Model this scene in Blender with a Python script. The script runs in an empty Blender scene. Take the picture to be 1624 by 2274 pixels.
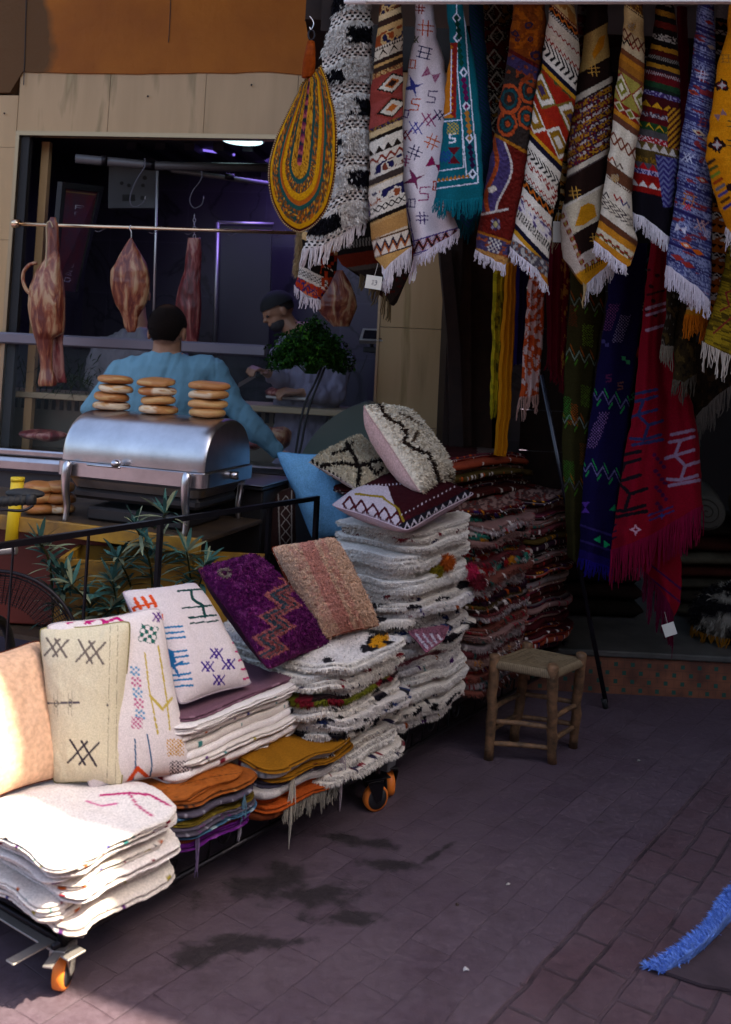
import bpy, math, random
import numpy as np
from mathutils import Vector, Matrix
rnd = random.Random(7); nr = np.random.RandomState(11)
sc = bpy.context.scene
col = sc.collection
# ---------------- camera ----------------
F, CX, CY, ROLL, PITCH, CH = 2200., 812., 665., .05, math.radians(3.0), 1.65
cr, sr, cp, sp = math.cos(ROLL), math.sin(ROLL), math.cos(PITCH), math.sin(PITCH)
FWD = np.array([0, cp, sp]); UP0 = np.array([0, -sp, cp]); RT0 = np.array([1., 0, 0])
RT = RT0*cr + UP0*sr; UP = -RT0*sr + UP0*cr
cam = bpy.data.cameras.new('camera'); camo = bpy.data.objects.new('camera', cam); col.objects.link(camo)
M = Matrix(((RT[0], UP[0], -FWD[0], 0), (RT[1], UP[1], -FWD[1], 0), (RT[2], UP[2], -FWD[2], CH), (0, 0, 0, 1)))
camo.matrix_world = M
cam.sensor_width = 36; cam.lens = F/2274*36; cam.shift_x = 0; cam.shift_y = -(1137-CY)/2274
cam.clip_end = 500
cam.dof.use_dof = True; cam.dof.focus_distance = 3.9; cam.dof.aperture_fstop = 3.2
sc.camera = camo
# ---------------- light ----------------
SUN = Vector((.61, -.16, .775)).normalized()
w = bpy.data.worlds.new('World'); sc.world = w; w.use_nodes = True
nt = w.node_tree; bg = nt.nodes['Background']; sky = nt.nodes.new('ShaderNodeTexSky'); sky.sky_type = 'NISHITA'; sky.sun_disc = False
sky.dust_density = 5.0; sky.ozone_density = .4; sky.sun_elevation = math.asin(SUN.z); sky.sun_rotation = math.atan2(SUN.x, SUN.y)
nt.links.new(sky.outputs[0], bg.inputs[0]); bg.inputs[1].default_value = .12
sl = bpy.data.lights.new('sun', 'SUN'); sl.energy = 4.2; sl.angle = math.radians(.5); sl.color = (1, .88, .68)
so = bpy.data.objects.new('sun', sl); so.rotation_euler = SUN.to_track_quat('Z', 'Y').to_euler(); so.location = SUN*20; col.objects.link(so)
sc.view_settings.view_transform = 'Standard'; sc.view_settings.look = 'None'
sc.view_settings.exposure = 2.05; sc.view_settings.gamma = 1
# ---------------- geometry helpers ----------------
def P(px, py, d):
    v = FWD + RT*((px-CX)/F) + UP*((CY-py)/F)
    v = v*(d/v[1]); return np.array((v[0], v[1], v[2]+CH))
def PA(px, py, d):
    px, py, d = np.broadcast_arrays(np.asarray(px, float), np.asarray(py, float), np.asarray(d, float))
    v = FWD + RT*((px-CX)/F)[..., None] + UP*((CY-py)/F)[..., None]
    v = v*(d/v[..., 1])[..., None]; v[..., 2] += CH; return v
def Zp(px, py, z):
    p = P(px, py, 1.); return P(px, py, (z-CH)/(p[2]-CH))
def proj(v):
    q = np.asarray(v, float) - np.array([0, 0, CH]); wv = q@FWD
    return CX+F*(q@RT)/wv, CY-F*(q@UP)/wv
AX = np.array([.576, .8174]); OO = np.array([-.70, 2.56])
def W(s, c, z):
    s, c, z = np.broadcast_arrays(np.asarray(s, float), np.asarray(c, float), np.asarray(z, float))
    return np.stack([OO[0]+s*AX[0]-c*AX[1], OO[1]+s*AX[1]+c*AX[0], z], -1)
FE = np.array([.987, -.158]); FN = np.array([.158, .987]); FO = np.array([0, 5.47])   # shop facade line
def Fc(px, py, off=0.):   # point of the facade plane (moved back by off) seen at a pixel
    q = P(px, py, 1.); d = (FO@FN+off)/(q[0]*FN[0]+FN[1]); return P(px, py, d)
def FA(px, py, off=0.):
    p = Fc(px, py, off); return float((p[:2]-FO)@FE), float(p[2])
def FW(a, off, z):
    return np.array([FO[0]+a*FE[0]+off*FN[0], FO[1]+a*FE[1]+off*FN[1], z])
def lin(h):
    if isinstance(h, (tuple, list, np.ndarray)): return np.array(h[:3], float)
    h = h.lstrip('#'); c = np.array([int(h[i:i+2], 16)/255 for i in (0, 2, 4)])
    return np.where(c <= .04045, c/12.92, ((c+.055)/1.055)**2.4)
def hsh(x, y, s=0):
    n = (x*374761393 + y*668265263 + s*1442695041) & 0xffffffff
    n = ((n ^ (n >> 13))*1274126177) & 0xffffffff
    return ((n ^ (n >> 16)) & 0xffff)/65535.
def vn(x, y, s=0):
    x = np.asarray(x, float); y = np.asarray(y, float); x, y = np.broadcast_arrays(x, y)
    xi = np.floor(x).astype(np.int64); yi = np.floor(y).astype(np.int64); fx = x-xi; fy = y-yi
    fx = fx*fx*(3-2*fx); fy = fy*fy*(3-2*fy)
    a = hsh(xi, yi, s); b = hsh(xi+1, yi, s); c = hsh(xi, yi+1, s); d = hsh(xi+1, yi+1, s)
    return (a*(1-fx)+b*fx)*(1-fy)+(c*(1-fx)+d*fx)*fy
def fb(x, y, s=0, o=3):
    r = 0; a = .5; t = 0
    for i in range(o): r = r+a*vn(np.asarray(x)*2**i, np.asarray(y)*2**i, s+i*17); t += a; a *= .5
    return r/t
# ---------------- materials ----------------
MATS = {}
def nmat(name):
    m = bpy.data.materials.new(name); m.use_nodes = True; MATS[name] = m
    return m, m.node_tree, m.node_tree.nodes['Principled BSDF']
def bump(t, b, scale, strength, dist=.002, detail=3, rough=.6):
    tc = t.nodes.new('ShaderNodeTexCoord'); n = t.nodes.new('ShaderNodeTexNoise'); n.inputs['Scale'].default_value = scale
    n.inputs['Detail'].default_value = detail; n.inputs['Roughness'].default_value = rough
    bp = t.nodes.new('ShaderNodeBump'); bp.inputs['Strength'].default_value = strength; bp.inputs['Distance'].default_value = dist
    t.links.new(tc.outputs['Object'], n.inputs['Vector']); t.links.new(n.outputs['Fac'], bp.inputs['Height']); t.links.new(bp.outputs[0], b.inputs['Normal'])
    return tc, n
def mplain(name, c, rough=.6, metal=0, bs=0, bst=.3, var=0, vscale=8, c2=None, dist=.002, spec=.5, coat=0):
    if name in MATS: return MATS[name]
    m, t, b = nmat(name); c = lin(c); b.inputs['Base Color'].default_value = (*c, 1)
    b.inputs['Roughness'].default_value = rough; b.inputs['Metallic'].default_value = metal; b.inputs['Specular IOR Level'].default_value = spec
    b.inputs['Coat Weight'].default_value = coat
    if bs: bump(t, b, bs, bst, dist)
    if var or c2 is not None:
        tc = t.nodes.new('ShaderNodeTexCoord'); n = t.nodes.new('ShaderNodeTexNoise'); n.inputs['Scale'].default_value = vscale; n.inputs['Detail'].default_value = 6; n.inputs['Roughness'].default_value = .65
        r = t.nodes.new('ShaderNodeValToRGB'); r.color_ramp.elements[0].position = .35; r.color_ramp.elements[1].position = .65
        d = lin(c2) if c2 is not None else c*(1-var)
        r.color_ramp.elements[0].color = (*d, 1); r.color_ramp.elements[1].color = (*c, 1)
        t.links.new(tc.outputs['Object'], n.inputs['Vector']); t.links.new(n.outputs['Fac'], r.inputs[0]); t.links.new(r.outputs[0], b.inputs['Base Color'])
    return m
def mcloth(name, rough=.9, bs=300, bst=.5, dist=.003, sheen=.15):
    m, t, b = nmat(name)
    a = t.nodes.new('ShaderNodeAttribute'); a.attribute_name = 'Col'
    tc, n = bump(t, b, bs, bst, dist, 4, .7)
    n2 = t.nodes.new('ShaderNodeTexNoise'); n2.inputs['Scale'].default_value = bs*.8; n2.inputs['Detail'].default_value = 3
    mr = t.nodes.new('ShaderNodeMapRange'); mr.inputs[1].default_value = .3; mr.inputs[2].default_value = .7; mr.inputs[3].default_value = .78; mr.inputs[4].default_value = 1.12
    mx = t.nodes.new('ShaderNodeMix'); mx.data_type = 'RGBA'; mx.blend_type = 'MULTIPLY'; mx.inputs[0].default_value = 1
    t.links.new(tc.outputs['Object'], n2.inputs['Vector']); t.links.new(n2.outputs['Fac'], mr.inputs[0])
    t.links.new(a.outputs['Color'], mx.inputs[6]); t.links.new(mr.outputs[0], mx.inputs[7]); t.links.new(mx.outputs[2], b.inputs['Base Color'])
    b.inputs['Roughness'].default_value = rough; b.inputs['Specular IOR Level'].default_value = .06
    b.inputs['Sheen Weight'].default_value = sheen; b.inputs['Sheen Roughness'].default_value = .5
    return m
m_cloth = mcloth('woven_cloth', bs=220, bst=.45, sheen=0)
m_pile = mcloth('wool_pile', bs=160, bst=.7, dist=.006, sheen=.03)
m_fine = mcloth('fine_cloth', bs=420, bst=.25, dist=.001, sheen=0)
m_leather = mcloth('leather', rough=.6, bs=90, bst=.3, dist=.002, sheen=0)
m_vcol = mcloth('matt_painted', rough=.75, bs=120, bst=.2, dist=.001, sheen=0)
# ---------------- object helpers ----------------
def mesh(name, v, f, mat, parent=None, cols=None, smooth=True, origin=None):
    v = np.asarray(v, float).reshape(-1, 3)
    if parent is not None: off = np.array(parent['_w'])
    elif origin is not None: off = np.asarray(origin, float)
    else: off = np.array([(v[:, 0].min()+v[:, 0].max())/2, (v[:, 1].min()+v[:, 1].max())/2, v[:, 2].min()])
    me = bpy.data.meshes.new(name)
    lv = v-off
    me.from_pydata(lv.tolist(), [], f if isinstance(f, list) else f.tolist())
    if smooth: me.polygons.foreach_set('use_smooth', np.ones(len(me.polygons), bool))
    if cols is not None:
        ca = me.color_attributes.new('Col', 'FLOAT_COLOR', 'POINT')
        cc = np.ones((len(v), 4), np.float32); cc[:, :3] = cols; ca.data.foreach_set('color', cc.ravel())
    if isinstance(mat, (list, tuple)):
        for m_ in mat: me.materials.append(m_)
    elif mat: me.materials.append(mat)
    me.update()
    o = bpy.data.objects.new(name, me); col.objects.link(o)
    if parent is not None:
        o.parent = parent; po = np.array(parent['_w'])
    else: o.location = off
    o['_w'] = [float(x) for x in off]
    return o
def tag(o, label=None, cat=None, group=None, kind=None):
    if label: o['label'] = label
    if cat: o['category'] = cat
    if group: o['group'] = group
    if kind: o['kind'] = kind
    return o
def thing(name, loc, label, cat, group=None):
    o = bpy.data.objects.new(name, None); col.objects.link(o); o.location = [float(x) for x in loc]; o.empty_display_size = .1
    o['_w'] = [float(x) for x in loc]
    return tag(o, label, cat, group)
class MB:
    def __init__(s): s.v = []; s.f = []; s.c = []
    def add(s, v, f, c=None):
        n = len(s.v); v = [tuple(map(float, x)) for x in v]; s.v += v; s.f += [tuple(int(i)+n for i in q) for q in f]
        if c is None: c = (.5, .5, .5)
        c = np.asarray(c, float)
        s.c += [c]*len(v) if c.ndim == 1 else list(c)
    def box(s, p, ex, ey, ez, c=None, bev=0.):   # p corner, three edge vectors
        p = np.array(p, float); ex = np.array(ex, float); ey = np.array(ey, float); ez = np.array(ez, float)
        if bev:
            b = bev; ux, uy, uz = [e/np.linalg.norm(e) for e in (ex, ey, ez)]; cx = p+(ex+ey+ez)/2
            hx, hy, hz = [np.linalg.norm(e)/2 for e in (ex, ey, ez)]
            vs = []
            for sx in (-1, 1):
                for sy in (-1, 1):
                    for sz in (-1, 1):
                        for k in range(3):
                            h = [hx, hy, hz]; h = [h[i]-(0 if i == k else b) for i in range(3)]
                            vs.append(cx+ux*sx*h[0]+uy*sy*h[1]+uz*sz*h[2])
            id = lambda sx, sy, sz, k: ((sx*2+sy)*2+sz)*3+k
            fs = []
            for k in range(3):
                for q in (0, 1):
                    o = []
                    for (a, b2) in ((0, 0), (1, 0), (1, 1), (0, 1)):
                        t = [a, b2]; t.insert(k, q); o.append(id(*t, k))
                    fs.append(o if (q ^ (k == 1)) else o[::-1])
            for k in range(3):       # edges along axis k
                i, j = [x for x in range(3) if x != k]
                for a in (0, 1):
                    for b2 in (0, 1):
                        def mk(qk, kk):
                            t = [0, 0, 0]; t[k] = qk; t[i] = a; t[j] = b2; return id(*t, kk)
                        fs.append([mk(0, i), mk(1, i), mk(1, j), mk(0, j)])
            for a in (0, 1):
                for b2 in (0, 1):
                    for c2 in (0, 1): fs.append([id(a, b2, c2, 0), id(a, b2, c2, 1), id(a, b2, c2, 2)])
            s.add(vs, fs, c); return
        v = [p, p+ex, p+ex+ey, p+ey, p+ez, p+ex+ez, p+ex+ey+ez, p+ey+ez]
        s.add(v, [(0, 3, 2, 1), (4, 5, 6, 7), (0, 1, 5, 4), (1, 2, 6, 5), (2, 3, 7, 6), (3, 0, 4, 7)], c)
    def tube(s, pts, r, n=10, c=None, cap=True, flat=1.):
        pts = [np.array(p, float) for p in pts]; m = len(pts); rr = [r]*m if np.isscalar(r) else list(r)
        vs = []; prev = None
        for i in range(m):
            t = pts[min(i+1, m-1)]-pts[max(i-1, 0)]; t = t/(np.linalg.norm(t)+1e-12)
            if prev is None:
                a = np.array([0, 0, 1.]) if abs(t[2]) < .9 else np.array([1., 0, 0])
                prev = np.cross(t, a)
            x = prev-t*(prev@t); x /= np.linalg.norm(x)+1e-12; y = np.cross(t, x); prev = x
            for k in range(n):
                an = 2*math.pi*k/n; vs.append(pts[i]+rr[i]*(x*math.cos(an)+y*math.sin(an)*flat))
        fs = [(i*n+k, i*n+(k+1) % n, (i+1)*n+(k+1) % n, (i+1)*n+k) for i in range(m-1) for k in range(n)]
        if cap: fs += [tuple(range(n))[::-1], tuple((m-1)*n+k for k in range(n))]
        s.add(vs, fs, c)
    def ball(s, p, r, c=None, n=10, rz=1.):
        p = np.array(p, float); pts = []; rr = []
        if np.isscalar(r): r = (r, r, r)
        vs = []; m = n//2+1
        for i in range(m+1):
            th = math.pi*i/m
            for k in range(n):
                a = 2*math.pi*k/n; vs.append(p+np.array([r[0]*math.sin(th)*math.cos(a), r[1]*math.sin(th)*math.sin(a), r[2]*math.cos(th)]))
        s.add(vs, [(i*n+k, (i+1)*n+k, (i+1)*n+(k+1) % n, i*n+(k+1) % n) for i in range(m) for k in range(n)], c)
    def make(s, name, mat, parent=None, smooth=False, cols=False, origin=None):
        return mesh(name, s.v, s.f, mat, parent, np.array(s.c) if cols else None, smooth, origin)
def grid_faces(n, m, wrap=False, off=0):   # n rows, m cols
    i = np.arange(n-1)[:, None]; j = np.arange(m if wrap else m-1)[None, :]; j2 = (j+1) % m
    return (np.stack([i*m+j, i*m+j2, (i+1)*m+j2, (i+1)*m+j], -1).reshape(-1, 4)+off)
def catmull(pts, n=8):
    pts = [np.array(p, float) for p in pts]; out = []
    for i in range(len(pts)-1):
        p0 = pts[max(i-1, 0)]; p1 = pts[i]; p2 = pts[i+1]; p3 = pts[min(i+2, len(pts)-1)]
        for k in range(n):
            t = k/n; out.append(.5*((2*p1)+(-p0+p2)*t+(2*p0-5*p1+4*p2-p3)*t*t+(-p0+3*p1-3*p2+p3)*t**3))
    out.append(pts[-1]); return out
# ---------------- painter : patterns woven into the surfaces ----------------
class Pt:
    def __init__(s, X, Y, base):
        s.sh = X.shape; s.X = X.ravel().astype(float); s.Y = Y.ravel().astype(float)
        s.C = np.tile(lin(base), (s.X.size, 1)).astype(float)
        s.jx = (vn(s.X/3., s.Y/3., 3)-.5)*1.6; s.jy = (vn(s.X/3., s.Y/3., 9)-.5)*1.6
    def put(s, m, c, a=1.):
        c = lin(c); s.C[m] = s.C[m]*(1-a)+c*a
    def line(s, pts, w, c, a=1.):
        X = s.X+s.jx*.6; Y = s.Y+s.jy*.6; m = np.zeros(X.size, bool)
        for (x0, y0), (x1, y1) in zip(pts[:-1], pts[1:]):
            dx, dy = x1-x0, y1-y0; L = dx*dx+dy*dy+1e-9
            t = np.clip(((X-x0)*dx+(Y-y0)*dy)/L, 0, 1); m |= (X-x0-t*dx)**2+(Y-y0-t*dy)**2 < (w/2)**2
        s.put(m, c, a)
    def poly(s, pts, c, a=1.):
        X = s.X+s.jx*.6; Y = s.Y+s.jy*.6; m = np.zeros(X.size, bool); n = len(pts)
        for i in range(n):
            (x0, y0), (x1, y1) = pts[i], pts[(i+1) % n]
            if y0 == y1: continue
            m ^= ((y0 > Y) != (y1 > Y)) & (X < (x1-x0)*(Y-y0)/(y1-y0)+x0)
        s.put(m, c, a)
    def motif(s, kind, x, y, z, c, w=2.5, rot=0., c2=None):
        ca, sa = math.cos(rot), math.sin(rot); T = lambda q: [(x+(a*ca-b*sa)*z, y+(a*sa+b*ca)*z) for a, b in q]
        L = lambda *q: s.line(T(q), w, c)
        if kind == '#':
            for k in (-.35, .35): L((k-.15, -1), (k+.15, 1)); L((-1, k+.1), (1, k-.1))
        elif kind == 'x#':
            for k in (-.4, .4): L((k-.6, -.8), (k+.6, .8)); L((k-.6, .8), (k+.6, -.8))
        elif kind == 'S': L((.7, -1), (-.6, -.8), (-.6, 0), (.6, 0), (.6, .8), (-.7, 1))
        elif kind == 'D': L((-.7, -.8), (.7, -.8), (.7, .8), (-.7, .8), (-.7, -.8)); L((-.2, -.8), (-.2, .8))
        elif kind == 'H':
            for k in (-.8, 0, .8): L((-1, k), (1, k))
            L((-.6, -.8), (-.6, .8)); L((.6, -.8), (.6, .8))
        elif kind == 'dia': s.poly(T([(0, -1), (.75, 0), (0, 1), (-.75, 0)]), c); (c2 is not None) and s.poly(T([(0, -.55), (.4, 0), (0, .55), (-.4, 0)]), c2)
        elif kind == 'diao': L((0, -1), (.75, 0), (0, 1), (-.75, 0), (0, -1))
        elif kind == 'tri': s.poly(T([(-1, .8), (0, -.8), (1, .8)]), c)
        elif kind == 'bow': s.poly(T([(-1, -.8), (0, 0), (-1, .8)]), c); s.poly(T([(1, -.8), (0, 0), (1, .8)]), c if c2 is None else c2)
        elif kind == 'arrow': s.poly(T([(-1, -1), (.2, -.35), (1, -1), (.35, 0), (1, 1), (.2, .35), (-1, 1), (-.3, 0)]), c)
        elif kind == 'star':
            q = []
            for k in range(8): r = 1 if k % 2 == 0 else .38; q.append((r*math.cos(k*math.pi/4), r*math.sin(k*math.pi/4)))
            s.poly(T(q), c)
        elif kind == 'sticks':
            L((-.1, -1), (0, 1))
            for k in (-.9, -.5, .5, .9): L((-.8, k-.15), (.8, k+.15))
        elif kind == 'fork': L((0, -.9), (-.3, -.2), (.3, .3), (0, 1)); L((-.9, -1), (-.05, -.7), (.9, -1)); L((-.9, 1), (0, .75), (.9, 1.05)); L((-1.1, -.05), (-.3, -.2)); L((.3, .3), (1.1, .2))
        elif kind == 'grid':
            X = (s.X-x)*ca+(s.Y-y)*sa; Y = -(s.X-x)*sa+(s.Y-y)*ca
            m = (abs(X) < z) & (abs(Y) < z) & (((np.floor(X/w)+np.floor(Y/w)) % 2) == 0); s.put(m, c)
        elif kind == 'blob':
            r = np.hypot(s.X-x, (s.Y-y)*1.2)+(fb(s.X/9, s.Y/9, int(x) % 50)-.5)*z*1.1; s.put(r < z, c)
    def bands(s, lst, y0, k, x0=0, end=None, curve=0., sc_=1.):
        """stripes stacked down the cloth; k = slope of the stripes; lst = [(height, kind, colours..)]"""
        lst = [(b_[0]*sc_,)+tuple(b_[1:]) for b_ in lst]
        T = s.Y-k*(s.X-x0)-curve*((s.X-x0)/100.)**2+s.jy*.5; A = s.X+s.jx*.5+(s.Y-T)*.0; al = A*math.sqrt(1+k*k); y = y0; i = 0
        while True:
            if i >= len(lst):
                if end is None or y > end: break
                i = 0
            b = lst[i]; h = b[0]; m = (T >= y) & (T < y+h)
            if m.any(): s.C[m] = band(b[1], al[m], (T[m]-y)/h, h, b[2:])
            y += h; i += 1
    def abrash(s, a=.18, fx=40., fy=6., seed=1):
        s.C *= (1-a/2+a*fb(s.X/fx, s.Y/fy, seed))[:, None]
    def yarn(s, a=.2):
        s.C *= (1-a/2+a*hsh(np.floor(s.X/1.6).astype(np.int64), np.floor(s.Y/1.6).astype(np.int64), 5))[:, None]
    def out(s): return np.clip(s.C, 0, 1)
def band(kind, a, b, h, c):
    cs = [lin(q) for q in c if not isinstance(q, (int, float))]; per = [q for q in c if isinstance(q, (int, float))]; per = per[0] if per else h*1.2
    o = np.tile(cs[0], (a.size, 1)); t = (a/per) % 1; tri = abs(2*t-1); ce = np.floor(a/per).astype(np.int64)
    if kind == 's': return o
    fg = cs[1] if len(cs) > 1 else cs[0]
    if kind == 'zig': o[abs(tri*.7+.15-b) < .17] = fg
    elif kind == 'tri': o[b > tri] = fg
    elif kind == 'tri2':
        o[b > tri] = fg; m = (b-.35)*1.6 > tri; o[m] = cs[2]
    elif kind == 'dia':
        m = abs(tri)+abs(2*b-1) < 1; o[m] = fg
        if len(cs) > 2: o[abs(tri)+abs(2*b-1) < .5] = cs[2]
    elif kind == 'xx': o[(abs(abs(2*t-1)-abs(2*b-1)) < .25)] = fg
    elif kind == 'dot': o[(abs(t-.5) < .28) & (abs(b-.5) < .25)] = fg
    elif kind == 'dots2':
        r = np.floor(b*3).astype(int); t2 = (a/per+.5*(r % 2)) % 1; bb = (b*3) % 1; o[(abs(t2-.5) < .27) & (abs(bb-.5) < .3)] = fg
    elif kind == 'chev': o[((a/per+abs(b-.5)*2) % 1) < .45] = fg
    elif kind == 'chev2': o[((a/per+abs((b*2) % 1-.5)*2) % 1) < .45] = fg
    elif kind == 'diag': o[((a/per+b) % 1) < .5] = fg
    elif kind == 'chk': o[((np.floor(a/per*2)+np.floor(b*3)) % 2) == 0] = fg
    elif kind == 'wave': o[abs(.5+.28*np.sin(a/per*6.28)-b) < .2] = fg
    elif kind == 'blob':
        n = fb(a/per, b*h/per, 31); o[n > .55] = fg
        if len(cs) > 2: o[(n < .4)] = cs[2]
    elif kind == 'tooth': o[b > .5+.5*((t > .5)-.5)] = fg
    elif kind == 'step':
        q = np.abs(np.floor(t*6)-2.5)/3; o[b > q] = fg; o[(b-.3) > q] = cs[2] if len(cs) > 2 else cs[0]
    elif kind == 'mix':
        n = hsh(np.floor(a/3).astype(np.int64), np.floor(b*h/3).astype(np.int64), 77); k = (n*len(cs)).astype(int).clip(0, len(cs)-1); o = np.array(cs)[k]
    elif kind == 'med':     # medallion : nested stepped diamond
        q = abs(2*t-1)+abs(2*b-1)+.08*(hsh(np.floor(a/3).astype(np.int64), np.floor(b*h/3).astype(np.int64), 3)-.5)
        k = np.clip((1-q)*len(cs)+1, 0, len(cs)-1).astype(int); o = np.array(cs)[k]
    return o
# ---------------- blades : wool tufts, fringes ----------------
def blades(B, p, n, c, L, wd, droop=.5, rs=1, segs=2):
    r = np.random.RandomState(rs); p = np.asarray(p); n = np.asarray(n); N = len(p)
    d = n+r.normal(0, .35, (N, 3)); d[:, 2] -= droop; d /= np.linalg.norm(d, axis=1)[:, None]+1e-9
    up = np.cross(d, n+r.normal(0, .5, (N, 3))); up /= np.linalg.norm(up, axis=1)[:, None]+1e-9
    LL = L*r.uniform(.6, 1.3, N)[:, None]; ww = wd*r.uniform(.6, 1.3, N)[:, None]
    v = np.stack([p-up*ww/2, p+up*ww/2, p+d*LL*.6+up*ww*.45, p+d*LL*.6-up*ww*.45, p+d*LL+np.array([0, 0, -1])*LL*droop*.4], 1)
    base = len(B.v); i = np.arange(N)[:, None]*5+base
    B.v += [tuple(x) for x in v.reshape(-1, 3).tolist()]
    B.f += (i+np.array([0, 1, 2, 3])).tolist()+(i+np.array([3, 2, 4])).tolist()
    cc = np.repeat(np.asarray(c)*r.uniform(.82, 1.1, (N, 1)), 5, 0); B.c += list(cc)
def fringe_mesh(name, P0, parent, c, L, n, seed=0, r=.0011, clump=4, spread=.012, mat=None, jitter=.35, toward=None):
    """P0 : polyline (k,3) of the hem; strands hang from it, bunched at their tips"""
    R = np.random.RandomState(seed); P0 = np.asarray(P0); k = len(P0); B = MB(); c = lin(c)
    tcl = None
    for i in range(n):
        u = (i+R.uniform(-.3, .3))/max(n-1, 1); u = min(max(u, 0), 1)*(k-1); j = min(int(u), k-2); p = P0[j]*(1-(u-j))+P0[j+1]*(u-j)
        if i == 0 or i >= nxt: nxt = i+R.randint(2, clump+3); tcl = p+R.normal(0, spread*.6, 3)*[1, .6, 0]; LL = L*R.uniform(1-jitter, 1+jitter)
        e = tcl*.75+p*.25+R.normal(0, .0042, 3); e[2] = p[2]-LL*R.uniform(.88, 1.1)
        if toward is not None: e = e+np.array(toward)*LL
        m1 = p*.62+e*.38+R.normal(0, .002, 3); m2 = p*.25+e*.75+R.normal(0, .003, 3)
        B.tube([p+np.array([0, 0, .004]), m1, m2, e], [r, r*1.15, r, r*.6], 4, c*R.uniform(.8, 1.08), cap=False)
    return B.make(name, mat or m_fine, parent, True, True)
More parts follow.
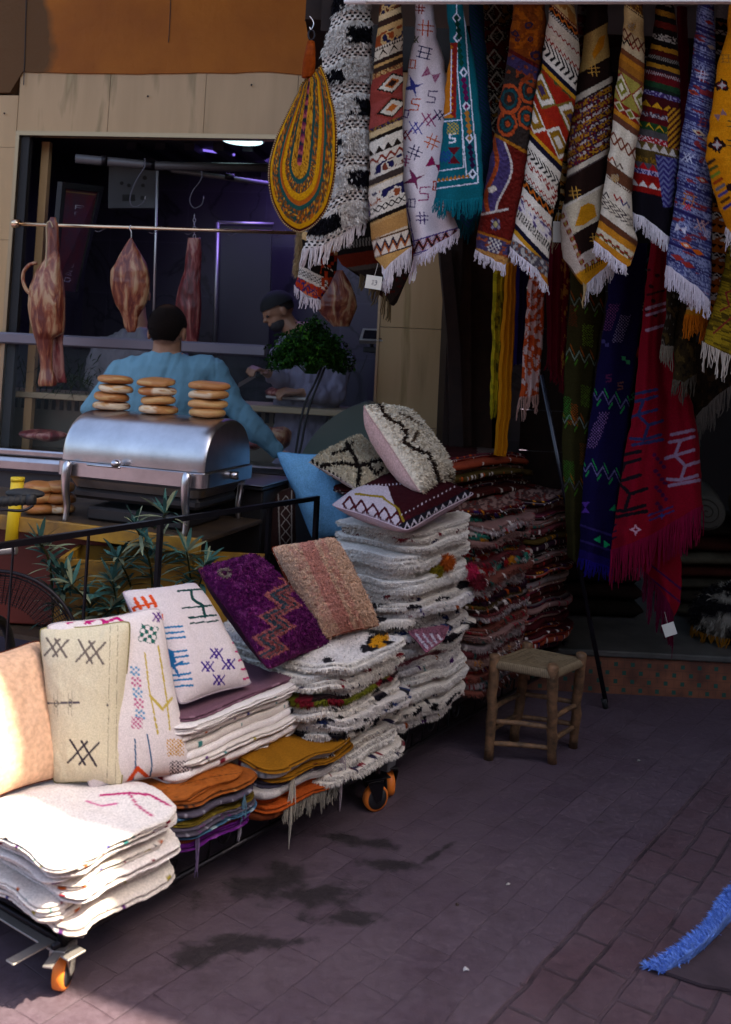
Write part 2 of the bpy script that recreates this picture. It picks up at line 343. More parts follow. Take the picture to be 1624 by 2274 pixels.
# ================= SETTING =================
def floor_material():
    m, t, b = nmat('paving'); N = t.nodes.new; L = t.links.new
    tc = N('ShaderNodeTexCoord'); mp = N('ShaderNodeMapping'); mp.inputs['Rotation'].default_value = (0, 0, -math.atan2(.8174, .576)); L(tc.outputs['Object'], mp.inputs[0])
    def brick(sc_, w_, h_, c1, c2, mo, ms):
        k = N('ShaderNodeTexBrick'); k.inputs['Scale'].default_value = sc_; k.inputs['Brick Width'].default_value = w_; k.inputs['Row Height'].default_value = h_
        k.inputs['Color1'].default_value = (*c1, 1); k.inputs['Color2'].default_value = (*c2, 1); k.inputs['Mortar'].default_value = (*mo, 1); k.inputs['Mortar Size'].default_value = ms; k.inputs['Mortar Smooth'].default_value = .4
        k.inputs['Bias'].default_value = 0
        L(mp2.outputs[0], k.inputs[0]); return k
    # wobble the joints a little
    nz = N('ShaderNodeTexNoise'); nz.inputs['Scale'].default_value = 5; L(tc.outputs['Object'], nz.inputs['Vector'])
    mp2 = N('ShaderNodeVectorMath'); mp2.operation = 'MULTIPLY_ADD'; mp2.inputs[1].default_value = (.025, .025, 0); L(nz.outputs['Color'], mp2.inputs[0]); L(mp.outputs[0], mp2.inputs[2])
    big = brick(1, .25, .125, (.080, .052, .072), (.116, .080, .104), (.054, .034, .048), .0022)
    sml = brick(1, .21, .105, (.080, .040, .050), (.108, .058, .068), (.016, .010, .011), .007)
    sx = N('ShaderNodeSeparateXYZ'); L(mp.outputs[0], sx.inputs[0])
    n0 = N('ShaderNodeTexNoise'); n0.inputs['Scale'].default_value = 1.7; n0.inputs['Detail'].default_value = 5; n0.inputs['Roughness'].default_value = .65; L(tc.outputs['Object'], n0.inputs['Vector'])
    def mth(op, a, c=None, d=None):
        k = N('ShaderNodeMath'); k.operation = op
        for i, q in enumerate((a, c, d)):
            if q is None: continue
            if isinstance(q, (int, float)): k.inputs[i].default_value = q
            else: L(q, k.inputs[i])
        return k.outputs[0]
    def mr(v, a, c, d, e):
        k = N('ShaderNodeMapRange'); k.interpolation_type = 'SMOOTHSTEP'
        for i, q in enumerate((a, c, d, e)): k.inputs[i+1].default_value = q
        L(v, k.inputs[0]); return k.outputs[0]
    def mix(f, a, c, bt='MIX'):
        k = N('ShaderNodeMix'); k.data_type = 'RGBA'; k.blend_type = bt
        if isinstance(f, (int, float)): k.inputs[0].default_value = f
        else: L(f, k.inputs[0])
        for i, q in ((6, a), (7, c)):
            if isinstance(q, tuple): k.inputs[i].default_value = (*q, 1)
            else: L(q, k.inputs[i])
        return k.outputs[2]
    y = sx.outputs[1]       # across the paving rows (row direction = along the cart)
    right = mr(y, FSTRIP0, FSTRIP0+.01, 0, 1)      # 1 = strip of large slabs
    base = mix(right, sml.outputs['Color'], big.outputs['Color']); base = mix(mr(nz.outputs['Fac'], .42, .60, .0, .75), base, mix(right, (.088, .048, .058), (.096, .068, .086)))
    # worn lighter / dirtier areas
    base = mix(mr(n0.outputs['Fac'], .35, .68, .0, .62), base, (.13, .092, .11))
    n4 = N('ShaderNodeTexNoise'); n4.inputs['Scale'].default_value = 5.5; n4.inputs['Detail'].default_value = 9; n4.inputs['Roughness'].default_value = .75; L(tc.outputs['Object'], n4.inputs['Vector'])
    base = mix(mr(n4.outputs['Fac'], .30, .52, .55, 0), base, (.040, .023, .028))
    n1 = N('ShaderNodeTexNoise'); n1.inputs['Scale'].default_value = 38; n1.inputs['Detail'].default_value = 6; n1.inputs['Roughness'].default_value = .7; L(tc.outputs['Object'], n1.inputs['Vector'])
    base = mix(mr(n1.outputs['Fac'], .3, .75, .5, 0), base, (.05, .030, .038))
    # wet or oily stains with shapes of their own
    geo = N('ShaderNodeSeparateXYZ'); L(tc.outputs['Object'], geo.inputs[0])
    n2 = N('ShaderNodeTexNoise'); n2.inputs['Scale'].default_value = 9; n2.inputs['Detail'].default_value = 10; n2.inputs['Roughness'].default_value = .62; L(tc.outputs['Object'], n2.inputs['Vector'])
    tot = None
    for (cx, cy, rx, ry, ang) in STAINS:
        dx = mth('SUBTRACT', geo.outputs[0], cx); dy = mth('SUBTRACT', geo.outputs[1], cy)
        u = mth('ADD', mth('MULTIPLY', dx, math.cos(ang)/rx), mth('MULTIPLY', dy, math.sin(ang)/rx)); v = mth('ADD', mth('MULTIPLY', dx, -math.sin(ang)/ry), mth('MULTIPLY', dy, math.cos(ang)/ry))
        r = mth('SQRT', mth('ADD', mth('MULTIPLY', u, u), mth('MULTIPLY', v, v)))
        q = mr(mth('ADD', r, mth('MULTIPLY', mth('SUBTRACT', n2.outputs['Fac'], .5), 4.2)), .35, 1.15, 1, 0)
        tot = q if tot is None else mth('MAXIMUM', tot, q)
    base = mix(mth('MULTIPLY', tot, .85), base, (.018, .014, .015))
    L(base, b.inputs['Base Color'])
    L(mr(n1.outputs['Fac'], .3, .7, .5, .8), b.inputs['Roughness']); b.inputs['Specular IOR Level'].default_value = .35
    hsum = mth('ADD', mth('MULTIPLY', mix(right, sml.outputs['Fac'], big.outputs['Fac']), -1.), mth('MULTIPLY', n1.outputs['Fac'], .5))
    bp = N('ShaderNodeBump'); bp.inputs['Strength'].default_value = .6; bp.inputs['Distance'].default_value = .006; L(hsum, bp.inputs['Height']); L(bp.outputs[0], b.inputs['Normal'])
    return m
def rotf(p):   # paving frame of a floor point
    a = -math.atan2(.8174, .576); return (p[0]*math.cos(a)-p[1]*math.sin(a), p[0]*math.sin(a)+p[1]*math.cos(a))
FSTRIP0 = (rotf(Zp(1116, 2215, 0))[1]+rotf(Zp(1466, 1865, 0))[1])/2
STAINS = []
for (px, py, rx, ry, an) in [(770, 1862, .22, .05, -.2), (865, 1920, .14, .05, 0), (700, 1985, .22, .10, .3), (600, 1960, .25, .1, .5), (770, 2040, .16, .05, .2), (560, 2090, .20, .035, .1), (1335, 1825, .05, .025, 0), (980, 1890, .16, .02, .9), (480, 2110, .2, .06, .5)]:
    q = Zp(px, py, 0); STAINS.append((float(q[0]), float(q[1]), rx*.82, ry*.8, an))
def sheet(name, pts, z, mat, n=1):
    return mesh(name, [(x, y, z) for x, y in pts], [tuple(range(len(pts)))], mat, None, None, False, (0, 0, 0))
g = sheet('ground', [(-40, -40), (40, -40), (40, 40), (-40, 40)], 0, floor_material()); tag(g, kind='structure', label='reddish purple paving of worn slabs and small bricks')
# ---- facade of the butcher's shop ----
def marble_mat():
    m, t, b = nmat('marble_cladding'); N = t.nodes.new; L = t.links.new
    tc = N('ShaderNodeTexCoord'); mp = N('ShaderNodeMapping'); mp.inputs['Scale'].default_value = (3.2, 3.2, .35); L(tc.outputs['Object'], mp.inputs[0])
    n = N('ShaderNodeTexNoise'); n.inputs['Scale'].default_value = 2.1; n.inputs['Detail'].default_value = 5; n.inputs['Distortion'].default_value = .3; L(mp.outputs[0], n.inputs[0])
    r = N('ShaderNodeValToRGB'); e = r.color_ramp.elements; e[0].position = .27; e[0].color = (.26, .165, .06, 1); e[1].position = .39; e[1].color = (.38, .235, .10, 1)
    k = e.new(.60); k.color = (.44, .275, .125, 1); k = e.new(.66); k.color = (.27, .17, .06, 1); k = e.new(.70); k.color = (.36, .245, .10, 1)
    L(n.outputs['Fac'], r.inputs[0]); L(r.outputs[0], b.inputs['Base Color']); b.inputs['Roughness'].default_value = .35
    return m
m_marble = marble_mat()
def plaster_mat():
    m, t, b = nmat('orange_plaster'); N = t.nodes.new; L = t.links.new
    tc = N('ShaderNodeTexCoord'); n = N('ShaderNodeTexNoise'); n.inputs['Scale'].default_value = 1.6; n.inputs['Detail'].default_value = 6; L(tc.outputs['Object'], n.inputs['Vector'])
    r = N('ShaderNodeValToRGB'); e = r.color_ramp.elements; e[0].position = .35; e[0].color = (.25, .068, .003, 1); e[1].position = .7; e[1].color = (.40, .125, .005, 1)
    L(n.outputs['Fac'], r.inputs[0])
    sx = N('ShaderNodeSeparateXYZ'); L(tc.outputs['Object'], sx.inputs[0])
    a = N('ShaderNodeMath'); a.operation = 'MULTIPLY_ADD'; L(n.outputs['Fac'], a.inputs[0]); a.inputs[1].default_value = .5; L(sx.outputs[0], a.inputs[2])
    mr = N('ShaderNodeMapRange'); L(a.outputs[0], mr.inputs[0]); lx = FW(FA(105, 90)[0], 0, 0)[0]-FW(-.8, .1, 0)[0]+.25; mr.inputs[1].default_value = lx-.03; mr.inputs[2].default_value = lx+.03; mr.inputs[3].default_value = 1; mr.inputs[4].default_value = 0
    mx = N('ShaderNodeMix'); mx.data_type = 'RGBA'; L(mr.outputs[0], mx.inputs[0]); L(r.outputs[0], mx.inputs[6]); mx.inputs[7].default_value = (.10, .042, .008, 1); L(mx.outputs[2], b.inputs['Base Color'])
    b.inputs['Roughness'].default_value = .85; bump(t, b, 14, .4, .02, 6); return m
m_steel = mplain('brushed_steel', (.62, .60, .62), .28, 1., 60, .06, var=.25, vscale=5)
m_alu = mplain('satin_aluminium', (.55, .53, .52), .42, .85, 30, .05)
m_dark = mplain('dark_metal', (.012, .010, .014), .4, .6, 90, .2)
m_black = mplain('black_rubber', (.012, .012, .013), .7)
aL, zT = FA(38, 294); aL = FA(22, 500)[0]; aC0 = FA(842, 760)[0]; aC1 = FA(998, 760)[0]; zB = FA(30, 158)[1]; zB2 = FA(680, 158)[1]; zB = (zB+zB2)/2
zT = (zT+FA(600, 299)[1])/2; TH = .16
wl = FW(0, 0, 0)
butch = thing('butcher_shop', FW(-.8, .1, 0), 'butcher shop front with marble cladding, orange plaster above and a dark purple lit room', 'shop')
def fbox(B, a0, a1, o0, o1, z0, z1, c=None, bev=0):
    B.box(FW(a0, o0, z0), (FW(a1, o0, z0)-FW(a0, o0, z0)), (FW(a0, o1, z0)-FW(a0, o0, z0)), (0, 0, z1-z0), c, bev)
# plaster wall with a rough lower edge over the cladding
B = MB(); n = 60; a0, a1 = -4.5, FA(745, 90)[0]
TB_ = MB(); fbox(TB_, a1+.002, aC1+1.2, -.02, TH, zB+.004, 4.6); TB_.make('dark_gap_panel', mplain('dark_gap_black', (.010, .006, .005), .7, 0, 30, .4), butch); us = np.linspace(0, 1, n); aa = a0+(a1-a0)*us; zz = zB-.012+.03*(fb(aa*3, 0*aa, 4)-.5)-np.where(aa < aL, .13, 0)  # near-black panel put in to make the gap behind the rugs dark
v = []; 
for a, z in zip(aa, zz): v += [FW(a, -.012, z), FW(a, -.012, 4.6), FW(a, TH, z)]
f = []
for i in range(n-1): f += [(3*i, 3*i+3, 3*i+4, 3*i+1), (3*i, 3*i+2, 3*i+5, 3*i+3)]
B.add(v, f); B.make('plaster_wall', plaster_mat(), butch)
for (x_, y0_, y1_, r_) in ((378, -40, 96, .0022), (57, -40, 190, .003)): B = MB(); B.tube(catmull([FW(FA(x_, y0_)[0], -.015, FA(x_, y0_)[1]+.3), FW(FA(x_+2, (y0_+y1_)/2)[0], -.015, FA(x_, (y0_+y1_)/2)[1]), FW(FA(x_-2, y1_)[0], -.015, FA(x_, y1_)[1])], 5), r_, 5); B.make('cable_or_crack_line', m_black, butch)  # crack lines of the plaster, built as thin dark tubes
for (x_, y_) in ((680, 47), (330, 215), (12, 253), (560, 190)): B = MB(); B.ball(FW(FA(x_, y_)[0], -.014, FA(x_, y_)[1]), (.006, .006, .006), n=8); B.make('nail', m_dark, butch)
# marble slabs, each laid with a fine dark joint
B = MB()
xs = [aL]; 
for px in (252, 368, 455, 558, 660, 762, 862): xs.append(FA(px, 230)[0])
xs[-1] = aC1
xs = [aL, FA(242, 230)[0], FA(455, 230)[0], FA(660, 230)[0], FA(850, 230)[0], aC1]
for i in range(len(xs)-1): fbox(B, xs[i]+.0015, xs[i+1]-.0015, 0, TH, zT, zB)
B.make('marble_lintel', m_marble, butch)
B = MB()
for i in range(6):
    z0 = i*.55; z1 = min(z0+.548, zB-.15)
    for (p, q) in ((aL-.62, aL-.003), (aL-1.24, aL-.623), (aL-3.4, aL-1.243)): fbox(B, p, q, .001, TH, z0, z1)
B.make('marble_pier', m_marble, butch)
B = MB(); zj = FA(900, 728)[1]; zj2 = FA(900, 948)[1]
for z0, z1 in ((0, .4), (.403, zj2-.002), (zj2+.001, zj-.002), (zj+.001, zT-.002)): fbox(B, aC0, aC1, 0, TH+.02, z0, z1)
B.make('marble_pier', m_marble, butch)
B = MB()   # metal edge profile round the opening
fbox(B, aL, aL+.022, -.006, .03, .9, zT-.022); fbox(B, aL, aC0, -.006, .03, zT-.021, zT+.004); fbox(B, aC0-.014, aC0-.001, -.006, .03, .9, zT-.022)
B.make('opening_trim', mplain('warm_steel', (.36, .26, .16), .4, .9), butch)
# interior
def tilewall():
    m, t, b = nmat('dark_marble_tiles'); N = t.nodes.new; L = t.links.new
    tc = N('ShaderNodeTexCoord'); mp = N('ShaderNodeMapping'); mp.inputs['Rotation'].default_value = (math.radians(90), 0, 0); L(tc.outputs['Object'], mp.inputs[0])
    k = N('ShaderNodeTexBrick'); k.inputs['Scale'].default_value = 1; k.inputs['Brick Width'].default_value = .6; k.inputs['Row Height'].default_value = .4; k.offset = 0
    k.inputs['Mortar Size'].default_value = .004; k.inputs['Color1'].default_value = (.05, .049, .055, 1); k.inputs['Color2'].default_value = (.04, .039, .045, 1); k.inputs['Mortar'].default_value = (.06, .06, .07, 1)
    L(mp.outputs[0], k.inputs[0])
    n = N('ShaderNodeTexNoise'); n.inputs['Scale'].default_value = 1.6; n.inputs['Detail'].default_value = 8; n.inputs['Distortion'].default_value = 1.8; L(tc.outputs['Object'], n.inputs['Vector'])
    r = N('ShaderNodeValToRGB'); e = r.color_ramp.elements; e[0].position = .47; e[0].color = (1, 1, 1, 1); e[1].position = .53; e[1].color = (1, 1, 1, 1); q = e.new(.5); q.color = (.15, .15, .18, 1)
    L(n.outputs['Fac'], r.inputs[0]); mx = N('ShaderNodeMix'); mx.data_type = 'RGBA'; mx.blend_type = 'MULTIPLY'; mx.inputs[0].default_value = .8; L(k.outputs['Color'], mx.inputs[6]); L(r.outputs[0], mx.inputs[7])
    L(mx.outputs[2], b.inputs['Base Color']); b.inputs['Roughness'].default_value = .3; return m
mt = tilewall()
m_ceil = mplain('dark_ceiling', (.03, .028, .035), .8); DI = 1.75; ZF = 0.0; ZC = zT+.12
B = MB(); fbox(B, aL-.35, aC1+.4, DI, DI+.1, 0, ZC); B.make('back_wall', mt, butch)
B = MB(); fbox(B, aL-.36, aL-.33, TH+.002, DI, 0, ZC); B.make('side_wall', mt, butch)
B = MB(); fbox(B, aC1+.3, aC1+.4, TH+.022, DI, 0, ZC); B.make('side_wall', mt, butch)
B = MB(); fbox(B, aL-.35, aC1+.4, TH+.002, DI+.1, ZC, ZC+.08); B.make('ceiling', m_ceil, butch)
# ribbed dark ceiling panels and ducts seen at the back
B = MB()
for i in range(9): fbox(B, aL+.35+i*.2, aL+.42+i*.2, .8, DI-.01, ZC-.05, ZC-.002)
B.make('ceiling_beam', mplain('ceiling_beam', (.02, .015, .03), .6), butch)
p = Fc(540, 308, .75); B = MB(); zl = ZC-.02
ctr = P(540, 309, 5.47+.75); rad = .125
# recessed round lamp, hung just under the ceiling
B = MB(); B.tube([(ctr[0], ctr[1], ctr[2]-.012), (ctr[0], ctr[1], ctr[2]+.012)], rad+.012, 40); 
lamp = thing('ceiling_lamp', (ctr[0], ctr[1], ctr[2]+.02), 'round white disc lamp shining under the butcher shop ceiling', 'lamp')
B.make('lamp_rim', m_alu, lamp)
me_, te_, be_ = nmat('lamp_glow'); be_.inputs['Base Color'].default_value = (.8, .9, .9, 1); be_.inputs['Emission Color'].default_value = (.62, .95, 1, 1); be_.inputs['Emission Strength'].default_value = .55
B = MB(); B.tube([(ctr[0], ctr[1], ctr[2]-.016), (ctr[0], ctr[1], ctr[2]-.0125)], rad, 40); B.make('lamp_diffuser', me_, lamp)
B = MB(); B.tube([(ctr[0], ctr[1], ctr[2]+.012), (ctr[0], ctr[1], ZC-.001)], .02, 10); B.make('lamp_stem', m_alu, lamp)
def area(name, loc, size, e, colr, aim):
    l = bpy.data.lights.new(name, 'AREA'); l.energy = e; l.color = colr; l.size = size; o = bpy.data.objects.new(name, l); o.location = [float(x) for x in loc]
    o.rotation_euler = (-(Vector(aim))).to_track_quat('Z', 'Y').to_euler(); col.objects.link(o); return o
# violet LED tubes of the shop (one shows under the ceiling)
mv, tv, bv = nmat('violet_tube_glow'); bv.inputs['Base Color'].default_value = (.3, .25, .8, 1); bv.inputs['Emission Color'].default_value = (.30, .20, 1, 1); bv.inputs['Emission Strength'].default_value = .25
for (x0, y0, x1, y1, dd) in ((442, 332, 522, 344, 6.65),):
    tt = thing('tube_lamp', P(x0, y0-6, dd), 'violet LED tube fixed under the dark butcher shop ceiling', 'lamp')
    B = MB(); B.tube([P(x0, y0, dd), P(x1, y1, dd)], .008, 10); B.make('tube', mv, tt)
    B = MB(); B.tube([P(x0, y0-7, dd+.01), P(x1, y1-7, dd+.01)], .011, 8); B.make('fitting', m_dark, tt)
q = FW((aL+aC0)/2+.25, .95, ZC-.08); area('violet_light', q, .6, 2.2, (.34, .22, 1), (0.15, .3, -1))
# steel frame piece and side window jamb inside (black gasket + pale jamb at the left)
B = MB(); fbox(B, aL+.024, aL+.075, .02, .06, .9, zT-.022); B.make('window_gasket', m_black, butch)
B = MB(); fbox(B, aL+.077, aL+.125, TH+.01, TH+.05, .9, zT-.022); B.make('inner_jamb', m_marble, butch)
# ---- rug shop : timber front, dark room, raised marble floor with a tiled riser ----
rug = thing('rug_shop', (1.6, 5.4, 0), 'dark open fronted rug shop with timber posts and a raised step', 'shop')
m_wood = mplain('dark_timber', (.022, .010, .006), .6, 0, 40, .4, c2=(.010, .004, .003), vscale=6, spec=.2)
m_wood2 = mplain('red_timber', (.045, .018, .009), .6, 0, 40, .4, c2=(.020, .008, .005), vscale=6, spec=.2)
def slab_px(B, pts, d, th):     # upright board traced by its four corners, real thickness
    a = [P(x, y, d) for x, y in pts]; k = np.array([0, th, 0]); v = a+[q+k for q in a]; n = len(a)
    B.add(v, [tuple(range(n))[::-1], tuple(range(n, 2*n))]+[(i, (i+1) % n, (i+1) % n+n, i+n) for i in range(n)])
B = MB(); slab_px(B, [(975, 545), (1002, 550), (1022, 760), (1030, 1010), (998, 1010), (995, 760)], 4.95, .09); B.make('timber_post', m_wood, rug)
B = MB(); slab_px(B, [(1002, 540), (1046, 540), (1048, 1080), (1016, 1080)], 5.08, .1); B.make('timber_post', m_wood2, rug)
B = MB(); slab_px(B, [(1046, 300), (1098, 300), (1092, 1100), (1040, 1100)], 5.2, .1); B.make('timber_post', m_wood2, rug)
XS0, XS1 = .50, 4.2
B = MB()
for i in range(14): B.box((XS0, 5.62+.0, .19+i*.235), (XS1-XS0, 0, 0), (0, .03, 0), (0, 0, .229))
B2 = MB(); B2.box((.42, 5.0, .0), (.06, 0, 0), (0, 2.4, 0), (0, 0, 3.6)); B2.make('side_wall', m_wood, rug)
B2 = MB(); B2.box((XS1, 5.0, .0), (.08, 0, 0), (0, 3.4, 0), (0, 0, 3.6)); B2.make('side_wall', m_wood, rug)
B = MB()
for i in range(15): B.box((XS0, 5.75, .19+i*.235), (1.02, 0, 0), (0, .03, 0), (0, 0, .229))
B.make('plank_wall', m_wood, rug)
B = MB(); B.box((1.4, 8.2, 0), (3, 0, 0), (0, .1, 0), (0, 0, 3.6)); B.make('back_wall', mplain('shop_dark_wall', (.03, .022, .02), .9), rug)
B = MB(); B.box((XS0, 5.0, 3.35), (XS1-XS0, 0, 0), (0, 3.3, 0), (0, 0, .1)); B.make('ceiling', m_wood, rug)
STZ = .215
def riser_mat():
    m, t, b = nmat('tiled_riser'); N = t.nodes.new; L = t.links.new
    tc = N('ShaderNodeTexCoord'); sx = N('ShaderNodeSeparateXYZ'); L(tc.outputs['Object'], sx.inputs[0])
    def mth(op, a, c=None):
        k = N('ShaderNodeMath'); k.operation = op
        for i, q in enumerate((a, c)):
            if q is None: continue
            if isinstance(q, (int, float)): k.inputs[i].default_value = q
            else: L(q, k.inputs[i])
        return k.outputs[0]
    # small green squares staggered on terracotta tiles
    row = mth('FLOOR', mth('MULTIPLY', sx.outputs[2], 1/.042)); xx = mth('ADD', mth('MULTIPLY', sx.outputs[0], 1/.084), mth('MULTIPLY', row, .5))
    fx = mth('ABSOLUTE', mth('SUBTRACT', mth('FRACT', xx), .5)); fz = mth('ABSOLUTE', mth('SUBTRACT', mth('FRACT', mth('MULTIPLY', sx.outputs[2], 1/.042)), .5))
    k = mth('MULTIPLY', mth('LESS_THAN', fx, .12), mth('LESS_THAN', fz, .25))
    j = mth('MAXIMUM', mth('GREATER_THAN', fx, .488), mth('GREATER_THAN', fz, .47))
    n = N('ShaderNodeTexNoise'); n.inputs['Scale'].default_value = 9; n.inputs['Detail'].default_value = 5; L(tc.outputs['Object'], n.inputs['Vector'])
    r = N('ShaderNodeValToRGB'); r.color_ramp.elements[0].position = .35; r.color_ramp.elements[0].color = (.10, .035, .02, 1); r.color_ramp.elements[1].position = .65; r.color_ramp.elements[1].color = (.24, .085, .04, 1); L(n.outputs['Fac'], r.inputs[0])
    m1 = N('ShaderNodeMix'); m1.data_type = 'RGBA'; L(k, m1.inputs[0]); L(r.outputs[0], m1.inputs[6]); m1.inputs[7].default_value = (.01, .07, .05, 1)
    m2 = N('ShaderNodeMix'); m2.data_type = 'RGBA'; L(mth('MULTIPLY', j, .5), m2.inputs[0]); L(m1.outputs[2], m2.inputs[6]); m2.inputs[7].default_value = (.04, .025, .02, 1)
    L(m2.outputs[2], b.inputs['Base Color']); b.inputs['Roughness'].default_value = .55; return m
YS = 5.06
B = MB(); B.box((XS0, YS, 0), (XS1-XS0, 0, 0), (0, .04, 0), (0, 0, STZ-.032)); B.make('tiled_riser', riser_mat(), rug, origin=(0, 0, 0))
B = MB(); B.box((XS0, YS-.02, STZ-.03), (XS1-XS0, 0, 0), (0, 3.2, 0), (0, 0, .03), bev=.006); B.make('marble_step', mplain('grey_marble', (.10, .095, .085), .5, c2=(.05, .048, .042), vscale=5), rug)
B = MB(); v = [P(1358, -20, 5.5), P(1388, -20, 5.5), P(1388, 102, 5.5), P(1362, 102, 5.5)]; B.box(v[3], v[2]-v[3], (0, .1, 0), (0, 0, .5)); B.make('ceiling_bracket', mplain('pale_panel', (.30, .36, .40), .5), rug)
# ---- unseen roof, added and placed to shade all but the near corner ----
ed = np.array([.937, -.348]); Zr = 4.8; p0 = np.array([-.49, 2.56])-np.array([.348, .937])*.02+np.array([SUN.x, SUN.y])/SUN.z*Zr; nb = np.array([.348, .937])
c_ = [p0-ed*6.2, p0+ed*14, p0+ed*14+nb*9, p0-ed*6.2+nb*9]
B = MB(); v = [(x, y, Zr) for x, y in c_]+[(x, y, Zr+.12) for x, y in c_]
B.add(v, [(0, 3, 2, 1), (4, 5, 6, 7), (0, 1, 5, 4), (1, 2, 6, 5), (2, 3, 7, 6), (3, 0, 4, 7)])
roof = B.make('added_shade_roof', mplain('shade_roof_boards', (.10, .065, .05), .8)); tag(roof, 'flat boarded roof spanning the lane above the shops', 'roof')
# awning box and rail that carries the rugs
aw = thing('awning', P(1200, 0, 3.75), 'white awning cassette running above the hanging rugs', 'awning')
B = MB(); a = P(800, -4, 3.72); b_ = P(1660, -9, 3.72)
def barz(B, a, b, h, t): B.box(a, b-a, (0, t, 0), (0, 0, h))
barz(B, P(795, 3, 3.6), P(1700, 3, 3.6), .12, .03); 
B.make('cassette', mplain('white_painted_metal', (.75, .72, .68), .45), aw)
B = MB(); B.tube([P(770, 3, 3.59), P(812, 1, 3.59)], [.012, .014], 14); B.tube([P(764, 4, 3.59), P(772, 3, 3.59)], [.006, .010], 12); B.make('end_cap', mplain('white_plastic', (.72, .72, .72), .4), aw)
br = thing('timber_bracket', P(700, -30, 4.05), 'dark timber bracket jutting out beside the orange wall', 'bracket')
B = MB(); B.box(P(678, 42, 4.1), (.10, 0, 0), (0, .9, 0), (0, 0, .16)); B.make('beam', m_wood, br)
B = MB(); B.box(P(712, 68, 4.0), (.18, 0, 0), (0, .05, 0), (0, 0, .2)); B.make('beam', m_wood, br)

B = MB(); q0 = P(795, 4, 3.62); q1 = P(1700, 4, 3.62); zz_ = float((q0+q1)[2])/2+.13
B.box((float(q0[0]), 3.72, zz_), (float(q1[0]-q0[0])+.6, 0, 0), (0, 1.4, .25), (0, 0, .01)); B.make('awning_cloth', mplain('awning_cloth', (.22, .20, .18), .9), aw)
rb = thing('added_side_blocker', (5.2, -1, 0), 'tall brown building closing the lane on the right', 'building')  # out of view, added to cut skylight coming from the right
B = MB(); B.box((4.9, -4.9, 0), (.5, 0, 0), (0, 9.6, 0), (0, 0, 5.6)); B.make('wall', mplain('brown_wall', (.16, .08, .05), .9, 0, 6, .4, var=.3, vscale=2), rb)
B = MB(); B.box((4.87, -3, 0), (.029, 0, 0), (0, 1.6, 0), (0, 0, 2.3), bev=.01); B.make('shutter', mplain('brown_shutter', (.10, .05, .03), .7), rb)
ob = thing('added_sky_blocker', (0, -5, 0), 'plain ochre building across the lane', 'building')  # walls behind the camera, added to hide the low sky
B = MB(); B.box((-1.5, -5.4, 0), (16, 0, 0), (0, .4, 0), (0, 0, 4.8)); B.box((-14, -5.4, 0), (12.4, 0, 0), (0, .4, 0), (0, 0, 3.4)); B.make('wall', mplain('ochre_wall', (.30, .17, .09), .9, 0, 6, .4, var=.3, vscale=2), ob)
for i in range(5):
    B = MB(); B.box((-9+i*4, -4.998, 0), (1.6, 0, 0), (0, .03, 0), (0, 0, 2.3), bev=.01); B.make('shutter', mplain('brown_shutter', (.10, .05, .03), .7), ob)
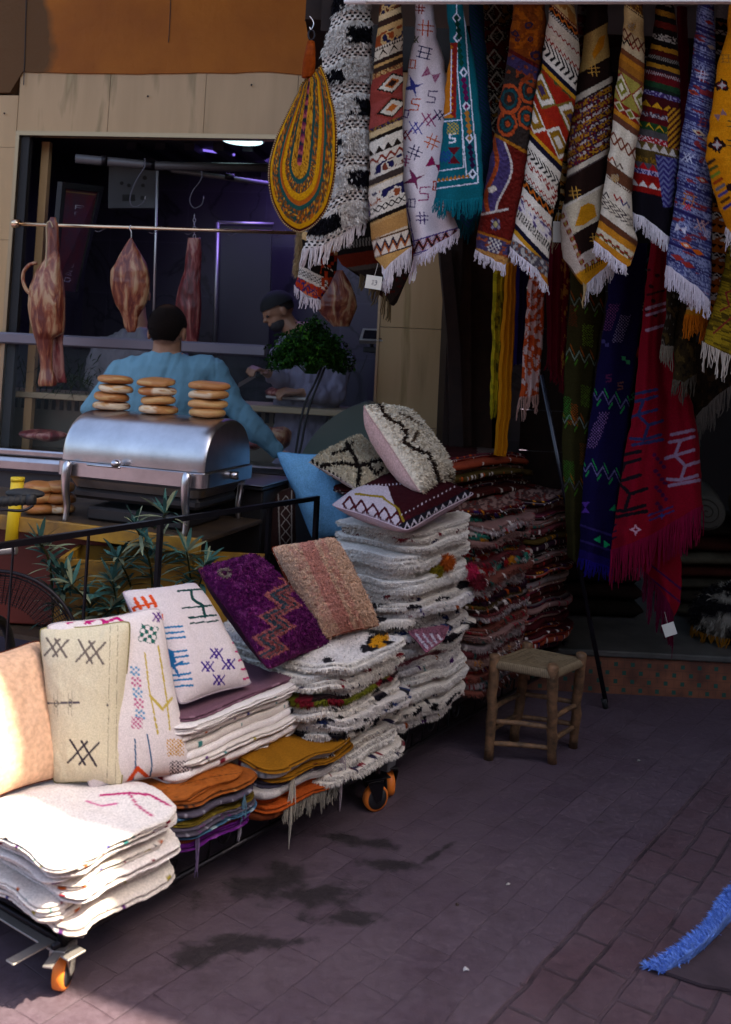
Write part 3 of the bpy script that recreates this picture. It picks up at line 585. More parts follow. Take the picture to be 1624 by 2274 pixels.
# ================= HANGING RUGS, SHAWLS AND SCARVES =================
GR = 'rugs hanging in a row under the awning'
def drape(name, label, cat, group, rows, bot, d, paint, bulge=.045, folds=(), step=1.8, mat=None, fringe=None, back=.6, rough=0, tufts=None, dslope=0., edge=1.2, seed=1, top=-16):
    rows = np.array(rows, float); bot = np.array(bot, float)
    yb = bot[:, 1].max(); wmax = (rows[:, 2]-rows[:, 1]).max()
    nu = int(wmax/step)+2; nvv = int((yb-top)/step)+2
    s = np.linspace(0, 1, nu); t = np.linspace(0, 1, nvv)
    ybs = np.interp(s, bot[:, 0], bot[:, 1]); ybs = ybs+(vn(s*9, s*0, seed)-.5)*edge*3
    Y = top+(ybs[None, :]-top)*t[:, None]
    S = np.broadcast_to(s, Y.shape)
    xl = np.interp(Y, rows[:, 0], rows[:, 1]); xr = np.interp(Y, rows[:, 0], rows[:, 2])
    xl = xl+(vn(Y/22, Y*0, seed+1)-.5)*edge*3; xr = xr+(vn(Y/22, Y*0, seed+2)-.5)*edge*3
    X = xl+(xr-xl)*S
    prof = np.sqrt(np.clip(1-(2*S-1)**2, 0, 1))
    T = np.broadcast_to(t[:, None], Y.shape)
    D = d+dslope*T-bulge*prof
    for (a, nf, ph, tw) in folds: D = D+a*np.sin(2*np.pi*nf*S+ph+tw*T*6)*(.25+.75*T)*np.clip(prof*1.6, 0, 1)
    D = D+.012*(fb(X/30, Y/60, seed+3)-.5)*prof
    if rough: D = D-rough*(fb(X/4.5, Y/4.5, seed+5, 2)-.5)*np.clip(prof*2, .3, 1)
    V = PA(X, Y, D); pt = Pt(X, Y, '#888888'); paint(pt); Cc = pt.out().reshape(*X.shape, 3)
    nb = max(8, nu//5); sb = np.linspace(1, 0, nb+2)[1:-1]
    k = np.clip((sb*(nu-1)).astype(int), 0, nu-1)
    Xb = X[:, 0:1]+(X[:, -1:]-X[:, 0:1])*sb; Yb = Y[:, k]; pb = np.sqrt(1-(2*sb-1)**2)
    Db = d+dslope*T[:, :1]+bulge*back*pb[None, :]; Vb = PA(Xb, Yb, Db+0*Xb)
    VV = np.concatenate([V, Vb], 1); CC = np.concatenate([Cc, Cc[:, k]*.9], 1); m = VV.shape[1]
    fs = grid_faces(nvv, m, True).tolist(); cs = CC.reshape(-1, 3); vs = VV.reshape(-1, 3)
    base = P(float(X[-1].mean()), float(ybs.mean()), d)
    parts = fringe is not None
    par = thing(name, base, label, cat, group) if parts else None
    if tufts:
        B = MB(); R = np.random.RandomState(seed); N, L, wd, fn = tufts
        i = R.randint(0, nvv, N); j = R.randint(0, nu, N); c = Cc[i, j]
        if fn is not None:
            kk = fn(X[i, j], Y[i, j]); i = i[kk]; j = j[kk]; c = c[kk]
        nn = np.stack([(2*S[i, j]-1)*.8, -np.ones(len(i)), np.zeros(len(i))], 1)
        blades(B, V[i, j], nn, c, L, wd, .9, seed)
        o = len(vs); vs = np.concatenate([vs, np.array(B.v)]); fs = fs+[tuple(q+o for q in f) for f in B.f]; cs = np.concatenate([cs, np.array(B.c)])
    if parts:
        mesh('cloth', vs, fs, mat or m_cloth, par, cs)
        for fi, fr in enumerate(fringe):
            (s0, s1, c, L, n) = fr[:5]; kw = fr[5] if len(fr) > 5 else {}
            js = np.linspace(s0*(nu-1), s1*(nu-1), 40).astype(int); kw = dict(kw); kw.setdefault('r', .0019)
            fringe_mesh('fringe', V[-1, js], par, c, L*d/F, n, seed+fi, **kw)
    else:
        o = mesh(name, vs, fs, mat or m_cloth, None, cs, True, base); tag(o, label, cat, group); par = o
    return par
W_, K_, BR, DB, OC, RD, NV, TN = '#cfc6bd', '#14100f', '#4a2a1c', '#2a1a15', '#c67a17', '#8e1f16', '#1d1a3c', '#b08a55'
def box(name, x, y, d, w_, h_, label, parent=None, c='#cfc8ba', rot=.1): pass
# --- 1 shaggy white berber
def p1(p):
    p.put(slice(None), '#ded6cc'); T = p.Y+.26*(p.X-770)+6*np.sin(p.X/17.); k = (T-28) % 80; i = np.floor((T-28)/80).astype(int)
    m = k < 26; fx = ((p.X+(np.floor(k/7) % 2)*6) % 12); p.put(m & (fx < 6.5) & ((k % 7) < 4.6) & (k < 25), '#0c0a12')
    lobe = fb(p.X/15, p.Y/15, 41); side = np.where(i % 2 == 0, p.X-772, 772-p.X)
    p.put((~m) & (k > 36) & (k < 74) & (lobe+side/90. > .62), '#0e0c14'); p.abrash(.25, 12, 8, 3)
isp = lambda x, y: ((y+.26*(x-770)+6*np.sin(x/17.)-28) % 80) > 27
drape('shaggy_rug', 'shaggy cream rug with black dashes and blotches, right behind the woven teardrop bag', 'rug', GR,
      [(-16, 748, 824), (60, 733, 824), (130, 714, 825), (200, 722, 824), (300, 740, 822), (400, 738, 820), (455, 716, 818), (500, 690, 816), (560, 672, 812)], [(0, 556), (.3, 548), (1, 486)], 4.0, p1,
      bulge=.09, folds=((.014, 1.7, .4, .2),), rough=.028, mat=m_pile, tufts=(15000, .016, .0045, isp), fringe=[(0, 1, '#ddd4d2', 34, 90, dict(clump=9, r=.0022, spread=.006))], seed=3)
# --- 2 brown/cream kilim
def p2(p):
    p.put(slice(None), '#c3b39b')
    L = [(24, 'blob', '#b99660', '#5a2f1c', '#24203a', 14), (10, 's', '#c8ad80'), (11, 's', '#37231b'), (10, 's', '#bf9a63'), (22, 'blob', '#b99660', '#8a3f1c', '#1e1d3a', 16), (6, 'tri', '#cdbfa8', DB, 6), (16, 'tri2', '#cdbfa8', DB, '#c3b39b', 26), (7, 's', '#2c1c18'), (5, 's', '#b98f55'), (9, 's', '#33221a'), (8, 'mix', '#a06a3a', '#6b3b22', '#b99660'),
         (66, 'med', '#83352c', '#8e3d33', '#1c1510', '#c7bda9', '#c7bda9', '#a85a22', '#2a1a18', 90), (66, 'med', '#8e4039', '#83352c', '#1c1510', '#c7bda9', '#c7bda9', '#a85a22', 90),
         (8, 'mix', '#4a3218', '#7b5a28', '#2b2448'), (12, 's', '#c2a97c'), (8, 's', '#1d1512'), (14, 's', '#cfc6b6'), (15, 'tri', '#cfc6b6', '#241a16', 22), (5, 's', '#cfc6b6'), (16, 'wave', '#cfc6b6', '#7d2f22', 22), (22, 'blob', '#c9bfae', '#1d1a45', '#6d3527', 16), (6, 's', '#cfc6b6'), (14, 's', '#3b302c'), (3, 's', '#b9a07a'), (14, 's', '#cfc6b6'), (25, 'blob', '#cfc6b6', '#1d1a45', '#8a4425', 15), (5, 's', '#cfc6b6'), (14, 'xx', '#d5cdbd', '#241a1c', 16), (7, 's', '#cfc6b6'), (9, 's', '#17110f'), (7, 's', '#b08a55'), (30, 's', '#a97e48')]
    L = [(b_[0]*(1.3 if i < 11 else .82 if i < 13 else 1.06),)+b_[1:] for i, b_ in enumerate(L)]
    p.bands(L, -4, -.42, 860, curve=4)
    T = p.Y+.33*(p.X-868); m = (T > 522) & (T < 560); A = p.X
    p.put(m, '#cfc2b0'); z = abs(((A/18) % 1)*2-1)*20+530; p.put(m & (abs(T-z) < 5), '#2a2030'); p.put(m & (abs(T-z-7) < 3.5), '#9a5220'); p.put((T >= 519) & (T < 523), '#5a3a20'); p.put((T >= 559) & (T < 562), '#241d2c'); p.put(T >= 562, '#b58b50'); p.abrash(.2); p.yarn(.15)
r2 = drape('kilim_rug', 'cream, tan and dark brown striped kilim with a price tag by its long white fringe', 'rug', GR,
      [(-16, 847, 892), (67, 840, 894), (140, 830, 894), (200, 824, 895), (280, 820, 894), (380, 821, 896), (440, 820, 901), (493, 821, 907), (550, 828, 913), (600, 838, 912)], [(0, 573), (.22, 600), (1, 549)], 3.9, p2,
      bulge=.05, folds=((.008, 1.2, .5, .2),), fringe=[(.15, 1, '#d8cfd2', 42, 90, dict(clump=5, r=.0016))], seed=5)
# --- 3 white cloth with coloured motifs
def p3(p):
    p.put(slice(None), '#ddd3d6')
    M_ = p.motif; mg, pu, nv, orr, gy, rd = '#8c1058', '#4a1d6e', '#201a4c', '#b8481c', '#55486a', '#7b1430'
    for (k, x, y, z, c, r) in [('#', 945, 62, 17, orr, .2), ('#', 934, 20, 10, '#8a2418', .2), ('x#', 921, 88, 8, '#5a5a40', 0), ('H', 943, 117, 15, nv, .25), ('D', 915, 142, 11, orr, .1), ('bow', 958, 166, 17, mg, .5), ('arrow', 917, 192, 19, '#3a3f86', .5), ('S', 959, 215, 14, gy, .2), ('S', 922, 232, 14, orr, .2), ('D', 900, 252, 10, pu, .2),
            ('x#', 952, 266, 16, mg, .1), ('x#', 977, 256, 13, nv, .1), ('x#', 923, 284, 15, '#3f3c8e', .1), ('x#', 900, 300, 13, '#7a1c30', .1), ('#', 960, 315, 16, '#c25a2a', .5), ('#', 921, 338, 15, nv, .5), ('#', 898, 356, 12, mg, .3), ('bow', 968, 366, 18, '#8b1a4c', .5), ('arrow', 919, 398, 20, '#70284e', .4), ('S', 942, 430, 16, mg, .1), ('D', 971, 413, 12, '#a83a20', .1), ('D', 914, 451, 11, gy, .05), ('#', 938, 484, 13, '#33125e', .1), ('H', 985, 452, 10, orr, .2), ('S', 990, 400, 12, pu, .1)]: M_(k, x, y, z, c, 2.6, r)
    m = ((np.floor(p.X/2.2)+np.floor(p.Y/2.2)) % 2 == 0) & (np.hypot(p.X-960, p.Y-166) < 20); p.put(m, '#cfc6cc', .5)
    T = p.Y+.30*(p.X-970); k = (T > 520) & (T < 549); p.put(k, '#c9bcc0'); z = 534+10*(abs(((p.X/20) % 1)*2-1)-.5)*2; q = abs(T-z); p.put(k & (q < 4), '#1c1620'); p.put(k & (q >= 4) & (q < 7), '#9a4a3a'); p.put(k & (q > 9) & (q < 11.5), '#5e4a86'); p.put((abs(T-520) < 1.6) | (abs(T-549) < 1.6) | (abs(T-553) < 1), '#4b3a7a')
    p.line([(900, 440), (921, 545)], 3, '#5a4a86'); p.abrash(.12, 30, 30); p.yarn(.08)
drape('embroidered_rug', 'white cloth scattered with purple, orange and magenta stitched signs, left of the teal shawl', 'rug', GR,
      [(-16, 926, 962), (83, 920, 970), (133, 908, 985), (217, 900, 1000), (283, 891, 1003), (367, 890, 1000), (400, 893, 998), (470, 903, 1003), (515, 914, 1022), (580, 920, 1026)], [(0, 578), (1, 512)], 3.97, p3,
      bulge=.06, folds=((.012, 1.5, 1., .3),), mat=m_fine, fringe=[(0, 1, '#ded4dc', 22, 110, dict(clump=3, r=.0015, spread=.005)), (0, .06, '#ded4dc', 52, 8)], seed=6)
# --- 4 teal shawl
def p4(p):
    p.put(slice(None), '#0d5a66'); wl = '#d0d8e8'
    for dx in (-13, 12): p.line([(1022+dx*.6, 0), (1029+dx, 160), (1042+dx, 307), (1050+dx, 395)], 2.6, wl); 
    for i, (x, y) in enumerate([(1014, 40), (1016, 84), (1030, 161), (1036, 236), (1043, 307), (1050, 386)]):
        p.motif('dia', x, y, 13, wl, 1, 0, ['#8f8a70', '#1a5a60', '#1c4a5a', '#6c1450', '#8a6a3a', '#0b1d33'][i])
    for i, (x, y) in enumerate([(1017, 60), (1022, 120), (1033, 198), (1040, 272), (1047, 347)]):
        cc = ['#0d3a30', '#0b3f32', '#5b1248', '#a5702a', '#2a1038'][i]
        for k in (-20, -7, 7, 20): p.motif('dia', x+k*.15, y+k, 9, cc)
    p.line([(966, 404), (1052, 392)], 2.4, wl); p.line([(968, 419), (1062, 406)], 2.4, wl); p.line([(1062, 406), (1056, 300)], 2.2, wl)
    p.line([(985, 270), (1026, 266), (1030, 372), (975, 380)], 2.4, wl)
    for k in range(8): p.motif('tri', 975+k*9, 402-k*1.3-3, 5, '#a86a1c')
    m = (p.X < 1018-0.02*p.Y) & (p.Y > 95) & (p.Y < 262); p.put(m, '#b9701a'); 
    m2 = m & ((p.X+9*abs(((p.Y/14) % 1)*2-1)) > 1008); p.put(m2, '#7d1d18'); p.line([(1003, 110), (1001, 250), (985, 258)], 2.4, wl)
    p.motif('S', 1005, 307, 10, '#cfd6dd', 3.4); p.motif('grid', 1006, 285, 13, '#b09a3a', 4); p.motif('bow', 1008, 345, 18, '#58121c', 3, 1.57); p.motif('grid', 988, 348, 13, '#1d3a80', 4)
    p.abrash(.15, 20, 30); p.yarn(.12)
drape('teal_shawl', 'teal embroidered shawl with white outlined diamonds and a teal tasselled hem', 'shawl', GR,
      [(-16, 992, 1024), (33, 994, 1032), (100, 1000, 1046), (130, 998, 1052), (200, 989, 1063), (300, 983, 1070), (370, 976, 1072), (400, 971, 1073), (450, 967, 1073)], [(0, 442), (.5, 446), (1, 438)], 3.86, p4,
      bulge=.05, folds=((.012, 1.1, 2., .1),), mat=m_cloth, fringe=[(0, 1, '#0f6a78', 32, 120, dict(clump=4, r=.0017, spread=.006))], seed=7)
def p4b(p): p.put(slice(None), '#093c44'); p.bands([(6, 's', '#093c44'), (3, 's', '#2a2c60')], 0, .9, 1060, 600); p.yarn(.3)
drape('teal_shawl', 'dark end of a folded teal shawl hanging behind the bright one', 'shawl', GR,
      [(-16, 1040, 1072), (200, 1052, 1085), (330, 1056, 1094), (400, 1010, 1080), (500, 1016, 1060)], [(0, 478), (.5, 512), (1, 470)], 4.12, p4b, fringe=[(0, 1, '#0a454e', 26, 50, dict(clump=4))], seed=8)
# --- dark carpet in the gap
def p5b(p):
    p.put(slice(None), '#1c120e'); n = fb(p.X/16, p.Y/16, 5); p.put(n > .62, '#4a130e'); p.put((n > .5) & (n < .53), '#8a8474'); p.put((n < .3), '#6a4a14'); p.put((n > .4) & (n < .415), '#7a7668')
    for k in range(7): p.motif('diao', 1098+6*(k % 2), 30+k*50, 20, '#9a9484', 3)
    p.yarn(.3)
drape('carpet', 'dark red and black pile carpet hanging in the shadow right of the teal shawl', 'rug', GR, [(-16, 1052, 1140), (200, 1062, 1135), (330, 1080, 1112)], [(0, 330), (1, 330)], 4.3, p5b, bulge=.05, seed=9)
# --- 5 orange / violet pile carpet
def p5(p):
    X, Y = p.X, p.Y; T = Y-.55*(X-1140); n = fb(X/10, Y/10, 15)
    p.put(slice(None), '#7f3d10'); p.put((T < 105) & (n > .56), '#a3560f'); 
    for (x, y, z) in [(1145, 75, 9), (1174, 55, 9), (1178, 86, 8), (1190, 124, 12), (1150, 88, 6)]: p.motif('blob', x, y, z, '#30233c'); p.motif('blob', x, y, z*.5, '#6f3010')
    p.put((T > 112) & (T < 122), '#5b1713'); p.put((T >= 122) & (T < 150), '#3d3156'); p.put((T >= 122) & (T < 150) & (n > .57), '#7a3a26')
    m = T >= 150; p.put(m, '#2f2622')
    for (x, y, z) in [(1131, 220, 24), (1176, 200, 22), (1127, 275, 20), (1170, 262, 18)]:
        r = np.hypot(X-x, (Y-y)*.8)+(n-.5)*7; p.put(m & (abs(r-z) < 3), '#b04a22'); p.put(m & (abs(r-z+8) < 2.5), '#17454a'); p.put(m & (r < 6), '#a0401c')
    p.put(m & (T < 170) & (n > .5), '#8b3b18'); p.put((T > 318) & (T < 330), '#a0661a')
    # lower field
    m = T >= 326; p.put(m, '#5f1610')
    m2 = m & (X < 1125-.08*(Y-330)+14*np.sin((Y-330)/30)) & (Y < 470); p.put(m2, '#473a66'); q = abs(X-(1126-.08*(Y-330)+14*np.sin((Y-330)/30))); p.put(m & (q < 2.6) & (Y < 472), '#c5bdb6'); p.put((abs(Y-470+.2*(X-1100)) < 2.4) & (X < 1130), '#c5bdb6')
    q = abs(X-(1100-.12*(Y-330)+8*np.sin((Y-330)/22))); p.put(m2 & (q < 5), '#a8481e'); p.motif('blob', 1092, 420, 9, '#cfc3b4')
    p.motif('dia', 1101, 498, 16, '#433558', 1, 0, '#a49a6a')
    for k in range(4): p.motif('dia', 1101+(k % 2*2-1)*7, 498+(k//2*2-1)*7, 5, '#8f8698')
    U = Y-.32*(X-1060); m = U > 517; p.put(m, '#3f3556'); p.put((U > 511) & (U < 517), '#a06018'); p.put(m & (n > .6), '#8a4326'); p.motif('grid', 1098, 545, 15, '#b9b4ae', 5, .3); p.put(U > 551, '#a8783f'); p.abrash(.3, 9, 9, 2)
drape('pile_carpet', 'rust orange and violet pile carpet with short white fringe, right of the teal shawl', 'rug', GR,
      [(-16, 1143, 1210), (72, 1134, 1214), (144, 1124, 1200), (216, 1111, 1192), (287, 1100, 1185), (359, 1088, 1176), (431, 1075, 1164), (503, 1063, 1152), (560, 1054, 1140)], [(0, 557), (.75, 590), (1, 575)], 3.95, p5,
      bulge=.055, folds=((.010, 1.4, 2, .2),), rough=.012, mat=m_pile, fringe=[(0, .8, '#d6cfd6', 20, 70, dict(clump=3, r=.0017, spread=.004))], seed=10)
# --- 6 multicoloured carpet with white bands
def p6(p):
    p.put(slice(None), W_)
    L = [(8, 's', '#14121c'), (22, 'chev2', '#c5b089', '#17120f', 13), (5, 's', '#c5b089'), (7, 'dot', '#5a1712', '#c9b98e', 5), (26, 'blob', '#b28f5a', '#8e5a25', 20), (6, 'dot', '#6a150f', '#b9a070', 6), (10, 'wave', '#1c1310', '#a75516', 20), (6, 'chk', '#b9b2a6', '#15110f', 6), (15, 's', '#cbbfa8'), (7, 'wave', '#c8bda9', '#8c1d14', 14), (16, 's', '#c7b9a2'), (9, 'wave', '#c8bda9', '#8c1d14', 12), (26, 'chev', '#cfc6b6', '#141013', 15), (8, 's', '#cfc6b6'), (9, 's', '#151225'), (7, 's', '#bb861d'), (6, 'blob', '#8c2a14', '#3c4a26', 9),
         (60, 'med', '#8d1f12', '#6b5a22', '#cfc6b6', '#cfc6b6', '#7c5a1a', '#8b6414', '#3d2b4c', 92), (52, 'med', '#93240f', '#cfc6b6', '#7c5a1a', '#8b6414', '#cfc6b6', 78), (7, 's', '#bb861d'), (11, 's', '#151225'), (12, 's', '#cfc6b6'), (17, 'chev', '#cfc6b6', '#141013', 13), (4, 's', '#cfc6b6'), (9, 'wave', '#cfc6b6', '#8c1d14', 12), (16, 'blob', '#cfc6b6', '#cfc6b6', '#7d1c18', 14), (8, 'wave', '#cfc6b6', '#8c1d14', 12), (5, 'chk', '#cfc6b6', '#15110f', 6), (14, 'wave', '#17120f', '#a75516', 20), (14, 's', '#cfc6b6'), (8, 'wave', '#cfc6b6', '#8c1d14', 12), (22, 'blob', '#cbc2c2', '#cfc6b6', '#55466e', 12), (15, 'chk', '#cfc6b6', '#141013', 7), (12, 's', '#cfc6b6'), (10, 's', '#151225'), (9, 's', '#b2801f')]
    p.bands(L, -90, 1.0, 1225, curve=-8, sc_=1.4)
    U = p.Y-.66*(p.X-1165); n = fb(p.X/7, p.Y/7, 8); m = U > 540-.2*(p.X-1130); m = U > 548; p.put(m, '#47434c'); p.put(m & (n > .58), '#9a9690'); p.put(m & (n < .36), '#7d4a2a'); p.put(U > 583, '#b06c1c'); p.abrash(.18); p.yarn(.18)
drape('banded_carpet', 'carpet with slanting white, black zigzag and red wavy bands, a grey border and white fringe', 'rug', GR,
      [(-16, 1226, 1272), (72, 1213, 1285), (144, 1203, 1287), (216, 1186, 1280), (287, 1177, 1266), (359, 1170, 1250), (431, 1159, 1238), (503, 1143, 1226), (553, 1134, 1222), (640, 1134, 1216)], [(0, 549), (.35, 578), (.7, 600), (1, 636)], 3.9, p6,
      bulge=.055, folds=((.006, 1.3, 0, .2),), fringe=[(0, 1, '#d8d1d8', 19, 90, dict(clump=3, r=.0017, spread=.004))], seed=11)
# --- 7 dark brown rug
def p7(p):
    p.put(slice(None), '#21130f'); T = p.Y+.55*(p.X-1310); X = p.X
    def b(a, c, cc): p.put((T > a) & (T < c), cc)
    b(72, 150, '#a5854a'); p.poly([(1315, 120), (1331, 84), (1345, 76), (1340, 104), (1320, 132)], '#b06f12'); b(196, 210, '#b8ad98'); b(210, 215, '#2a1d1b')
    m = (T > 215) & (T < 352); q = (np.floor(X/4)+np.floor(p.Y/3)*3).astype(int); h = hsh(np.floor(X/3.5).astype(np.int64), np.floor(p.Y/3.5).astype(np.int64), 6)
    z = (T/24) % 1; p.put(m, '#3a1614'); p.put(m & (h > .35) & (z < .5), '#9a6a18'); p.put(m & (h > .45) & (z > .66), '#a89c94'); p.put(m & (h < .25), '#5f1322'); p.put(m & (h > .88), '#3a2a48')
    b(352, 364, '#b8ad98'); b(364, 368, '#4a3c3a'); b(430, 500, '#b9ab90'); p.poly([(1277, 503), (1290, 460), (1306, 450), (1320, 455), (1326, 480), (1296, 500)], '#b57a14'); b(425, 431, '#c5bba8')
    p.motif('#', 1319, 156, 13, '#b98a3a', 2); p.motif('#', 1277, 428, 13, '#b98a3a', 2); p.motif('#', 1322, 530, 12, '#b98a3a', 2)
    U = np.maximum(p.Y+.55*(X-1296), p.Y-1.25*(X-1296)-16); U1 = p.Y+.55*(X-1296); U2 = p.Y-1.3*(X-1296)
    e = np.maximum(U1-562, -(X-(1258+ (p.Y-470)*.30))*1.0); m = (p.Y > 440) & (e > 0) ; p.put(m, '#b5a594')
    for k in range(7): p.motif('dia', 1250+k*7, 480+k*17, 9, '#7c1c14', 1, .3, '#8a7a3a')
    for k in range(5): p.motif('dia', 1303+k*13, 590-k*8, 8, '#7c1c14', 1, .3, '#8a7a3a')
    p.put((p.Y > 480) & (U1 > 598), '#b57a14'); m = (p.Y > 520) & (U1 > 598) & (U1 < 608) & (((X/5) % 1) < .5) & (X > 1300); p.put(m, '#17110e'); p.abrash(.2); p.yarn(.2)
drape('dark_kilim', 'dark brown kilim with gold hash marks, speckled middle and a pointed red diamond border', 'rug', GR,
      [(-16, 1308, 1352), (72, 1298, 1350), (144, 1289, 1358), (216, 1278, 1361), (287, 1267, 1357), (359, 1260, 1349), (431, 1254, 1340), (503, 1245, 1338), (540, 1246, 1350), (575, 1252, 1366), (640, 1262, 1366)], [(0, 575), (.36, 636), (.5, 625), (1, 575)], 3.98, p7,
      bulge=.06, folds=((.010, 1.5, .5, .25),), fringe=[(.42, 1, '#cfc6c6', 36, 70, dict(clump=3, r=.0017, spread=.004)), (.33, .40, '#b59a6a', 46, 8, dict(clump=8))], seed=12)
# --- 8 cream, brown and gold
def p8(p):
    L = [(16, 'blob', '#a88a55', '#3a2418', 12), (10, 's', '#4a2a1a'), (16, 'mix', '#5a3418', '#4a2a1a', '#a07020'), (4, 'tooth', '#b99b66', '#4a2a1a', 6), (38, 's', '#b99b66'), (20, 'xx', '#bba47a', '#5f2b1c', 18), (16, 's', '#bda882'), (10, 's', '#6a3a20'), (10, 's', '#a2661a'), (14, 's', '#8a561a'), (7, 's', '#6a3a20'),
         (52, 'med', '#8c7f36', '#7d2016', '#c0b496', '#c0b496', '#6e6a22', '#6e6a22', '#c8bda2', 54), (18, 'med', '#7d2016', '#c0b496', '#6e6a22', 30), (9, 's', '#b0721c'), (12, 's', '#5a3424'), (20, 's', '#c6bba6'), (22, 'xx', '#c3b7a0', '#6b3322', 20), (34, 's', '#c6bba6'), (24, 's', '#54301e'), (4, 'tooth', '#c6bba6', '#54301e', 6), (36, 's', '#c6bba6'), (20, 'chev2', '#c3b7a0', '#453a3a', 16), (14, 's', '#c6bba6'), (12, 's', '#54301e'), (18, 's', '#b0721c')]
    p.put(slice(None), '#b0721c'); p.bands(L, -50, .72, 1385, curve=-5, sc_=1.32)
    for (x, y, c) in [(1388, 92, '#17120f'), (1408, 104, '#7d1d14'), (1355, 352, '#9a3d14'), (1372, 366, '#5a463e'), (1342, 430, '#3f3634'), (1372, 440, '#8c1d18'), (1387, 452, '#33305a')]:
        p.line([(x-8, y-8), (x-2, y+5), (x+5, y-3), (x+11, y+9)], 3, c)
    for (x, y) in ((1402, 60), (1366, 395)): p.motif('blob', x, y, 9, '#a3751c'); p.motif('grid', x, y, 8, '#8f8a7a', 3)
    U = p.Y-.72*(p.X-1330); e = U > 506; p.put(e, '#bfb397'); z = 516+((np.floor(p.X/4.5) % 4) // 2)*5; p.put(e & (abs(U-z-1) < 2.4), '#7d1d14'); p.put(e & (abs(U-z-5) < 1.5), '#54551c'); p.put(U > 528, '#b0721c')
    p.abrash(.18); p.yarn(.15)
drape('gold_kilim', 'cream, brown and gold kilim with thin zigzags, hanging fourth right of the teal shawl', 'rug', GR,
      [(-16, 1390, 1428), (72, 1384, 1430), (144, 1375, 1433), (216, 1364, 1428), (287, 1359, 1420), (359, 1350, 1409), (431, 1339, 1404), (503, 1328, 1408), (540, 1318, 1416), (600, 1312, 1418)], [(0, 536), (.75, 592), (.82, 590), (1, 545)], 3.85, p8,
      bulge=.05, folds=((.009, 1.4, 2.5, .2),), fringe=[(0, .74, '#dcd4da', 22, 80, dict(clump=3, r=.0017, spread=.004))], seed=13)
# --- 9 red, black, green striped
def p9(p):
    L = [(12, 's', '#17110f'), (10, 'mix', '#7a7468', '#1a1412'), (11, 's', '#16100e'), (12, 'mix', '#9a6a1c', '#8a5a16'), (12, 's', '#14100e'), (14, 's', '#5a1710'), (12, 's', '#17100e'), (14, 'mix', '#a5a094', '#2a2220'), (12, 's', '#15100e'), (10, 's', '#a0701c'), (12, 's', '#45130e'), (8, 'chk', '#888278', '#17120f', 5), (9, 's', '#16100e'), (9, 's', '#a0701c'),
         (8, 's', '#2a1a22'), (8, 'zig', '#5d1218', '#a79fa0', 5), (14, 's', '#5a1016'), (12, 's', '#1c3a22'), (8, 's', '#16201a'), (10, 'mix', '#3b2a5c', '#8a86a6', '#3b2a5c'), (12, 's', '#3c0f12'), (12, 'tri', '#3c0f12', '#b58216', 26), (12, 's', '#520f12'), (10, 'mix', '#9a9296', '#5a1016', '#3c3040'), (12, 's', '#4c0f14'), (16, 'tri2', '#1c3a1c', '#b89216', '#1c3a1c', 24), (14, 's', '#454242'), (12, 'mix', '#8f1520', '#b5a9ab', '#8f1520'), (16, 'tri', '#5d4a22', '#b9b2a8', 20), (14, 's', '#4a3a1a'), (14, 'mix', '#7a5a18', '#4a3a1a'), (14, 'tri', '#47444c', '#a5141c', 22), (10, 'mix', '#31265a', '#9a92b0'), (14, 's', '#7d1210'), (13, 'tri', '#8c150f', '#c9c3bc', 22), (12, 's', '#7d120f'), (24, 's', '#100d14'), (20, 's', '#100d14')]
    p.put(slice(None), '#100d14'); p.bands(L, -20, .22, 1440, curve=8, sc_=1.06)
    m = (p.Y-.2*(p.X-1440) > 340) & (p.Y < 460) & (p.X > 1455+.15*(p.Y-340)); h = ((p.Y/13+abs(((p.X/22) % 1)*2-1)) % 1); p.put(m & (h < .55), '#2c2560'); p.put(m & (h >= .55), '#5e6288')
    m = (p.X > 1483) & (p.Y > 240) & (p.Y < 330); q = ((p.X+p.Y)/14) % 1; p.put(m & (q < .5), '#a8741a'); p.put(m & (q >= .5), '#3c0f12'); p.abrash(.15); p.yarn(.22)
drape('striped_rug', 'red, black and green striped rug with rows of triangles, left of the violet rug', 'rug', GR,
      [(-16, 1462, 1497), (72, 1450, 1504), (144, 1436, 1508), (216, 1425, 1511), (287, 1414, 1512), (359, 1404, 1508), (431, 1399, 1497), (470, 1393, 1492), (540, 1390, 1488)], [(0, 469), (.4, 485), (1, 530)], 3.92, p9,
      bulge=.06, folds=((.008, 1.5, 1, .2),), fringe=[(0, 1, '#d9d3d8', 30, 110, dict(clump=3, r=.0017, spread=.004))], seed=14)
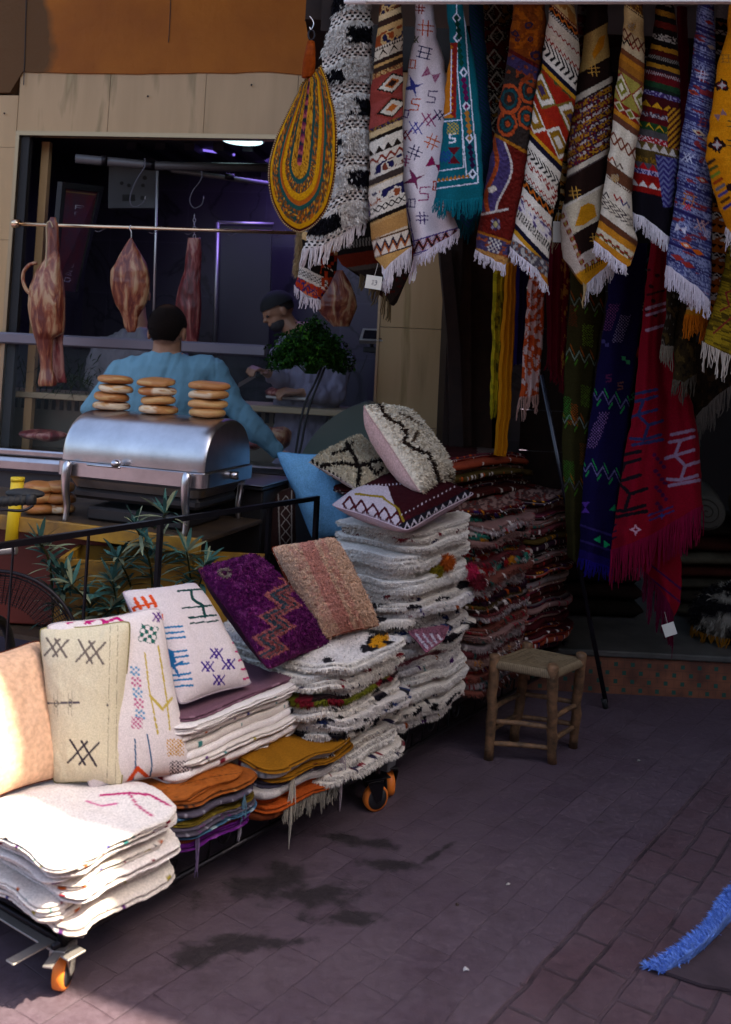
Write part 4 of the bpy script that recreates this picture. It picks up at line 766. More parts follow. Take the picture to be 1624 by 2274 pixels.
# --- 10 violet-blue rug
def p10(p):
    T = p.Y-.42*(p.X-1540); r = hsh(np.floor(T/2.6).astype(np.int64), 0*p.X.astype(np.int64), 7); r2 = hsh(np.floor(T/2.6).astype(np.int64), np.floor(p.X/3.2).astype(np.int64), 8)
    p.put(slice(None), '#2e2c5c'); p.put(r > .4, '#3f4470'); p.put(r > .72, '#666a8e'); p.put((r2 > .62) & (r > .3), '#7c82a2'); p.put(r < .12, '#241c4c')
    n = fb(p.X/30, T/9, 12); p.put((n > .70), '#7a2a30')
    p.bands([(400, 's', '#000000')], 9999, .4)
    for (x, y, z, c, c2) in [(1552, 295, 17, '#b9aa8e', '#7a1d18'), (1570, 310, 12, '#b9aa8e', '#b9aa8e'), (1560, 400, 17, '#a83a22', '#c3b9a8'), (1540, 205, 15, '#9a3a22', '#5a2430'), (1524, 545, 17, '#c05a16', '#c9bdb0'), (1550, 560, 16, '#c05a16', '#c05a16'), (1505, 572, 18, '#8c2a26', '#8c2a26'), (1528, 588, 18, '#8c2a26', '#8c2a26'), (1575, 50, 12, '#7a1d18', '#7a1d18'), (1580, 105, 12, '#a08a7a', '#a08a7a')]:
        u = (p.X-x)*.9+(p.Y-y)*.42; v_ = -(p.X-x)*.42+(p.Y-y)*.9; m = (abs(u)/z+abs(v_)/(z*.38)) < 1; p.put(m, c); p.put((abs(u)/z+abs(v_)/(z*.38)) < .45, c2)
    for (k, x, y, z, c) in [('#', 1560, 168, 12, '#b5b0c2'), ('H', 1562, 272, 10, '#7a2f2a'), ('x#', 1528, 350, 12, '#b0b4c6'), ('H', 1530, 445, 15, '#a8641c'), ('x#', 1528, 460, 8, '#b02430'), ('S', 1568, 365, 9, '#a8a4b8'), ('bow', 1512, 508, 12, '#b9b4c0'), ('x#', 1558, 500, 13, '#b08a80'), ('D', 1572, 520, 8, '#a8a4b8')]: p.motif(k, x, y, z, c, 2.2, .3)
    p.yarn(.3)
drape('violet_rug', 'violet blue flecked rug with orange lozenges and a ragged white fringe', 'rug', GR,
      [(-16, 1553, 1587), (144, 1536, 1588), (287, 1515, 1583), (431, 1500, 1582), (575, 1480, 1581), (680, 1474, 1578)], [(0, 590), (.3, 610), (.7, 640), (1, 670)], 3.88, p10,
      bulge=.06, folds=((.01, 1.2, .3, .3),), fringe=[(0, 1, '#d6cdd6', 40, 130, dict(clump=5, r=.0017, spread=.006))], seed=15)
# --- 11 yellow rug at the right edge
def p11(p):
    p.put(slice(None), '#bd7409'); n = fb(p.X/30, p.Y/5, 4); p.put(n > .62, '#c88212', .6)
    for (x, y, z) in [(1604, 190, 15), (1593, 322, 17)]:
        p.motif('blob', x, y, z, '#20100e'); p.motif('blob', x, y, z*.62, '#6c1a1c'); p.motif('star', x, y, z*.7, '#a59c98')
    p.motif('H', 1612, 130, 10, '#8a5a20', 2); p.motif('bow', 1600, 255, 12, '#7b5a5a', 2, -.6)
    for i, c in enumerate(['#3a2618', '#4a4a1c', '#6a7a22', '#8c3310', '#5a5a60', '#3a3a78', '#4a2a10', '#262668']): p.line([(1570+i*5.5, 365+i*14), (1586+i*5.5, 355+i*14)], 7, c)
    p.motif('blob', 1622, 415, 10, '#20100e'); p.motif('sticks', 1640, 300, 30, '#4a3a1c', 3); p.abrash(.15)
drape('yellow_rug', 'bright mustard yellow rug with dark rosettes at the right end of the row', 'rug', GR,
      [(-16, 1622, 1720), (72, 1614, 1715), (144, 1592, 1712), (215, 1584, 1710), (287, 1574, 1705), (350, 1567, 1700), (400, 1578, 1700), (440, 1590, 1700), (503, 1612, 1700), (560, 1618, 1700)], [(0, 505), (.2, 530), (1, 570)], 3.8, p11, bulge=.09,
      folds=((.012, 1.6, 0, .2),), fringe=[(0, .5, '#c9c0c0', 42, 30)], seed=16)
# --- cloths further in, between and below the front row
def dk(cs, k=.2, per=16, h=9):
    def f(p):
        L = [(h, ['s', 'tri', 's', 'zig', 'blob'][i % 5], cs[i % len(cs)], cs[(i+1) % len(cs)], per) for i in range(60)]
        p.bands(L, -40, k, 1200, 1400); p.yarn(.3)
    return f
GB = 'cloths hung behind the front row of rugs'
drape('crimson_shawl', 'plain crimson cloth showing between the striped and the violet rug', 'shawl', GB, [(-16, 1500, 1522), (100, 1506, 1530), (300, 1508, 1530)], [(0, 320), (1, 330)], 4.2, lambda p: p.put(slice(None), '#5a0c22'), bulge=.03, seed=21, mat=m_fine)
drape('kilim_rug', 'black kilim with thin white zigzags seen between the violet and the yellow rug', 'rug', GB, [(-16, 1590, 1640), (200, 1588, 1640), (640, 1578, 1640)], [(0, 470), (1, 520)], 4.15, dk(['#140f10', '#7a4a1c', '#17110f', '#9a948c', '#2a1614']), bulge=.04, seed=22)
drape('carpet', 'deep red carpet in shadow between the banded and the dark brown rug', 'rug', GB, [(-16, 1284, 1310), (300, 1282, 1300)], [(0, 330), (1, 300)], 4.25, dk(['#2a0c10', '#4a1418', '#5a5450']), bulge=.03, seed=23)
drape('banded_carpet', 'black and gold carpet with a pale cord fringe behind the brown hashed kilim', 'rug', GB, [(330, 1246, 1262), (440, 1244, 1276), (520, 1225, 1262)], [(0, 505), (1, 490)], 4.12, dk(['#8f5a14', '#17110f', '#a08a5a']), bulge=.03, top=300, seed=24, fringe=[(0, 1, '#a89878', 50, 18, dict(clump=6))])
drape('carpet', 'small black and white carpet piece behind the gold kilim', 'rug', GB, [(90, 1412, 1440), (300, 1408, 1436), (420, 1405, 1425)], [(0, 400), (1, 420)], 4.2, dk(['#14100f', '#2c2624', '#8a8480']), bulge=.03, top=90, seed=25)
def pk1(p):
    L = [(20, 's', '#b99a68'), (34, 's', '#17110f'), (5, 'dot', '#17110f', '#b5ab9c', 9), (22, 's', '#17110f'), (6, 's', '#c0b6a4'), (16, 'chev2', '#c6beb0', '#17120f', 9), (6, 's', '#c0b6a4'), (30, 'blob', '#33244e', '#9a2c12', '#b0542a', 9)]
    p.bands(L, 520, .5, 690); p.put((p.X > 712-.1*(p.Y-600)) & (p.Y < 660) & (hsh(np.floor(p.X/7).astype(np.int64), np.floor(p.Y/7).astype(np.int64), 2) > .55), '#8c2c12'); p.yarn(.2)
drape('small_kilim', 'small kilim end with black and violet bands and a cord fringe below the shaggy rug', 'rug', GB, [(500, 672, 760), (560, 672, 750), (600, 664, 748), (640, 652, 728), (670, 650, 712)], [(0, 636), (.5, 662), (1, 668)], 4.1, pk1, top=505, bulge=.04, seed=26, fringe=[(0, 1, '#c9c0c4', 22, 40, dict(clump=4, r=.002))])
drape('sheepskin', 'edge of a cream sheepskin hanging left of the small kilim', 'skin', GB, [(480, 668, 690), (600, 656, 676), (620, 662, 672)], [(0, 610), (1, 600)], 4.16, lambda p: p.put(slice(None), '#a58a62'), top=490, bulge=.03, rough=.02, mat=m_pile, tufts=(2500, .02, .003, None), seed=27)
def pk2(p):
    p.put(slice(None), '#2b2420'); T = p.Y+.15*(p.X-800); p.put(T < 560, '#17110f'); p.put((T > 560) & (T < 590), '#5a1d0e'); p.put((T > 530) & (T < 548) & (((p.X/7) % 1) < .5), '#6a645a'); p.put((T > 590) & (T < 600), '#4a443c'); n = fb(p.X/6, p.Y/6, 8); p.put((T > 620) & (n > .68), '#4a150f'); p.yarn(.2)
drape('folded_blanket', 'dark brown blanket corner with straw tassels below the tan striped kilim', 'blanket', GB, [(500, 735, 925), (560, 745, 922), (590, 760, 918), (650, 800, 905), (690, 850, 868)], [(0, 590), (.3, 620), (.68, 678), (.74, 680), (1, 590)], 4.35, pk2, top=480, bulge=.03, seed=28, fringe=[(.2, .45, '#6a5c40', 44, 18, dict(clump=9, r=.0025, spread=.004)), (.5, .75, '#6a5c40', 36, 12, dict(clump=9, r=.0025, spread=.004))])
# scarves
GS = 'long scarves hanging beside the timber posts'
def scarf(name, label, rows, bot, d, paint, nf=3, **k):
    return drape(name, label, 'scarf', GS, rows, bot, d, paint, bulge=.02, folds=((.010, nf, .3, .12), (.004, nf*2.3, 1, .2)), mat=m_fine, top=k.pop('top', 540), step=1.7, **k)
def ps1(p): p.put(slice(None), '#7c6f10'); n = fb(p.X/12, p.Y/22, 3); p.put(n > .55, '#a89018', .7); p.put(n < .36, '#2c2208', .8)
scarf('batik_scarf', 'yellow green tie dyed scarf, leftmost of the hanging scarves', [(540, 1098, 1126), (605, 1096, 1124), (750, 1092, 1118), (912, 1087, 1108)], [(0, 895), (1, 890)], 4.7, ps1, 2.2, seed=31, fringe=[(0, 1, '#8c7c14', 26, 24)])
scarf('mustard_scarf', 'plain mustard yellow scarf, the longest of the hanging scarves', [(540, 1124, 1150), (605, 1122, 1148), (750, 1112, 1142), (912, 1104, 1134), (1012, 1096, 1126)], [(0, 1010), (1, 1014)], 4.66, lambda p: (p.put(slice(None), '#a8680a'), p.abrash(.2, 4, 60)), 2.6, seed=32)
scarf('purple_scarf', 'dark purple scarf between the mustard and the orange patterned ones', [(540, 1150, 1176), (700, 1144, 1168), (820, 1140, 1162)], [(0, 812), (1, 806)], 4.76, lambda p: p.put(slice(None), '#1c0f3c'), 2, seed=33)
def ps4(p): p.put(slice(None), '#a8431c'); n = fb(p.X/7, p.Y/9, 23); p.put(n > .53, '#b9a29c', .9); p.put((n > .49) & (n < .53), '#8a2c10')
scarf('patterned_scarf', 'orange scarf with white leaf print and knotted tassels', [(540, 1180, 1216), (627, 1173, 1212), (760, 1163, 1205), (900, 1153, 1195)], [(0, 884), (1, 878)], 4.64, ps4, 2.8, seed=34, fringe=[(0, 1, '#b08a7c', 38, 30, dict(clump=6))])
def ps5(p): p.put(slice(None), '#5f0f1e'); n = fb(p.X/5, p.Y/12, 2); p.put((p.X > 1246) & (n > .58), '#9a6a2c')
scarf('crimson_scarf', 'crimson scarf with a gold flecked edge, rightmost of the scarves', [(540, 1216, 1270), (650, 1214, 1264), (760, 1214, 1258), (860, 1219, 1253)], [(0, 800), (.5, 830), (1, 850)], 4.72, ps5, 3, seed=35, fringe=[(0, 1, '#6a1024', 24, 36)])
# long embroidered throws
GT = 'long embroidered throws hanging deep in the rug shop'
def pt1(p):
    p.put(slice(None), '#2b2710'); T = p.Y-.28*(p.X-1290)
    for y, c in ((672, '#5a6a5e'), (792, '#6a7a6a'), (938, '#6c7a70'), (1080, '#4a4a4a')):
        z = y+11*(abs(((p.X/22) % 1)*2-1)-.5)*2; p.put(abs(T-z) < 2.2, c); p.put((abs(T-z-12) < 3) & (((p.X/22) % 1) < .35), '#3d6a1c'); p.put((abs(T-z+13) < 3) & (((p.X/22) % 1) > .6), '#7a3d12')
    for (x, y, c) in ((1306, 745, '#5d7a1e'), (1272, 920, '#8a4012'), (1302, 880, '#4a6a1c'), (1264, 1048, '#2f6a1c'), (1256, 905, '#2f7a2a'), (1270, 700, '#5a2410'), (1300, 1010, '#6a3a14')):
        q = (abs(p.X-x) < 12) & (abs(p.Y-y-.2*(p.X-x)) < 24) & ((((p.X+p.Y)/6) % 1) < .5) & ((((p.X-p.Y)/6) % 1) < .6); p.put(q, c)
    p.abrash(.3)
drape('olive_throw', 'olive green embroidered throw hanging just right of the leaning pole', 'throw', GT, [(560, 1270, 1350), (671, 1265, 1344), (850, 1252, 1318), (1000, 1248, 1300), (1130, 1256, 1300), (1260, 1262, 1300)], [(0, 1235), (1, 1265)], 4.6, pt1, bulge=.04, folds=((.01, 1.5, 0, .2),), top=540, seed=41)
def pt2(p):
    p.put(slice(None), '#110a30'); T = p.Y-.33*(p.X-1350)
    for y, c in ((885, '#5f5a80'), (1052, '#5f5a80')):
        z = y+12*(abs(((p.X/26) % 1)*2-1)-.5)*2; p.put(abs(T-z) < 2.2, c); p.put((abs(T-z-11) < 3) & (((p.X/26) % 1) < .35), '#1f7a3c'); p.put((abs(T-z+13) < 3) & (((p.X/26) % 1) > .6), '#1f7a3c')
    for (x, y, c) in ((1355, 705, '#6a3a62'), (1380, 730, '#77708c'), (1322, 965, '#7c5a86'), (1332, 945, '#7c5a86')):
        q = (abs(p.X-x-(.35*(y-p.Y))) < 12) & (abs(p.Y-y) < 30) & ((((p.X+p.Y)/7) % 1) < .5) & ((((p.X-p.Y)/7) % 1) < .5); p.put(q, c)
    p.motif('bow', 1300, 1127, 12, '#4b2a7c', 2, 1.57); p.motif('bow', 1368, 1135, 12, '#127a4a', 2, .8); p.motif('tri', 1330, 1200, 9, '#159a5a', 2, 2.6); p.motif('tri', 1345, 1207, 9, '#159a5a', 2, -.4); p.motif('grid', 1390, 800, 9, '#2f7a4a', 9)
    for y in (1178, 1212): p.put(abs(T-y-8) < 2.5, '#2a2050')
    p.motif('S', 1352, 840, 8, '#4a1a3a', 3); p.motif('S', 1378, 857, 8, '#5f3a30', 3); p.motif('grid', 1344, 762, 8, '#3d3766', 9); p.put(T > 1240, '#1a0f4c'); p.abrash(.25)
drape('navy_throw', 'dark navy and violet embroidered throw left of the red one', 'throw', GT, [(540, 1360, 1440), (671, 1349, 1428), (850, 1322, 1406), (1000, 1300, 1388), (1130, 1291, 1370), (1250, 1284, 1362)], [(0, 1240), (1, 1262)], 4.5, pt2, bulge=.04, folds=((.012, 1.3, 1, .2),), top=540, seed=42, fringe=[(0, 1, '#1f1270', 26, 50, dict(clump=3))])
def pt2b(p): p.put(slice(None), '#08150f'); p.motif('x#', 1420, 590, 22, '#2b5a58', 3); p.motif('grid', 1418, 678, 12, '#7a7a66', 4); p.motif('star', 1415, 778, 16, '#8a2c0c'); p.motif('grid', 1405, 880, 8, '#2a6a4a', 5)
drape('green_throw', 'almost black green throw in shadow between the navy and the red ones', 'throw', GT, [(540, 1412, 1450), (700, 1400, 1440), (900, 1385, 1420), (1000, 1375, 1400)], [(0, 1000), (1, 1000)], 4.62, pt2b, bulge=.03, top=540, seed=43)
def pt3(p):
    p.put(slice(None), '#6e0618')
    for (x, y) in ((1442, 600), (1460, 612), (1446, 636), (1452, 668), (1437, 690), (1455, 700)): p.motif('blob', x, y, 5, '#2a0c10')
    p.line([(1438, 655), (1475, 645)], 5, '#2a0c10')
    for (y0, c) in ((676, '#8d7284'), (690, '#8d7284'), (724, '#8d7284')): p.line([(1436, y0+10), (1482, y0-4)], 6, c)
    for (x, y, z, c, w_) in ((1434, 930, 42, '#26264a', 7), (1392, 1080, 50, '#150e14', 8), (1516, 1020, 42, '#7c6478', 7)):
        L = lambda *q: p.line([(x+a*z, y+b*z) for a, b in q], w_, c)
        L((-.1, -1.0), (-.4, -.2), (.15, .35), (-.1, 1.1)); L((-.7, -.9), (-.1, -1.0), (.6, -1.2)); L((-.9, -.05), (-.4, -.2), (.6, -.5)); L((.15, .35), (.9, .1)); L((-.8, 1.05), (-.1, 1.1), (.8, .85)); L((-.7, 1.4), (.9, 1.1)); L((-.6, -1.3), (.6, -1.55))
    for k in range(14): p.motif('blob', 1462+((k*7) % 26)-8, 1010+k*9, 5, '#3a0a30')
    p.line([(1440, 1145), (1494, 1125)], 4, '#30224e'); p.line([(1443, 1155), (1496, 1135)], 4, '#30224e'); p.motif('star', 1470, 1145, 9, '#26326a')
    p.motif('star', 1412, 1176, 15, '#b98a9a'); p.motif('star', 1412, 1176, 6, '#6e0618')
    for k in range(3): p.line([(1352, 1172+k*14), (1368, 1165+k*14)], 4, '#1c0c24')
    p.abrash(.12, 30, 60)
drape('red_throw', 'crimson throw with big dark green and blue branch signs and long red tassels', 'throw', GT, [(540, 1446, 1500), (583, 1441, 1500), (671, 1430, 1500), (800, 1418, 1510), (850, 1414, 1520), (900, 1409, 1540), (1000, 1388, 1555), (1130, 1368, 1560), (1230, 1355, 1560)], [(0, 1222), (.35, 1198), (1, 1122)], 4.35, pt3, bulge=.05, folds=((.03, 1.4, 2.4, .05), (.008, 3.7, 0, .2)), top=530, seed=44, mat=m_cloth, step=2, fringe=[(0, 1, '#70082c', 74, 130, dict(clump=5, r=.0024, spread=.004, jitter=.15))])
def pt3b(p): p.put(slice(None), '#78071c'); [p.line([(1440, 1250+k), (1515, 1310+k)], 4, '#301040') for k in (0, 30)]
drape('red_throw', 'lower folded point of a crimson throw with a paper tag near the step', 'throw', GT, [(1120, 1420, 1520), (1220, 1410, 1512), (1290, 1440, 1514), (1340, 1462, 1512), (1380, 1470, 1500)], [(0, 1270), (.55, 1350), (.85, 1368), (1, 1340)], 4.48, pt3b, bulge=.04, folds=((.02, 1.3, 0, .1),), top=1120, seed=45, fringe=[(0, .8, '#560a2a', 66, 60, dict(clump=4, r=.0024, spread=.004))])
# brown group at the right
def br1(c0, c1, c2):
    def f(p): p.put(slice(None), c0); n = fb(p.X/8, p.Y/14, 9); p.put(n > .6, c1); p.put(n < .3, c2); p.yarn(.3)
    return f
drape('small_kilim', 'narrow black kilim end with a grey brown fringe right of the red throw', 'rug', GB, [(560, 1482, 1520), (700, 1478, 1505), (790, 1464, 1496)], [(0, 768), (1, 772)], 4.1, br1('#1c150c', '#3a2c14', '#4a443c'), bulge=.03, top=560, seed=46, fringe=[(0, 1, '#6c6254', 42, 30, dict(clump=5))])
drape('small_kilim', 'olive brown blanket end hanging below the violet rug', 'rug', GB, [(560, 1500, 1560), (700, 1498, 1548), (860, 1496, 1545)], [(0, 845), (.5, 850), (1, 830)], 4.14, br1('#2a2010', '#463618', '#17110c'), bulge=.04, top=560, seed=47, fringe=[(0, 1, '#4c4438', 34, 30, dict(clump=4))])
drape('small_kilim', 'mustard cloth end with an orange thread fringe below the violet rug', 'rug', GB, [(560, 1528, 1572), (680, 1524, 1572), (730, 1520, 1574)], [(0, 700), (1, 706)], 4.05, lambda p: (p.put(slice(None), '#9a6412'), p.put((p.Y < 682), '#4a1a12'), p.put((p.Y > 682) & (p.Y < 687), '#8a8272')), bulge=.03, top=560, seed=48, fringe=[(0, 1, '#a85a0c', 42, 60, dict(clump=3))])
def p12(p):
    T = p.Y-.35*(p.X-1600); r = hsh(np.floor(T/3).astype(np.int64), np.floor(p.X/18).astype(np.int64), 4); p.put(slice(None), '#5c4a0c'); p.put(r > .6, '#7a6412'); p.put(r < .2, '#3d300a')
    p.line([(1600, 690), (1620, 680), (1612, 650), (1640, 640)], 4, '#6a1d1c'); p.line([(1585, 740), (1630, 700), (1640, 720)], 4, '#6a1d1c'); p.motif('sticks', 1640, 760, 16, '#1c2440', 3); p.line([(1600, 800), (1640, 790)], 4, '#6a1d1c')
drape('olive_rug', 'olive and yellow flecked rug with white tassels, below the mustard yellow rug', 'rug', GB, [(520, 1620, 1720), (600, 1608, 1720), (700, 1580, 1720), (760, 1560, 1720), (830, 1560, 1720)], [(0, 758), (.3, 786), (1, 830)], 3.95, p12, bulge=.07, top=520, seed=49, fringe=[(0, 1, '#b9ab9c', 48, 60, dict(clump=5, r=.002))])
drape('small_kilim', 'orange and black ladder patterned kilim strip between the violet and the olive rug', 'rug', GB, [(460, 1582, 1640), (600, 1580, 1625), (700, 1566, 1606), (760, 1552, 1590)], [(0, 730), (1, 750)], 4.08, dk(['#7a3d0c', '#17110f', '#8c4a10', '#17110f', '#9a948c']), bulge=.03, top=460, seed=50, fringe=[(0, 1, '#9a4a0c', 28, 24)])
drape('folded_blanket', 'brown blanket corner with a long pale fringe, low at the right in the shop', 'blanket', GT, [(760, 1480, 1640), (830, 1500, 1640), (930, 1540, 1620)], [(0, 930), (.4, 905), (1, 850)], 4.6, br1('#1a110a', '#2c1d10', '#0c0806'), bulge=.04, top=760, seed=51, fringe=[(.1, 1, '#6a625a', 54, 60, dict(clump=3))])
# price tags on strings
def tagcard(x, y, d, label, w_=.05, h_=.045, rot=.15, text=True, par=None):
    t = thing('price_tag', P(x, y, d), label, 'tag'); B = MB(); q = P(x, y, d); ux = np.array([math.cos(rot), 0, math.sin(rot)]); uz = np.array([-math.sin(rot), 0, math.cos(rot)])
    B.box(q-ux*w_/2-uz*h_/2, ux*w_, (0, .0012, 0), uz*h_); B.make('card', mplain('tag_card', (.62, .60, .52), .7), t)
    B = MB(); B.tube([q+uz*h_/2, q+uz*(h_/2+.05)+np.array([.006, .01, 0])], .0009, 5); B.make('string', mplain('tag_string', (.5, .46, .4), .8), t)
    if text:
        B = MB(); cz = .007
        for pts in text: B.tube([q+ux*a+uz*b-np.array([0, .0012, 0]) for a, b in pts], .0008, 5)
        B.make('pen_mark', mplain('pen_ink', (.03, .03, .08), .6), t)
nine = [[(.004, .006), (.010, .009), (.013, .003), (.006, .000)], [(.013, .003), (.012, -.006), (.006, -.011), (.003, -.009)], [(-.007, .007), (-.001, .008), (-.003, .001), (-.001, -.006), (-.008, -.008)]]
tagcard(830, 627, 3.84, 'white paper price tag with pen marks beside the tan kilim fringe', .062, .052, -.1, nine)
tagcard(920, 613, 3.95, 'small blank tag edge between the tan kilim and the embroidered cloth', .014, .04, -.25, None)
tagcard(1238, 515, 4.02, 'blank tag card between the banded carpet and the dark brown kilim', .035, .085, .02, None)
tagcard(1487, 1398, 4.4, 'pale tag hanging from the lowest point of the crimson throw', .055, .055, .35, None)
# ---- woven teardrop bag ----
bd = 3.6
bag = thing('woven_bag', P(665, 515, bd), 'flat teardrop shaped woven bag in yellow, teal and brown hanging by its leather handle', 'bag')
out = [(713, 147), (726, 178), (734, 212), (743, 248), (747, 290), (747, 335), (744, 383), (736, 428), (723, 467), (700, 497), (678, 511), (660, 514), (633, 497), (616, 470), (604, 440), (598, 400), (599, 365), (606, 333), (617, 300), (630, 271), (642, 246), (654, 222), (663, 205), (671, 186)]
oc = catmull([np.array(q+(0,)) for q in out+[out[0]]], 7); oc = np.array(oc)[:-1, :2]; n = len(oc)
ax0, ax1 = np.array([686., 176.]), np.array([665., 356.]); d_ = ax1-ax0
tt = np.clip(((oc-ax0)@d_)/(d_@d_), 0, 1); A = ax0+tt[:, None]*d_
rho = np.linspace(0, 1, 60)[:, None, None]; Q = A[None]+(oc-A)[None]*rho
rr = np.linspace(0, 1, 60)[:, None]+0*tt[None]; ang = np.arange(n)[None]+0*rr
def bagcol(r, a, X, Y):
    h = hsh(np.floor(a*1.3).astype(np.int64), np.floor(r*34).astype(np.int64), 3); C_ = np.tile(lin('#6b3f14'), (r.size, 1)); r = r.ravel(); a = a.ravel(); h = h.ravel()
    def s(m, c): C_[m] = lin(c)
    mixm = (h > .4); s(mixm, '#22403a'); s(h > .68, '#a0561a'); s(h > .9, '#c28a1e')
    s((r < .26), '#b07d1e'); s((r < .26) & (h < .35), '#6a4212'); s((r > .27) & (r < .33), '#1c4440'); s((r > .46) & (r < .56), '#b8840c'); s((r > .56) & (r < .64), '#9a4f16'); s((r > .64) & (r < .71), '#1d4740'); s((r > .885) & (r < .965), '#b8840c'); s(r > .965, '#3c120f')
    s((r > .46) & (r < .56) & (h > .86), '#a87410'); s((r > .885) & (r < .96) & (h > .86), '#a87410')
    k = r < .075; z = (np.floor(Y.ravel()/9) % 3); s(k & (z == 0), '#5a1c3c'); s(k & (z == 1), '#9a4a4a'); s(k & (z == 2), '#1c2430'); return C_
cc = bagcol(rr, ang, Q[..., 0], Q[..., 1])
D = bd-.035*(1-rr**3)-.003*np.abs(np.sin(rr*math.pi*26)); Vf = PA(Q[..., 0], Q[..., 1], D); Db = bd+.03*(1-rr**3); Vb = PA(Q[..., 0], Q[..., 1], Db)
f1 = grid_faces(60, n, True).tolist(); f2 = [q[::-1] for q in grid_faces(60, n, True, 60*n).tolist()]
mesh('woven_body', np.concatenate([Vf.reshape(-1, 3), Vb.reshape(-1, 3)]), f1+f2, m_cloth, bag, np.concatenate([cc, cc]))
B = MB()   # braided rim
for i in range(0, n*2):
    a = PA(*oc[(i//2) % n], bd); b = PA(*oc[(i//2+1) % n], bd); q = a*(1-.5*(i % 2))+b*.5*(i % 2); B.ball(q, .0042, lin('#4a1a12') if i % 2 else lin('#a8946a'), 6)
B.make('rim', m_vcol, bag, True, True)
B = MB(); hp = [(691, 92), (690, 110), (688, 140), (684, 172)]; B.tube([P(x, y, bd-.02) for x, y in hp], [.013, .019, .022, .023], 14, lin('#7a3208'))
for k in range(26):
    y = 95+k*3; x = 691-(y-92)*.085; r0 = .0135+.0095*min(1, (y-92)/45.); B.tube([P(x, y, bd-.02), P(x, y+1.6, bd-.02)], r0+.001, 14, lin('#8a3c0c'))
B.make('leather_handle', m_leather, bag, True, True)
B = MB(); B.tube(catmull([P(692+7*math.sin(a), 78-11*math.cos(a), bd-.02) for a in np.linspace(0, 6.28, 9)], 4), .0035, 8); B.make('ring', m_dark, bag, True)
B = MB(); B.tube(catmull([P(x, y, bd-.02) for x, y in ((688, 36), (694, 44), (697, 54), (691, 66), (688, 60))], 6), .002, 6); B.make('wire_hook', m_steel, bag, True)
# ================= CART =================
ZD = .245
def WV(s, c, z): return W(s, c, z)
cart = thing('display_cart', WV(1.5, .3, 0), 'long low black metal display cart on orange castors carrying the cushion covers', 'cart')
B = MB()
B.box(WV(-.02, -.02, ZD-.03), WV(3.0, -.02, 0)-WV(-.02, -.02, 0), WV(0, .74, 0)-WV(0, 0, 0), (0, 0, .02)); B.make('deck', m_dark, cart)
def rod(name, pts, r, par=cart, n=8, mat=m_dark, sm=True): B = MB(); B.tube(pts, r, n); return B.make(name, mat, par, sm)
LP = [.03, 1.42, 3.12]
rod('lower_rail', [WV(.0, .0, .125), WV(3.15, .0, .125)], .009); rod('lower_rail', [WV(.0, .70, .125), WV(3.15, .70, .125)], .009)
for s in LP:
    for c in (0, .70): rod('leg', [WV(s, c, .10), WV(s, c, ZD-.012)], .013 if c else .014)
    rod('cross_rail', [WV(s, 0.0, .125), WV(s, .70, .125)], .009)
# scrolled ironwork between deck and lower rail
for k, s in enumerate((.36, .62, .9, 1.15, 1.62, 1.82, 2.02, 2.25, 2.5, 2.8)):
    pts = [WV(s+.035*math.cos(a)*(1-a/14), 0, .183+.05*math.sin(a)*(1-a/14)) for a in np.linspace(0, 11, 40)]; rod('scroll', [WV(s+.05, 0, .128), WV(s+.06, 0, .18)]+[WV(s+.035*math.cos(a)*(1-a/16), 0, .185+.045*math.sin(a)*(1-a/16)) for a in np.linspace(0, 10, 36)], .004, n=6)
    rod('scroll', [WV(s-.07, 0, .128), WV(s-.06, 0, .20), WV(s-.045, 0, .225), WV(s-.03, 0, .20)], .004, n=6)
# guard rail at the back
zr = .965; bar = m_dark
B = MB(); a = WV(.1, .70, zr); b = WV(1.93, .70, zr); u = (b-a); B.box(a, u, (WV(0, .02, 0)-WV(0, 0, 0)), (0, 0, .02)); B.make('guard_rail', bar, cart)
B = MB(); q = WV(1.91, .70, ZD); B.box(q, WV(.02, 0, 0)-WV(0, 0, 0), (WV(0, .02, 0)-WV(0, 0, 0)), (0, 0, zr-ZD-.001)); B.make('guard_post', bar, cart)
q = onpt = None
for (px, py, w_) in ((355, 1200, .018), (28, 1240, .006), (195, 1225, .008), (597, 1180, .018)):
    qq = P(px, py, 1.); dd = (.7-(-(0-OO[0])*AX[1]+(0-OO[1])*AX[0]))/(-qq[0]*AX[1]+qq[1]*AX[0]); pp = P(px, py, dd); s_ = float((pp[:2]-OO)@AX)
    B = MB(); q = WV(s_, .70+.001, ZD); B.box(q, WV(w_, 0, 0)-WV(0, 0, 0), (WV(0, w_, 0)-WV(0, 0, 0)), (0, 0, zr-ZD-.0)); B.make('guard_post' if w_ > .01 else 'guard_bar', bar, cart)
m_or = mplain('orange_tyre', (.80, .20, .02), .5); m_plate = mplain('worn_zinc', (.35, .32, .30), .45, .6, 50, .2)
